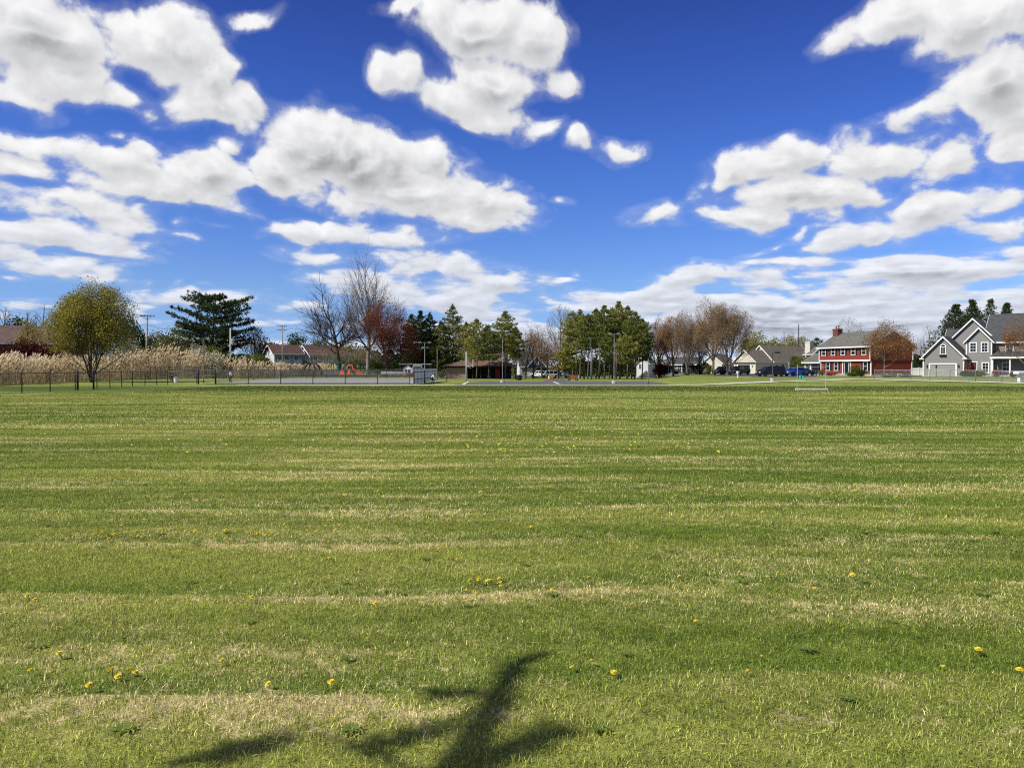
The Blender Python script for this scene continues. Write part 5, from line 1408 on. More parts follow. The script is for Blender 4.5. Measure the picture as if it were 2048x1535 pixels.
    MB().box(-0.85, 0.35, -0.4, 0.4, 1.0, 1.08).build('bridge', bl, t)
    m = MB()
    for i in range(7): m.box(-0.85 + i * 0.19, -0.80 + i * 0.19, -0.42, -0.38, 1.08, 1.75)
    m.box(-0.88, 0.4, -0.43, -0.37, 1.75, 1.82).build('bridge_rail', gr, t)
    MB().mesh([(-2.45,-.85,2.3),(-.7,-.85,2.3),(-.7,.85,2.3),(-2.45,.85,2.3),(-1.575,0,2.95)], [(0,3,2,1),(0,1,4),(1,2,4),(2,3,4),(3,0,4)]).build('canopy', dg, t)
    for x0, x1, z0, z1 in ((-2.2, -1.75, 0.25, 2.0), (-1.35, -0.95, 0.9, 2.15), (0.05, 0.4, 1.2, 2.2)):
        MB().box(x0, x1, -0.72, -0.66, z0, z1).build('panel', gr, t, bevel=0.012)
    MB().box(-2.12, -1.88, -0.75, -0.725, 1.25, 1.9).build('panel', ye, t)
    m = MB()          # hood over the slide mouth
    for i in range(9):
        a0, a1 = math.pi * i / 9, math.pi * (i + 1) / 9
        m.prism([(0.42*math.cos(a0), .3 + .45*math.sin(a0)), (0.58*math.cos(a0), .3 + .62*math.sin(a0)), (0.58*math.cos(a1), .3 + .62*math.sin(a1)), (0.42*math.cos(a1), .3 + .45*math.sin(a1))], (1.05, -0.62, 1.2), (1,0,0), (0,0,1), (0,-1,0), 0.35)
    for s in (-1, 1): m.box(1.05 + s * 0.5 - 0.08, 1.05 + s * 0.5 + 0.08, -0.97, -0.62, 1.15, 1.5)
    m.build('hood', org, t)
    def chute(path, w, name, mat, sd):
        m = MB(); P = [Vector(p) for p in path]; s = Vector(sd).normalized()
        prof = [(-w/2, .22), (-w/2 + .06, .22), (-w/2 + .1, .03), (w/2 - .1, .03), (w/2 - .06, .22), (w/2, .22), (w/2, -.05), (-w/2, -.05)]
        k = len(prof); vs = [p + s * a + Vector((0,0,b)) for p in P for a, b in prof]
        fs = [(i*k+j, i*k+(j+1)%k, (i+1)*k+(j+1)%k, (i+1)*k+j) for i in range(len(P)-1) for j in range(k)] + [tuple(range(k))[::-1], tuple((len(P)-1)*k + j for j in range(k))]
        m.mesh(vs, fs).build(name, mat, t)
    chute([(0.82, -0.7, 1.2), (0.85, -1.0, 1.15), (0.92, -1.7, 0.6), (0.98, -2.2, 0.25), (1.0, -2.7, 0.15)], 0.55, 'slide', red, (1, 0, 0))
    chute([(1.5, -0.7, 1.35), (1.75, -0.72, 1.25), (2.3, -0.8, 0.75), (2.8, -0.85, 0.32), (3.25, -0.9, 0.15)], 0.62, 'slide', red, (0.1, 1, 0.25))
    m = MB().prism([(-0.42, 0), (0.38, 0), (0.42, .5), (0.3, 1.05), (-0.2, 1.1), (-0.4, .6)], (-0.35, -1.15, 0.05), (1,0,0), (0,0.25,0.97), (0,-1,0), 0.08)
    m.build('climbing_panel', red, t)
    MB().box(-2.9, -1.0, -1.3, -1.1, 0.0, 0.55).box(-2.8, -2.4, -1.25, -1.1, 0.55, 1.0).build('low_panel', bl, t)
    # picnic table and bin
    d = 128; t = thing('picnic_table', 'dark picnic table by the front of the climbing dome', 'table', (X(633, d), d, 0), R(8))
    MB().box(-0.9, 0.9, -0.38, 0.38, 0.70, 0.76).build('table_top', DKPOST, t)
    for y in (-0.68, 0.68): MB().box(-0.9, 0.9, y - 0.13, y + 0.13, 0.42, 0.46).build('bench', DKPOST, t)
    for x in (-0.6, 0.6): MB().bar((x, -0.75, 0), (x, 0.05, 0.72), 0.06).bar((x, 0.75, 0), (x, -0.05, 0.72), 0.06).build('leg', DKPOST, t)
    t = thing('litter_bin', 'round black bin right of the picnic table', 'bin', (X(642.5, 127), 127, 0))
    MB().lathe([(0.22, 0), (0.27, 0.05), (0.28, 0.75)], 12).build('body', BLACKP, t); MB().lathe([(0.30, 0.74), (0.29, 0.80), (0.12, 0.92)], 12).build('lid', BLACKP, t)
    t = thing('notice_box', 'dark box on a post standing before the climbing dome', 'box', (X(629, 110), 110, 0))
    MB().box(-0.05, 0.05, -0.05, 0.05, 0, 0.5).build('post', DKPOST, t); MB().box(-0.2, 0.2, -0.14, 0.14, 0.5, 1.0).build('case', DKPOST, t, bevel=0.02)
    # blue and white playhouse front, low benches
    d = 133; t = thing('playhouse', 'small white playhouse with blue arched openings behind the court fence', 'playhouse', (X(807, d), d, 0))
    MB().prism([(0, 0), (1.4, 0), (1.4, 1.35), (0.7, 1.8), (0, 1.35)], (0, 0, 0), (1,0,0), (0,0,1), (0,1,0), 0.9).build('wall', WHITE, t)
    for x in (0.42, 1.0): MB().prism([(-0.2, 0), (0.2, 0)] + [(0.2 * math.cos(a * math.pi / 6), 0.95 + 0.2 * math.sin(a * math.pi / 6)) for a in range(7)], (x, -0.02, 0.15), (1,0,0), (0,0,1), (0,1,0), 0.015).build('opening', pmat('deep_blue', (0.03, 0.05, 0.14), 0.6), t)
    MB().mesh([(-.1,-.08,1.33),(.7,-.08,1.86),(1.5,-.08,1.33),(1.5,1,1.33),(.7,1,1.86),(-.1,1,1.33),(-.1,-.08,1.40),(.7,-.08,1.94),(1.5,-.08,1.40),(1.5,1,1.40),(.7,1,1.94),(-.1,1,1.40)],
        [(0,1,4,5),(1,2,3,4),(6,11,10,7),(7,10,9,8),(0,6,7,1),(1,7,8,2),(2,8,9,3),(3,9,10,4),(4,10,11,5),(5,11,6,0)]).build('roof', GALV, t)
    for i, (px, d, lab) in enumerate(((773, 124, 'pale concrete bench under the rust tree trunk'), (787, 121, 'pale concrete bench midway between the rust tree and the playhouse'), (800, 118, 'pale concrete bench nearest the playhouse'))):
        t = thing('park_bench', lab, 'bench', (X(px, d), d, 0), R(6 * i - 4), 'pale benches behind the court')
        MB().box(-0.95, 0.95, -0.2, 0.2, 0.42, 0.5).build('seat', CONC, t)
        MB().box(-0.95, 0.95, 0.2, 0.26, 0.62, 0.9).build('backrest', CONC, t)
        for x in (-0.7, 0.7): MB().box(x - 0.06, x + 0.06, -0.18, 0.26, 0, 0.42).box(x - 0.05, x + 0.05, 0.26, 0.32, 0.3, 0.85).build('leg', GALV_D, t)
    d = 160; t = thing('stop_sign', 'red sign on a thin post among the brown trees', 'sign', (X(1336.5, d), d, 0))
    MB().tube([(0, 0, 0), (0, 0, 2.5)], 0.03, 6).build('post', GALV, t)
    MB().prism([(0.32 * math.cos(math.pi * (i + .5) / 4), 0.32 * math.sin(math.pi * (i + .5) / 4)) for i in range(8)], (0, -0.035, 2.2), (1,0,0), (0,0,1), (0,-1,0), 0.02).build('panel', pmat('sign_red', (0.55, 0.03, 0.06), 0.5), t)
build_small()

# ---------------------------------------------------------------- people
def skin_mesh(name, joints, links, mat, parent, sub=1):
    """one continuous surface grown round a skeleton: joints name -> (point, radius)"""
    me = bpy.data.meshes.new(name); ks = list(joints)
    me.from_pydata([joints[k][0] for k in ks], [(ks.index(a), ks.index(b)) for a, b in links], [])
    o = bpy.data.objects.new(name, me); COL.objects.link(o)
    o.modifiers.new('skin', 'SKIN'); sv = me.skin_vertices[0].data
    for i, k in enumerate(ks):
        r = joints[k][1]; sv[i].radius = (r, r) if not isinstance(r, tuple) else r
        sv[i].use_root = (i == 0)
    s = o.modifiers.new('sub', 'SUBSURF'); s.levels = sub; s.render_levels = sub
    dg = bpy.context.evaluated_depsgraph_get()
    nm = bpy.data.meshes.new_from_object(o.evaluated_get(dg)); nm.name = name
    o.modifiers.clear(); o.data = nm; bpy.data.meshes.remove(me)
    nm.materials.clear(); nm.materials.append(mat)
    nm.polygons.foreach_set('use_smooth', [True] * len(nm.polygons))
    o.parent = parent
    return o
def person(label, loc, rz, H, J, shirt, trousers, hairc, skin=(0.42, 0.25, 0.17)):
    """J: posed joints in metres for a figure about 1.7 m tall; scaled to H"""
    k = H / 1.70; t = thing('person', label, 'person', loc, rz)
    V = {n: Vector(p) * k for n, p in J.items()}
    jt, ln = {}, []
    def a(n, p, r): jt[n] = (tuple(p), (r * k if not isinstance(r, tuple) else (r[0] * k, r[1] * k)))
    a('pelvis', V['pelvis'], (0.15, 0.11)); a('waist', V['pelvis'].lerp(V['chest'], 0.45), (0.135, 0.10)); a('chest', V['chest'], (0.165, 0.115)); a('neck', V['neck'], 0.055)
    hd = (V['head'] - V['neck']).normalized()
    a('jaw', V['neck'] + hd * 0.09 * k, 0.072); a('head', V['head'], (0.085, 0.1)); a('crown', V['head'] + hd * 0.10 * k, 0.06)
    ln += [('pelvis', 'waist'), ('waist', 'chest'), ('chest', 'neck'), ('neck', 'jaw'), ('jaw', 'head'), ('head', 'crown')]
    for s in 'lr':
        for n, r in (('shoulder', 0.062), ('elbow', 0.044), ('wrist', 0.03)): a(n + s, V[n + s], r)
        ln += [('chest', 'shoulder' + s), ('shoulder' + s, 'elbow' + s), ('elbow' + s, 'wrist' + s)]
        d = (V['wrist' + s] - V['elbow' + s]).normalized(); q = d.orthogonal().normalized()
        a('palm' + s, V['wrist' + s] + d * 0.07 * k, (0.036, 0.018)); ln.append(('wrist' + s, 'palm' + s))
        for f in range(5):
            off = q * ((f - 2) * 0.019 * k); L = (0.055, 0.075, 0.085, 0.08, 0.06)[f]
            b0 = V['wrist' + s] + d * ((0.06 if f == 0 else 0.10) * k) + off * (1.6 if f == 0 else 1)
            a('k%d%s' % (f, s), b0 + d * 0.02 * k, 0.0095); a('f%d%s' % (f, s), b0 + d * L * k + q.cross(d) * 0.015 * k, 0.008)
            ln += [('palm' + s, 'k%d%s' % (f, s)), ('k%d%s' % (f, s), 'f%d%s' % (f, s))]
        for n, r in (('hip', 0.092), ('knee', 0.062), ('ankle', 0.042)): a(n + s, V[n + s], r)
        a('toe' + s, V['toe' + s], (0.042, 0.03))
        ln += [('pelvis', 'hip' + s), ('hip' + s, 'knee' + s), ('knee' + s, 'ankle' + s), ('ankle' + s, 'toe' + s)]
    skinm = pmat('skin_tone', skin, 0.6, 0.05)
    skin_mesh('body', jt, ln, skinm, t)
    def grown(names, extra, f=0.018):
        return {n: (jt[n][0], tuple(x + f * k for x in jt[n][1]) if isinstance(jt[n][1], tuple) else jt[n][1] + f * k) for n in names} | extra
    mid = lambda p, q, u: tuple(Vector(jt[p][0]).lerp(Vector(jt[q][0]), u))
    nm = ['waist', 'chest', 'shoulderl', 'shoulderr', 'elbowl', 'elbowr', 'pelvis']
    ex = {'cl': (mid('elbowl', 'wristl', 0.8), 0.047 * k), 'cr': (mid('elbowr', 'wristr', 0.8), 0.047 * k), 'col': (mid('chest', 'neck', 0.7), 0.075 * k)}
    skin_mesh('shirt', grown(nm, ex), [('waist', 'pelvis'), ('waist', 'chest'), ('chest', 'col'), ('chest', 'shoulderl'), ('chest', 'shoulderr'), ('shoulderl', 'elbowl'), ('shoulderr', 'elbowr'), ('elbowl', 'cl'), ('elbowr', 'cr')], shirt, t)
    nm = ['pelvis', 'hipl', 'hipr', 'kneel', 'kneer']
    ex = {'al': (mid('kneel', 'anklel', 0.93), 0.062 * k), 'ar': (mid('kneer', 'ankler', 0.93), 0.062 * k)}
    skin_mesh('trousers', grown(nm, ex, 0.014), [('pelvis', 'hipl'), ('pelvis', 'hipr'), ('hipl', 'kneel'), ('hipr', 'kneer'), ('kneel', 'al'), ('kneer', 'ar')], trousers, t)
    for s in 'lr':
        skin_mesh('shoe', {'a': (mid('ankle' + s, 'toe' + s, -0.15), 0.055 * k), 'b': (jt['toe' + s][0], (0.052 * k, 0.04 * k))}, [('a', 'b')], BLACKP, t)
    h = Vector(jt['head'][0])
    back = Vector((0, 0.03 * k, 0.035 * k))
    skin_mesh('hair', {'a': (tuple(h + back + hd * 0.03 * k), (0.098 * k, 0.105 * k)), 'b': (tuple(h + back + hd * 0.10 * k), 0.075 * k), 'c': (tuple(h + Vector((0, 0.065 * k, -0.06 * k))), 0.06 * k)}, [('a', 'b'), ('a', 'c')], pmat('dark_hair', hairc, 0.8), t)
    f = MB()
    fw = Vector((0, -1, 0)); fw = (fw - hd * fw.dot(hd)).normalized(); sd_ = fw.cross(hd)
    for s in (-1, 1): f.lathe([(0.003, -0.012 * k), (0.012 * k, -0.006 * k), (0.012 * k, 0.006 * k), (0.003, 0.012 * k)], 6, h + fw * 0.092 * k + sd_ * (s * 0.034 * k))
    f.build('eyes', BLACKP, t)
    f = MB().mesh([h + fw * 0.088 * k + hd * 0.01 * k, h + fw * 0.088 * k - hd * 0.045 * k + sd_ * 0.016 * k, h + fw * 0.088 * k - hd * 0.045 * k - sd_ * 0.016 * k, h + fw * 0.122 * k - hd * 0.038 * k], [(0, 1, 3), (0, 3, 2), (1, 2, 3), (0, 2, 1)]).build('nose', skinm, t)
    MB().obox(h + fw * 0.094 * k - hd * 0.066 * k, sd_, fw, hd, 0.045 * k, 0.012 * k, 0.012 * k).build('mouth', pmat('lip_tone', (0.3, 0.1, 0.09), 0.6), t)
    for s in (-1, 1): MB().obox(h + sd_ * (s * 0.092 * k) - hd * 0.01 * k, sd_, fw, hd, 0.02 * k, 0.035 * k, 0.06 * k).build('ear', skinm, t)
    return t
STAND = dict(pelvis=(0,0,.93), chest=(0,0,1.28), neck=(0,0,1.46), head=(0,-.02,1.585), shoulderl=(.19,0,1.38), elbowl=(.25,.02,1.10), wristl=(.26,-.06,.86), shoulderr=(-.19,0,1.38), elbowr=(-.25,.02,1.10), wristr=(-.26,-.06,.86),
             hipl=(.095,0,.88), kneel=(.10,-.02,.48), anklel=(.10,.02,.085), toel=(.11,-.14,.04), hipr=(-.095,0,.88), kneer=(-.10,-.02,.48), ankler=(-.10,.02,.085), toer=(-.11,-.14,.04))
def build_people():
    d = 79.0; dk = pmat('charcoal_cloth', (0.025, 0.026, 0.03), 0.9, 0.15); lt = pmat('pale_blue_cloth', (0.42, 0.47, 0.52), 0.9, 0.1); wh = pmat('white_cloth', (0.70, 0.70, 0.70), 0.9, 0.08)
    gy = pmat('grey_cloth', (0.24, 0.25, 0.26), 0.9, 0.12); hr = (0.02, 0.014, 0.01)
    P = dict(STAND); P.update(elbowr=(-.27,-.08,1.12), wristr=(-.20,-.30,1.05), kneel=(.12,-.10,.48), anklel=(.13,.02,.085), toel=(.14,-.14,.04))
    person('person in dark clothes standing by the white bin at the court fence', (X(343, d), d, 0), R(60), 1.32, P, dk, dk, hr)
    P = dict(STAND); P.update(kneel=(.11,-.24,.52), anklel=(.11,-.10,.13), toel=(.11,-.26,.10), kneer=(-.10,.02,.48), ankler=(-.10,.20,.11), toer=(-.10,.06,.04), elbowl=(.26,.14,1.14), wristl=(.22,.02,.95), elbowr=(-.26,-.10,1.14), wristr=(-.2,-.30,1.2))
    person('person in a pale top and dark shorts walking on the court path', (X(461, d), d, 0), R(-50), 1.30, P, lt, dk, hr)
    P = dict(STAND); P.update(pelvis=(0,.22,.86), chest=(0,-.06,1.10), neck=(0,-.18,1.22), head=(0,-.28,1.29), shoulderl=(.19,-.08,1.16), elbowl=(.2,-.28,.95), wristl=(.14,-.42,.78), shoulderr=(-.19,-.08,1.16), elbowr=(-.2,-.26,.95), wristr=(-.14,-.40,.76),
                              hipl=(.10,.20,.82), kneel=(.13,-.10,.47), anklel=(.14,.06,.085), toel=(.15,-.12,.04), hipr=(-.10,.20,.82), kneer=(-.12,.02,.46), ankler=(-.12,.24,.085), toer=(-.13,.08,.04))
    x = X(866, 73.5)
    person('person in a white top crouching forward beside the slatted fence', (x, 73.5, gz(x, 73.5)), R(62), 1.25, P, wh, dk, hr)
    t = thing('waste_bin', 'small white bin beside the person in dark clothes', 'bin', (X(351.5, 79), 79, 0))
    MB().lathe([(0.14, 0), (0.17, 0.03), (0.19, 0.50)], 12).build('body', WHITE, t); MB().lathe([(0.21, 0.49), (0.21, 0.55), (0.1, 0.59)], 12).build('lid', pmat('bin_lid', (0.4, 0.42, 0.45), 0.5), t)
build_people()
# ---------------------------------------------------------------- planting
BARK = bark('bark_grey', (0.235, 0.22, 0.20)); BARK_D = bark('bark_dark', (0.085, 0.068, 0.055)); BARK_P = bark('bark_pine', (0.15, 0.115, 0.09)); BARK_R = bark('bark_reddish', (0.13, 0.085, 0.065))
TWIG = bark('twig_brown', (0.20, 0.155, 0.12))
L_YEL = leafmat('leaf_yellow_green', (0.138, 0.145, 0.022), (0.373, 0.324, 0.055), (0.455, 0.373, 0.083), 0.35, 0.5)
L_RUST = leafmat('leaf_rust', (0.094, 0.025, 0.015), (0.237, 0.073, 0.035), (0.300, 0.112, 0.056), 0.3)
L_MAR = leafmat('leaf_maroon', (0.045, 0.012, 0.014), (0.12, 0.03, 0.028), None, 0.3)
L_BRN = leafmat('leaf_brown', (0.150, 0.083, 0.039), (0.360, 0.217, 0.112), (0.300, 0.255, 0.075), 0.3)
L_ORG = leafmat('leaf_orange_brown', (0.161, 0.060, 0.023), (0.322, 0.144, 0.060), (0.299, 0.207, 0.069), 0.3)
L_OLV = leafmat('leaf_olive', (0.062, 0.081, 0.018), (0.188, 0.200, 0.044), None, 0.35)
L_GRN = leafmat('leaf_fresh_green', (0.045, 0.095, 0.018), (0.12, 0.18, 0.035), None, 0.35)
L_DGR = leafmat('leaf_dark_green', (0.018, 0.036, 0.013), (0.055, 0.091, 0.026), None, 0.25)
L_PALE = leafmat('leaf_pale_yellow', (0.16, 0.17, 0.05), (0.34, 0.32, 0.11), None, 0.4)
L_BUSH = leafmat('leaf_grey_green', (0.06, 0.085, 0.030), (0.16, 0.185, 0.075), (0.20, 0.17, 0.10), 0.35)
L_BLOS = leafmat('blossom_white', (0.45, 0.42, 0.30), (0.72, 0.68, 0.54), (0.30, 0.30, 0.14), 0.35)
L_PINK = leafmat('blossom_pink', (0.30, 0.10, 0.12), (0.48, 0.22, 0.24), (0.12, 0.12, 0.05), 0.3)
N_PINE = leafmat('needles_pine', (0.061, 0.096, 0.025), (0.219, 0.254, 0.052), (0.271, 0.263, 0.079), 0.22, 0.8)
N_PINE_W = leafmat('needles_warm', (0.096, 0.131, 0.025), (0.333, 0.324, 0.070), (0.385, 0.333, 0.105), 0.22, 0.8)
N_DARK = leafmat('needles_dark', (0.017, 0.035, 0.014), (0.061, 0.090, 0.029), (0.087, 0.109, 0.032), 0.2, 0.8)
N_SPR = leafmat('needles_spruce', (0.024, 0.045, 0.021), (0.098, 0.128, 0.051), None, 0.2, 0.8)
def P3(px, d, dz=0.0): x = X(px, d); return (x, d, gz(x, d) + dz)
def Hh(top, px, d): return Z(top, d) - gz(X(px, d), d)
def build_trees():
    # --- left: yellow-green tree, dark pine, little trees behind the reeds
    d = 81; decid('yellow_tree', 'rounded yellow green tree with several stems before the reeds', 'tree', P3(182, d), Hh(578, 182, d), 11, 'vase', BARK_D, L_YEL, 46000, 0.075, 0.27, width=6.9, rnd=0.17, stems=4, trunk_share=0.33, over=dict(ang=[0.5, 0.6, 0.65, 0.7], lo=[0.15, 0.15, 0.15, 0.2], up=0.06, levels=4, kids=[6, 6, 5, 4]))
    d = 146; pine('dark_pine', 'huge broad dark pine with a spreading ragged crown', P3(427, d), Hh(594, 427, d), 21, BARK_P, N_DARK, bare=0.10, half=5.9, step=0.85, kids=9, per=26, blades=14, ln=0.62, w=0.06, rise=0.20, shape='broad', rtr=0.025, gap=0.28)
    d = 150; decid('maroon_tree', 'small maroon budded tree right of the big dark pine', 'tree', P3(509, d), Hh(656, 509, d), 31, 'round', BARK_D, L_MAR, 2600, 0.13, 0.4, width=5.2)
    for i, (px, top, d, w, k, lab) in enumerate(((14, 612, 150, 4.5, 'tall', 'bare tree at the far left edge above the brown roof'), (52, 622, 165, 6.5, 'round', 'wide bare tree above the low brown roof'), (84, 616, 160, 6.0, 'tall', 'bare tree just left of the yellow tree'))):
        decid('bare_tree', lab, 'tree', P3(px, d), Hh(top, px, d), 40 + i, k, BARK_D, width=w, group='bare trees above the brown roofs', over=dict(levels=4, kids=[5, 5, 4, 3]))
    d = 145; shrub('evergreen_shrub', 'dark evergreen clump behind the ridge of the brown roof', P3(30, d), 5.5, 11.3, 51, L_DGR, BARK_D, 2600, 0.22)
    d = 112; decid('young_tree', 'small yellow leaved tree rising before the brown roof', 'tree', P3(58, d), Hh(640, 58, d), 52, 'small', BARK_D, L_YEL, 1300, 0.13, 0.35, width=3.4)
    for i, (px, d, w, top, lab) in enumerate(((8, 96, 4.6, 672, 'maroon shrub at the left edge below the brown roof'), (48, 98, 5.0, 668, 'wide maroon shrub in the middle of the brown wall'), (92, 99, 4.6, 676, 'maroon shrub half hidden by the yellow tree'))):
        shrub('maroon_shrub', lab, P3(px, d), w * 1.2, Hh(top, px, d), 60 + i, L_MAR, BARK_D, 3800, 0.12, group='maroon shrubs behind the reeds', stems=9)
    d = 128; shrub('evergreen_tree', 'dark evergreen just behind the right side of the yellow tree', P3(268, d), 4.8, Hh(632, 268, d), 70, L_DGR, BARK_D, 3600, 0.18, cat='tree')
    for i, (px, d, w, top, m, lab) in enumerate(((262, 112, 3.2, 664, L_BLOS, 'white flowering shrub beside the yellow tree'), (318, 132, 7.5, 642, L_BUSH, 'grey green bush right of the leaning utility pole'), (352, 134, 6.0, 655, L_BUSH, 'grey green bush touching the dark pine'), (338, 128, 5.5, 678, L_OLV, 'olive bush low between the pole and the dark pine'),
             (376, 127, 4.6, 684, L_OLV, 'olive bush under the left boughs of the dark pine'), (397, 116, 3.0, 684, L_BLOS, 'white flowering shrub under the dark pine'), (424, 118, 4.6, 688, L_OLV, 'olive bush in front of the dark pine trunk'), (428, 111, 2.6, 698, L_BLOS, 'low white flowering shrub at the top of the reeds'),
             (290, 118, 4.2, 690, L_OLV, 'olive bush at the foot of the leaning utility pole'), (470, 120, 5.0, 700, L_DGR, 'dark bush at the foot of the transformer pole'), (520, 118, 4.0, 706, L_OLV, 'olive bush left of the flats'))):
        shrub('bush', lab, P3(px, d), w * 1.15, Hh(top, px, d), 80 + i, m, BARK_D, int(1800 + 700 * w), 0.14 if m is not L_BLOS else 0.10, stems=7)
    # --- the two great bare trees and the rust trees
    d = 166; decid('bare_tree', 'tallest bare tree, its many upright limbs towering over the playground', 'tree', P3(735, d), Hh(503, 735, d), 101, 'tall', BARK, width=12.0, rk=0.018, trunk_share=0.40, rnd=0, over=dict(levels=5, kids=[8, 5, 4, 3, 2], lo=[0.42, 0.22, 0.2, 0.2, 0.2], up=0.07, rk=0.62, ang=[0.60, 0.62, 0.65, 0.65], wob=0.19))
    d = 152; decid('bare_oak', 'dark bare oak with wide crooked limbs left of the tallest tree', 'tree', P3(681, d), Hh(572, 681, d), 105, 'oak', BARK_D, width=13.0, rk=0.021, trunk_share=0.26, rnd=0, lean=(-0.04, 0), over=dict(levels=5, kids=[8, 6, 4, 3, 2], lo=[0.5, 0.25, 0.2, 0.2, 0.2], up=0.09, rk=0.62, ang=[1.05, 0.75, 0.7, 0.65], wob=0.24))
    d = 152; decid('rust_tree', 'upright tree full of rust red buds right of the tallest bare tree', 'tree', P3(773, d), Hh(605, 773, d), 111, 'vase', BARK_R, L_RUST, 20000, 0.085, 0.36, width=8.6, rnd=0.2, trunk_share=0.26, over=dict(kids=[8, 6, 5, 4], lo=[0.15, 0.12, 0.12, 0.2]))
    d = 155; decid('rust_tree', 'lower rust red tree between the red tree and the pines', 'tree', P3(802, d), Hh(640, 802, d), 113, 'round', BARK_R, L_RUST, 14000, 0.085, 0.36, width=6.6, rnd=0.2, trunk_share=0.2, over=dict(kids=[7, 6, 5, 4], lo=[0.15, 0.12, 0.12, 0.2]))
    # --- pines left of the car park
    G = 'pines behind the pavilion'
    for i, (px, top, d, half, bare, m, sh, lab) in enumerate((
        (824, 630, 178, 3.2, 0.12, N_DARK, 'round', 'narrow dark pine at the left end, touching the rust tree'), (841, 624, 174, 3.3, 0.12, N_DARK, 'round', 'pointed dark pine second from the left'), (859, 626, 176, 3.3, 0.12, N_DARK, 'round', 'pointed dark pine above the white van'),
        (881, 644, 174, 3.0, 0.14, N_PINE, 'round', 'shorter green pine over the pole at the slatted fence'), (906, 610, 178, 3.8, 0.15, N_PINE, 'round', 'tallest pine left of the pavilion with a rounded top'), (933, 646, 174, 3.4, 0.15, N_PINE_W, 'round', 'bright pine with low boughs over the pavilion roof'),
        (954, 640, 152, 3.2, 0.30, N_PINE_W, 'round', 'bright pine beside the basketball post'), (977, 652, 151, 2.8, 0.36, N_PINE, 'round', 'shorter pine over the middle of the pavilion'), (1010, 626, 154, 3.0, 0.42, N_PINE_W, 'round', 'flat topped pine with a long bare trunk right of the pavilion'), (1030, 655, 160, 2.2, 0.42, N_PINE, 'round', 'thin ragged pine right of the flat topped pine'))):
        pine('pine_tree', lab, P3(px, d), Hh(top, px, d), 200 + i, BARK_P, m, bare=bare, half=half, step=0.55, kids=6, per=13, blades=12, ln=0.50, w=0.05, rise=0.16 if sh != 'cone' else 0.1, shape=sh, rtr=0.011, group=G, gap=0.14)
    # --- middle distance bare trees
    for i, (px, top, d, w, k, m, nl, lab) in enumerate((
        (1116, 610, 176, 7.4, 'tall', None, 0, 'slender bare tree with a dark trunk between the two pine groups'), (1137, 626, 200, 6.5, 'round', None, 0, 'faint bare tree behind the left edge of the right pine grove'), (1074, 652, 195, 7.0, 'round', None, 0, 'grey bare tree over the navy house'),
        (1051, 658, 168, 5.4, 'small', L_BRN, 2200, 'brown twiggy tree left of the navy house'), (1066, 668, 162, 5.0, 'small', L_BRN, 2000, 'brown twiggy tree in front of the navy house gable'), (1084, 664, 178, 5.6, 'small', L_BRN, 2400, 'brown tree between the navy house and the white van'), (1012, 664, 186, 5.6, 'small', L_BRN, 2400, 'brown tree behind the flat topped pine'), (1027, 668, 165, 4.6, 'small', L_BRN, 1900, 'brown twiggy tree between the pavilion and the navy house'), (1096, 682, 172, 5.6, 'small', L_BRN, 2600, 'low brown tree above the white vehicles'), (1116, 690, 170, 5.0, 'small', L_BRN, 2400, 'low brown tree at the foot of the slender bare tree'))):
        decid('bare_tree' if m is None else 'brown_tree', lab, 'tree', P3(px, d), Hh(top, px, d), 230 + i, k, BARK_D if m else BARK, m, nl, 0.10, 0.4, width=w, over=dict(levels=4, kids=[7, 6, 5, 4]) if m is None else None)
    # --- right pine grove
    G = 'pines of the right grove'
    for i, (px, top, d, half, bare, m, lab) in enumerate((
        (1136, 690, 146, 2.4, 0.32, N_PINE_W, 'low yellowish pine at the left foot of the right grove'), (1146, 624, 158, 3.0, 0.36, N_PINE_W, 'bright pine forming the left edge of the right grove'), (1161, 622, 166, 2.9, 0.42, N_PINE_W, 'second tall pine from the left of the right grove'), (1176, 630, 152, 2.7, 0.45, N_PINE, 'third tall pine from the left of the right grove'),
        (1192, 619, 168, 3.0, 0.44, N_PINE, 'tall pine behind the single headed lamp'), (1208, 614, 158, 3.0, 0.42, N_PINE, 'tall pine just left of the twin headed grey lamp'), (1224, 617, 170, 2.9, 0.40, N_PINE, 'tall pine right behind the twin headed grey lamp'), (1240, 606, 160, 3.3, 0.36, N_PINE_W, 'tallest pine of the right grove'),
        (1256, 614, 168, 3.0, 0.34, N_PINE, 'tall pine next to the tallest one on its right'), (1270, 626, 156, 3.0, 0.30, N_PINE, 'second pine from the right end of the right grove'), (1284, 640, 163, 2.6, 0.30, N_PINE, 'pine forming the right edge of the right grove'), (1218, 668, 150, 2.4, 0.40, N_PINE, 'short pine in the middle front of the right grove'), (1252, 672, 148, 2.6, 0.34, N_PINE_W, 'short bright pine at the right front of the grove'))):
        pine('pine_tree', lab, P3(px, d), Hh(top, px, d), 260 + i, BARK_P, m, bare=bare, half=half, step=0.52, kids=6, per=13, blades=12, ln=0.50, w=0.05, rise=0.24, shape='round', rtr=0.011, group=G, gap=0.14, lean=(((i * 37) % 7 - 3) * 0.004, 0))
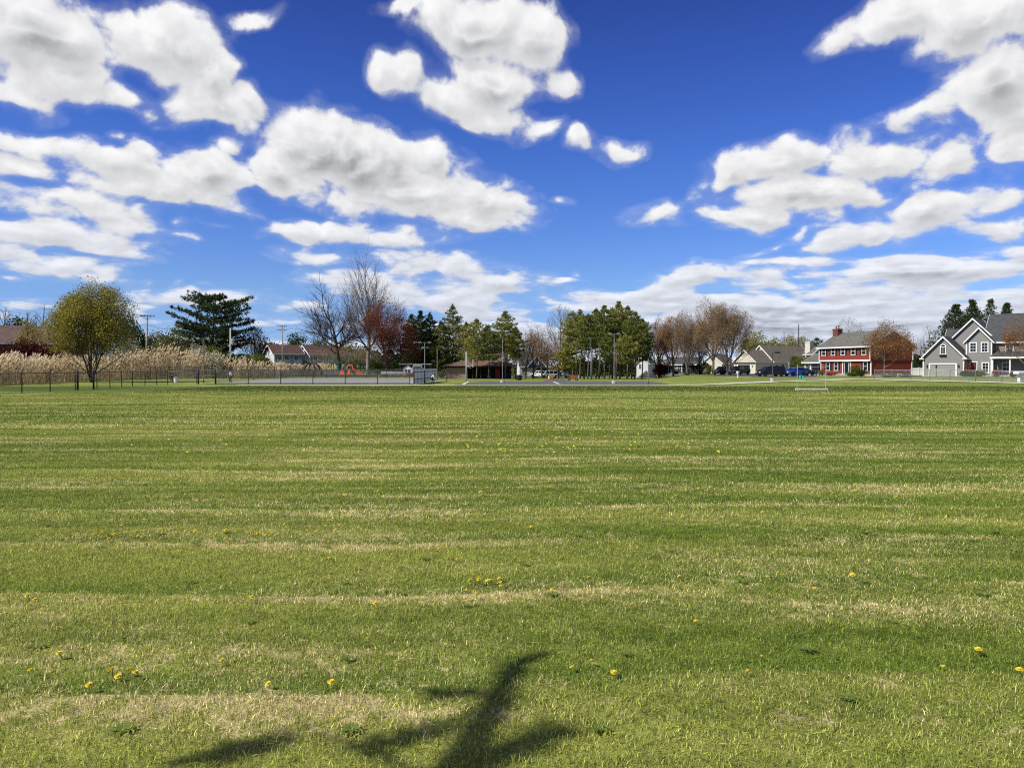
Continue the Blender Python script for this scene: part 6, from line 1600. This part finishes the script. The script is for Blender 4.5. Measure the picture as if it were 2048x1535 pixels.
    # bare dead stems under the grove
    for i, (px, d, h) in enumerate(((1183, 144, 6.0), (1152, 150, 7.5), (1232, 147, 7.0), (1263, 150, 6.5), (1198, 149, 7.0), (1168, 147, 6.8))):
        t = thing('dead_tree', ['slim dead trunk with a crooked top left of the single lamp', 'slim bare trunk at the left of the grove', 'slim bare trunk right of the twin headed lamp', 'slim bare trunk near the right end of the grove', 'slim bare trunk between the two lamps of the grove', 'slim bare trunk third along the grove front'][i], 'tree', P3(px, d), 0, 'bare trunks under the pines')
        r = random.Random(i); tp = MB(); tp.tube([(0, 0, -0.1), (0.1, 0, h * 0.5), (0.0, 0.1, h)], [0.15, 0.12, 0.05], 6).build('trunk', BARK_P, t, smooth=True)
        b = MB()
        for k in range(7):
            z = h * r.uniform(0.4, 0.98); a = r.uniform(0, 6.28); L = r.uniform(0.4, 1.1); b.tube([(0.05, 0.05, z), (0.05 + L * math.cos(a), L * math.sin(a), z + 0.25 * L)], [0.03, 0.008], 4)
        b.build('branches', BARK_P, t)
    # --- brown trees right of the grove
    for i, (px, top, d, w, k, m, nl, st, lab) in enumerate((
        (1318, 640, 170, 5.0, 'round', L_ORG, 3600, 1, 'orange brown tree next to the right pine grove'), (1347, 634, 166, 6.0, 'vase', L_ORG, 4200, 1, 'orange brown tree over the maroon shrub'), (1376, 630, 162, 6.2, 'vase', L_BRN, 3000, 2, 'thin grey brown tree with two stems behind the dark hedge'),
        (1426, 606, 158, 7.2, 'vase', L_BRN, 5200, 1, 'tall brown budded tree, left of the pair before the cream house'), (1456, 608, 155, 8.0, 'vase', L_BRN, 6800, 2, 'tall brown budded tree, right of the pair before the cream house'), (1400, 640, 172, 4.8, 'round', L_BRN, 2600, 1, 'lower brown tree filling the gap beside the tall pair'))):
        decid('brown_tree', lab, 'tree', P3(px, d), Hh(top, px, d), 300 + i, k, TWIG, m, int(nl * 3.4), 0.075, 0.30, width=w * 1.12, stems=st, trunk_share=0.30, rnd=0.2, over=dict(kids=[8, 6, 5, 4], rk=0.52, lo=[0.2, 0.15, 0.15, 0.2]), group='brown budding trees')
    shrub('maroon_shrub', 'deep maroon shrub before the slate blue house', P3(1322, 168), 4.6, 3.6, 320, L_MAR, BARK_D, 3200, 0.12)
    shrub('yellow_shrub', 'yellow blooming shrub beyond the court lamp poles', P3(872, 172), 1.6, 2.2, 321, L_YEL, BARK_D, 700, 0.12)
    shrub('green_shrub', 'green shrub left of the pavilion end wall', P3(884, 168), 1.8, 2.2, 322, L_OLV, BARK_D, 900, 0.12)
    shrub('pink_shrub', 'low pink flowering shrub left of the slatted court fence', P3(818, 124), 2.2, 0.9, 323, L_PINK, BARK_D, 900, 0.07, dep=1.0)
    hedge('hedge', 'dark green hedge behind the playground trees', P3(668, 166), P3(770, 168), 2.0, 3.0, 330, L_OLV, BARK_D, 5200, 0.13)
    hedge('hedge', 'very dark hedge behind the pale concrete benches', P3(745, 160), P3(800, 160), 2.0, 2.4, 331, L_DGR, BARK_D, 3200, 0.13)
    hedge('hedge', 'dark clipped hedge between the brown trees', P3(1366, 172), P3(1418, 170), 1.8, 2.5, 332, L_DGR, BARK_D, 3600, 0.12)
    hedge('hedge', 'tall green hedge between the cream house and the red house porch', P3(1582, 168), P3(1628, 164), 1.8, 3.7, 333, L_OLV, BARK_D, 3800, 0.12)
    hedge('hedge', 'dark hedge in the gap behind the white board fence', P3(1824, 166), P3(1850, 166), 1.6, 4.0, 334, L_DGR, BARK_D, 2600, 0.13)
    hedge('hedge', 'shadowy hedge at the back of the right pine grove', P3(1126, 196), P3(1275, 193), 2.4, 4.4, 335, L_DGR, BARK_D, 12000, 0.2)
    hedge('hedge', 'low brown hedge behind the pavilion and navy house', P3(1000, 205), P3(1130, 200), 2.2, 3.2, 336, L_BRN, BARK_D, 4200, 0.16)
    hedge('hedge', 'tall dark evergreen screen behind the rust trees and left pines', P3(742, 188), P3(900, 190), 2.6, 5.2, 338, L_DGR, BARK_D, 11000, 0.2)
    d = 172; shrub('conical_shrub', 'upright green conifer shrub between the brown trunks and cars', P3(1417, 158), 1.1, 2.2, 337, L_OLV, BARK_D, 900, 0.10)
    # --- behind the flats and the bare oak
    for i, (px, top, d, w, m, nl, lab) in enumerate(((594, 672, 235, 8.5, L_DGR, 3800, 'dark rounded tree behind the flats'), (640, 682, 225, 6.0, L_OLV, 2800, 'green tree behind the left limbs of the bare oak'), (540, 684, 240, 8.0, L_DGR, 2600, 'dark tree just showing over the flats roof'), (705, 694, 215, 9.0, L_OLV, 3000, 'olive tree far behind the two great bare trees'))):
        decid('distant_tree', lab, 'tree', P3(px, d), Hh(top, px, d), 340 + i, 'round', BARK_D, m, nl, 0.24, 0.5, width=w)
    for i, (px, top, d, w, lab) in enumerate(((655, 690, 182, 9.0, 'grey tangled brush under the left limbs of the bare oak'), (700, 696, 184, 8.0, 'grey tangled brush between the two great bare trees'), (740, 700, 186, 8.0, 'grey tangled brush behind the rust tree'))):
        decid('brush', lab, 'tree', P3(px, d), Hh(top, px, d), 350 + i, 'small', BARK, L_BRN, 1100, 0.12, 0.4, width=w, stems=4, trunk_share=0.3, group='bare grey brush')
    # --- behind the houses on the right
    for i, (px, top, d, w, m, nl, lab) in enumerate(((1517, 664, 232, 8.5, L_PALE, 4200, 'yellow green tree left of the cream house ridge'), (1497, 676, 236, 6.0, L_YEL, 2600, 'olive tree at the left of the cream house ridge'), (1545, 676, 245, 7.5, L_PALE, 2800, 'pale green tree behind the middle of the cream roof'), (1572, 678, 248, 7.0, L_YEL, 2600, 'yellow tree behind the cream roof'), (1598, 676, 246, 7.0, L_PALE, 2800, 'pale green tree by the aerial mast'))):
        decid('distant_tree', lab, 'tree', P3(px, d), Hh(top, px, d), 360 + i, 'round', BARK, m, nl, 0.20, 0.5, width=w, group='pale trees behind the cream house')
    for i, (px, top, d, w, m, nl, lab) in enumerate(((1567, 663, 262, 4.5, None, 0, 'thin bare tree left of the aerial mast'), (1583, 664, 262, 4.5, None, 0, 'thin bare tree close to the aerial mast'), (1706, 640, 205, 8.5, L_PALE, 1000, 'pale budding tree behind the red house ridge'), (1766, 644, 205, 5.5, L_PALE, 800, 'pale budding tree above the right end of the red roof'), (1862, 650, 190, 6.0, None, 0, 'grey bare tree left of the tall spruces'), (1838, 682, 190, 5.0, None, 0, 'low grey bare tree in the gap between red and grey houses'))):
        decid('bare_tree' if m is None else 'budding_tree', lab, 'tree', P3(px, d), Hh(top, px, d), 370 + i, 'round', BARK, m, nl, 0.13, 0.4, width=w)
    pine('dark_pine', 'small dark pine top behind the grey gable and chimney', P3(1632, 225), Hh(677, 1632, 225), 380, BARK_P, N_DARK, bare=0.3, half=3.4, step=0.7, kids=6, per=10, blades=10, ln=0.7, w=0.07)
    G = 'spruces behind the grey house'
    for i, (px, top, d, half, lab) in enumerate(((1909, 611, 176, 8.6, 'widest spruce, left of the grey house ridge'), (1944, 602, 184, 8.0, 'tall spruce second from the left behind the grey house'), (1980, 601, 190, 7.6, 'sparse spruce third from the left behind the grey house'), (2012, 607, 196, 7.0, 'smallest spruce top over the grey roof'))):
        pine('spruce_tree', lab, P3(px, d), Hh(top, px, d), 390 + i, BARK_P, N_SPR, bare=0.06, half=half, step=0.5 if i != 2 else 0.75, kids=8 if i != 2 else 6, per=18, blades=11, ln=0.50, w=0.055, rise=0.12, shape='cone', rtr=0.012, group=G, gap=0.08, droop=0.10, cat='spruce tree')
    # --- gardens of the red and grey houses
    d = 131; decid('rust_tree', 'orange brown tree hiding the near corner of the red house', 'tree', P3(1768, d), Hh(654, 1768, d), 401, 'round', TWIG, L_ORG, 12500, 0.08, 0.28, width=7.6, rnd=0.24, trunk_share=0.26, over=dict(lo=[0.3, 0.15, 0.15, 0.2], kids=[7, 6, 5, 4]))
    d = 124; decid('rust_tree', 'orange brown tree at the right edge before the grey porch', 'tree', P3(2052, d), Hh(640, 2052, d), 403, 'round', TWIG, L_ORG, 8500, 0.08, 0.28, width=7.4, rnd=0.24, trunk_share=0.26, over=dict(lo=[0.3, 0.15, 0.15, 0.2], kids=[7, 6, 5, 4]))
    for i, (px, d, w, h, m, n, lab) in enumerate(((1644, 150, 1.2, 1.25, L_BRN, 900, 'round olive brown bush at the red house porch'), (1711, 136, 1.7, 2.3, L_OLV, 1700, 'tall green bush right of the red house door'), (1704, 133, 1.9, 0.9, L_GRN, 1200, 'low green bush spreading before the red house door'), (1722, 133, 1.6, 1.3, L_DGR, 1200, 'dark bush beside the right hand window of the red house'), (1662, 146, 2.0, 0.6, L_RUST, 900, 'low reddish plants under the red house windows'),
              (1930, 131, 1.6, 1.15, L_DGR, 1300, 'dark bush left of the maroon door'), (1956, 129, 2.7, 1.35, L_OLV, 2000, 'wide olive bush right of the maroon door'), (1945, 126.5, 4.0, 0.75, L_DGR, 1800, 'low dark planting along the grey house front'), (1993, 128, 1.4, 1.5, L_RUST, 900, 'rusty twiggy bush before the grey porch'), (2026, 128, 1.2, 1.0, L_RUST, 800, 'small rusty bush between the porch columns'), (1934, 133, 1.1, 2.6, L_RUST, 700, 'thin rusty shrub climbing beside the maroon door'), (1516, 150, 0.9, 1.1, L_DGR, 700, 'dark bush at the end of the cream garage wall'),
              (1778, 120, 2.0, 0.45, L_DGR, 900, 'low dark plants behind the pale fence before the red wall'), (1812, 121, 1.7, 0.45, L_DGR, 800, 'low dark plants at the right end of the red wall'))):
        shrub('garden_bush', lab, P3(px, d), w * 1.1, h, 420 + i, m, BARK_D, n, 0.075, nl=5)
build_trees()

def build_far_wood():
    rs = np.random.RandomState(9); n = 26000
    x = rs.uniform(-330, 330, n); y = 330 + rs.uniform(0, 30, n)
    top = 6.0 + 2.0 * np.sin(x * 0.06) + 1.6 * np.sin(x * 0.17 + 1) + 1.0 * np.sin(x * 0.4) + 3.0 * (x < -60)
    z = top * rs.uniform(0.0, 1.0, n) ** 0.6
    V, Fq = leaf_quads(rs, np.stack([x, y, z], 1), 0.55, 0.6)
    o = np_mesh('far_woods', [(V, Fq, 0)], leafmat('leaf_far', (0.05, 0.06, 0.03), (0.13, 0.125, 0.07), None, 0.3, 0.05)); tag(o, 'low line of far woods behind the houses', 'woods', kind='stuff')
build_far_wood()

def build_reeds():
    rs = np.random.RandomState(3)
    runs = [([(-44, 50), (-45.2, 68), (-46.8, 78), (-48.8, 92), (-49.6, 105), (-44, 109.5), (-38, 111), (-34.5, 112)], [(-1, 0), (-1, 0), (-1, 0.1), (-1, 0.3), (-0.7, 0.7), (-0.2, 1), (0, 1), (0, 1)]),
            ([(-50, 154), (-44, 155), (-36, 156)], [(0, 1), (0, 1), (0, 1)])]
    P, Dp = [], []
    for edge, inn in runs:
        for i in range(len(edge) - 1):
            a, b = np.array(edge[i]), np.array(edge[i + 1]); ia, ib = np.array(inn[i]), np.array(inn[i + 1])
            L = np.linalg.norm(b - a); n = int(L * 130)
            t = rs.random(n)[:, None]; dep = (rs.random(n) ** 1.4 * 9)[:, None] * (1 + 0.0 * t)
            wob = 0.6 * np.sin(t * L * 0.9) + 0.4 * np.sin(t * L * 2.3)
            P.append(a * (1 - t) + b * t + (ia * (1 - t) + ib * t) * (dep + wob)); Dp.append(dep[:, 0])
    P = np.concatenate(P); Dp = np.concatenate(Dp)
    patch = np.sin(P[:, 0] * 1.3 + P[:, 1] * 0.7) * np.sin(P[:, 1] * 1.1 - P[:, 0] * 0.5) + 0.6 * np.sin(P[:, 0] * 2.9 + 1) * np.sin(P[:, 1] * 2.3)
    keep = rs.random(len(P)) < 0.62 + 0.45 * patch
    P, Dp, patch = P[keep], Dp[keep], patch[keep]; n = len(P)
    px = 1024 + P[:, 0] / P[:, 1] * F
    hh = np.interp(px, [-100, 0, 120, 200, 300, 340, 380, 460, 540, 640], [2.4, 2.4, 2.4, 2.7, 3.6, 4.2, 3.4, 2.8, 1.9, 1.9]) * rs.uniform(0.52, 1.10, n) * (1 + 0.12 * patch) * (1 + 0.10 * np.sin(px * 0.09) * np.sin(px * 0.031 + 1)) * np.where(Dp < 1.2, 0.78 + 0.18 * Dp, 1)
    B = np.stack([P[:, 0], P[:, 1], np.zeros(n)], 1)
    az = rs.uniform(0, 6.28, n); ln = np.abs(rs.normal(0, 0.11, n)) + 0.02
    T = B + np.stack([np.cos(az) * ln * hh + 0.10 * hh, np.sin(az) * ln * hh, hh], 1)
    s = rs.uniform(0, 6.28, n); S = np.stack([np.cos(s), np.sin(s), 0 * s], 1) * 0.018
    V = np.stack([B - S, B + S, T + S * 0.5, T - S * 0.5], 1).reshape(-1, 3); i4 = np.arange(n)[:, None] * 4
    stalk = (V, np.concatenate([i4, i4 + 1, i4 + 2, i4 + 3], 1), 0)
    # long dry leaves
    k = rs.randint(0, n, n * 3); f = rs.uniform(0.15, 0.8, n * 3)[:, None]
    b = B[k] * (1 - f) + T[k] * f; a2 = rs.uniform(0, 6.28, n * 3); l2 = rs.uniform(0.35, 0.85, n * 3)
    d = np.stack([np.cos(a2) * 0.75, np.sin(a2) * 0.75, rs.uniform(0.1, 0.9, n * 3)], 1); side = np.stack([-np.sin(a2), np.cos(a2), 0 * a2], 1) * 0.024
    m = b + d * (l2 * 0.5)[:, None]; e = b + d * l2[:, None] - np.array([0, 0, 0.25]) * l2[:, None]
    V = np.stack([b, m - side, e, m + side], 1).reshape(-1, 3); i4 = np.arange(n * 3)[:, None] * 4
    leaf = (V, np.concatenate([i4, i4 + 1, i4 + 2, i4 + 3], 1), 0)
    # feathery plumes nodding to one side
    pl = np.where(rs.random(n) < 0.8)[0]; C = T[pl]
    Vs = []
    for q in range(3):
        a3 = rs.normal(0.2, 0.8, len(pl)); d = np.stack([np.cos(a3) * 0.55, np.sin(a3) * 0.5, np.full(len(pl), 0.85)], 1)
        L = rs.uniform(0.32, 0.62, len(pl))[:, None]; sd_ = np.stack([-np.sin(a3 + q), np.cos(a3 + q), 0.2 + 0 * a3], 1) * 0.07
        st = C - np.array([0, 0, 0.12]) - d * L * 0.15 * q
        Vs.append(np.stack([st, st + d * L * 0.5 - sd_, st + d * L, st + d * L * 0.5 + sd_], 1).reshape(-1, 3))
    V = np.concatenate(Vs); i4 = np.arange(len(V) // 4)[:, None] * 4
    plume = (V, np.concatenate([i4, i4 + 1, i4 + 2, i4 + 3], 1), 1)
    o = np_mesh('reed_bed', [stalk, leaf, plume], [leafmat('dry_reed', (0.34, 0.25, 0.14), (0.66, 0.52, 0.32), (0.46, 0.36, 0.22), 0.35, 0.3), leafmat('reed_plume', (0.55, 0.44, 0.28), (0.90, 0.75, 0.52), None, 0.4, 0.3)])
    tag(o, 'broad bed of tall dry tan reeds with feathery tops along the left', 'reeds', kind='stuff')
build_reeds()

# ---------------------------------------------------------------- dandelions
def build_dandelions():
    ye = pmat('dandelion_yellow', (0.80, 0.64, 0.05), 0.8, 0.10, 30); st = pmat('dandelion_stem', (0.16, 0.24, 0.06), 0.8)
    m = MB(); m.tube([(0, 0, 0), (0.004, 0, 0.03), (0, 0.003, 0.055)], 0.0022, 5, m=1)
    for ring, (r, z, n) in enumerate(((0.020, 0.058, 15), (0.015, 0.064, 12), (0.009, 0.068, 8))):
        for i in range(n):
            a = 6.283 * (i + 0.5 * ring) / n; w = 0.0034; c, s = math.cos(a), math.sin(a)
            m.mesh([(0.002*c - w*s*0.4, 0.002*s + w*c*0.4, 0.056), (0.002*c + w*s*0.4, 0.002*s - w*c*0.4, 0.056), (r*c + w*s, r*s - w*c, z), (r*c*1.06, r*s*1.06, z + 0.001), (r*c - w*s, r*s + w*c, z)], [(0, 1, 2, 3, 4)], 0)
    m.lathe([(0.003, 0.05), (0.007, 0.055), (0.008, 0.063), (0.003, 0.067)], 8)
    proto = m.build('dandelion', [ye, st]); GRP = 'dandelions in the near grass'
    tag(proto, 'small open yellow dandelion in the mown grass', 'dandelion', GRP)
    r = random.Random(4); spots = []
    near = [(945,1172),(955,1165),(962,1172),(938,1180),(985,1170),(995,1176),(932,1188),(948,1190),(952,1200),(930,1218),(945,1214),(1000,1183),(975,1168),(60,1199),(72,1203),(55,1217),(215,1358),(226,1354),(240,1360),(252,1357),(262,1361),(178,1384),(444,1333),(124,1318),(58,1353),(540,1377),(662,1376),(750,1215),(500,1200),(505,1206),(660,1125),(1105,1186),(1145,1346),(1178,1336),(1497,1357),(1520,1325),(1880,1345),(2040,1356),(1478,1155),(1530,1165),(1625,1187),(1562,1160),(1705,1160),(1360,1160),(1180,1165),(875,1105),(870,1103),(1000,1165),(912,1126),(1225,1355),(1955,1313),(1390,1250)]
    for px, py in near: p = ground_pt(px, py); spots.append((p.x, p.y))
    clusters = [(260,1075,120,14,22),(480,1072,90,14,12),(130,1080,70,8,8),(640,1065,90,12,8),(900,850,160,30,30),(980,880,140,22,26),(150,845,120,18,14),(1050,990,380,60,20),(1400,865,160,20,16),(960,905,120,12,14),(320,960,250,40,12),(700,1040,200,30,8),(1300,1010,150,30,10),(1650,1000,150,40,6)]
    for cx, cy, sx, sy, n in clusters:
        for _ in range(n):
            p = ground_pt(cx + r.gauss(0, 1) * sx * 0.6, max(800, cy + r.gauss(0, 1) * sy * 0.6)); spots.append((p.x, p.y))
    for i, (x, y) in enumerate(spots[:280]):
        o = proto if i == 0 else proto.copy()
        if i: COL.objects.link(o)
        o.location = (x, y, r.uniform(-0.012, 0.0)); s = r.uniform(0.65, 0.95) * (1.0 if y < 8 else 1.15)
        o.scale = (s, s, s * r.uniform(0.85, 1.1)); o.rotation_euler = (r.uniform(-0.35, 0.35), r.uniform(-0.35, 0.35), r.uniform(0, 6.28))
    rs = np.random.RandomState(8); n = 1300
    y = 14 + 24 * rs.random(n) ** 1.3; x = rs.normal(0, 1, n) * y * 0.13 + y * rs.choice([-0.42, -0.25, -0.06, 0.0, 0.06, 0.24], n, p=[.16, .12, .22, .22, .16, .12])
    z = rs.uniform(0.045, 0.065, n)
    C = np.stack([x, y, z], 1); ang = np.arange(6) * np.pi / 3
    rad = 0.021 * rs.uniform(0.7, 1.2, n)
    V = C[:, None, :] + np.stack([np.cos(ang), np.sin(ang), 0 * ang], 1)[None] * rad[:, None, None]
    V[:, :, 2] += rs.normal(0, 0.006, (n, 6)); i = np.arange(n)[:, None] * 6
    o = np_mesh('dandelions_beyond', [(V.reshape(-1, 3), np.concatenate([i + j for j in range(6)], 1), 0)], ye)
    tag(o, 'scattered specks of yellow dandelions farther up the field', 'dandelions', kind='stuff')
build_dandelions()

# ---------------------------------------------------------------- the tree behind the viewer that throws its shadow on the near grass
def build_shadow_tree():
    hs = Vector((SUN.x, SUN.y, 0)).normalized()
    q = ground_pt(985, 1425)
    base = Vector((q.x, q.y, 0)) + hs * 6.5
    t = thing('bare_tree', 'leaning tree behind the viewer whose shadow lies on the near grass', 'tree', base)
    def back(px, py, off=0.0):
        """the point of the tree, in its own upright plane, that shades a spot of the lawn"""
        g = ground_pt(px, py); tt = ((base - g).dot(hs) + off) / (SUN.dot(hs))
        return g + SUN * tt - base
    limb = MB(); br = MB(); r = random.Random(2)
    j = back(880, 1570)
    limb.tube([(0, 0, -0.2), tuple(j * 0.35 + Vector((0.1, 0, 0))), tuple(j * 0.7), j[:]], [0.17, 0.15, 0.12, 0.10], 10)
    def path(pts, r0, r1, off=0.0):
        P = [back(a, b, off) for a, b in pts]; n = len(P)
        br.tube(P, [r0 + (r1 - r0) * i / (n - 1) for i in range(n)], 8); return P
    A = path([(890, 1570), (932, 1510), (968, 1450), (998, 1400), (1022, 1350), (1036, 1327)], 0.085, 0.036)
    B = path([(1036, 1327), (1065, 1316), (1095, 1307)], 0.040, 0.016)
    Cc = path([(880, 1570), (960, 1527), (1030, 1500), (1075, 1477), (1125, 1455)], 0.06, 0.015)
    D = path([(965, 1450), (910, 1452), (850, 1466), (790, 1482), (740, 1500)], 0.03, 0.010)
    E = path([(998, 1400), (950, 1388), (900, 1384), (865, 1385)], 0.014, 0.012)
    G = path([(880, 1570), (800, 1530), (720, 1490), (640, 1468), (560, 1484), (480, 1502), (400, 1520)], 0.016, 0.012)
    limb.build('trunk', BARK, t, smooth=True)
    br.build('branches', BARK, t, smooth=True)
    rs = np.random.RandomState(6); C = []
    for P, n, sp in ((A, 360, 0.04), (Cc, 420, 0.045), (D[1:], 170, 0.045), (E[1:], 80, 0.025), (G[4:], 200, 0.045), (B, 40, 0.02)):
        for _ in range(n):
            i = r.randrange(len(P) - 1); C.append((P[i].lerp(P[i + 1], r.random()) + Vector((r.gauss(0, sp), r.gauss(0, sp), r.gauss(0, sp))))[:])
    np_mesh('crown', [leaf_quads(rs, np.array(C), 0.036, 0.5) + (0,)], L_BRN, t)
build_shadow_tree()
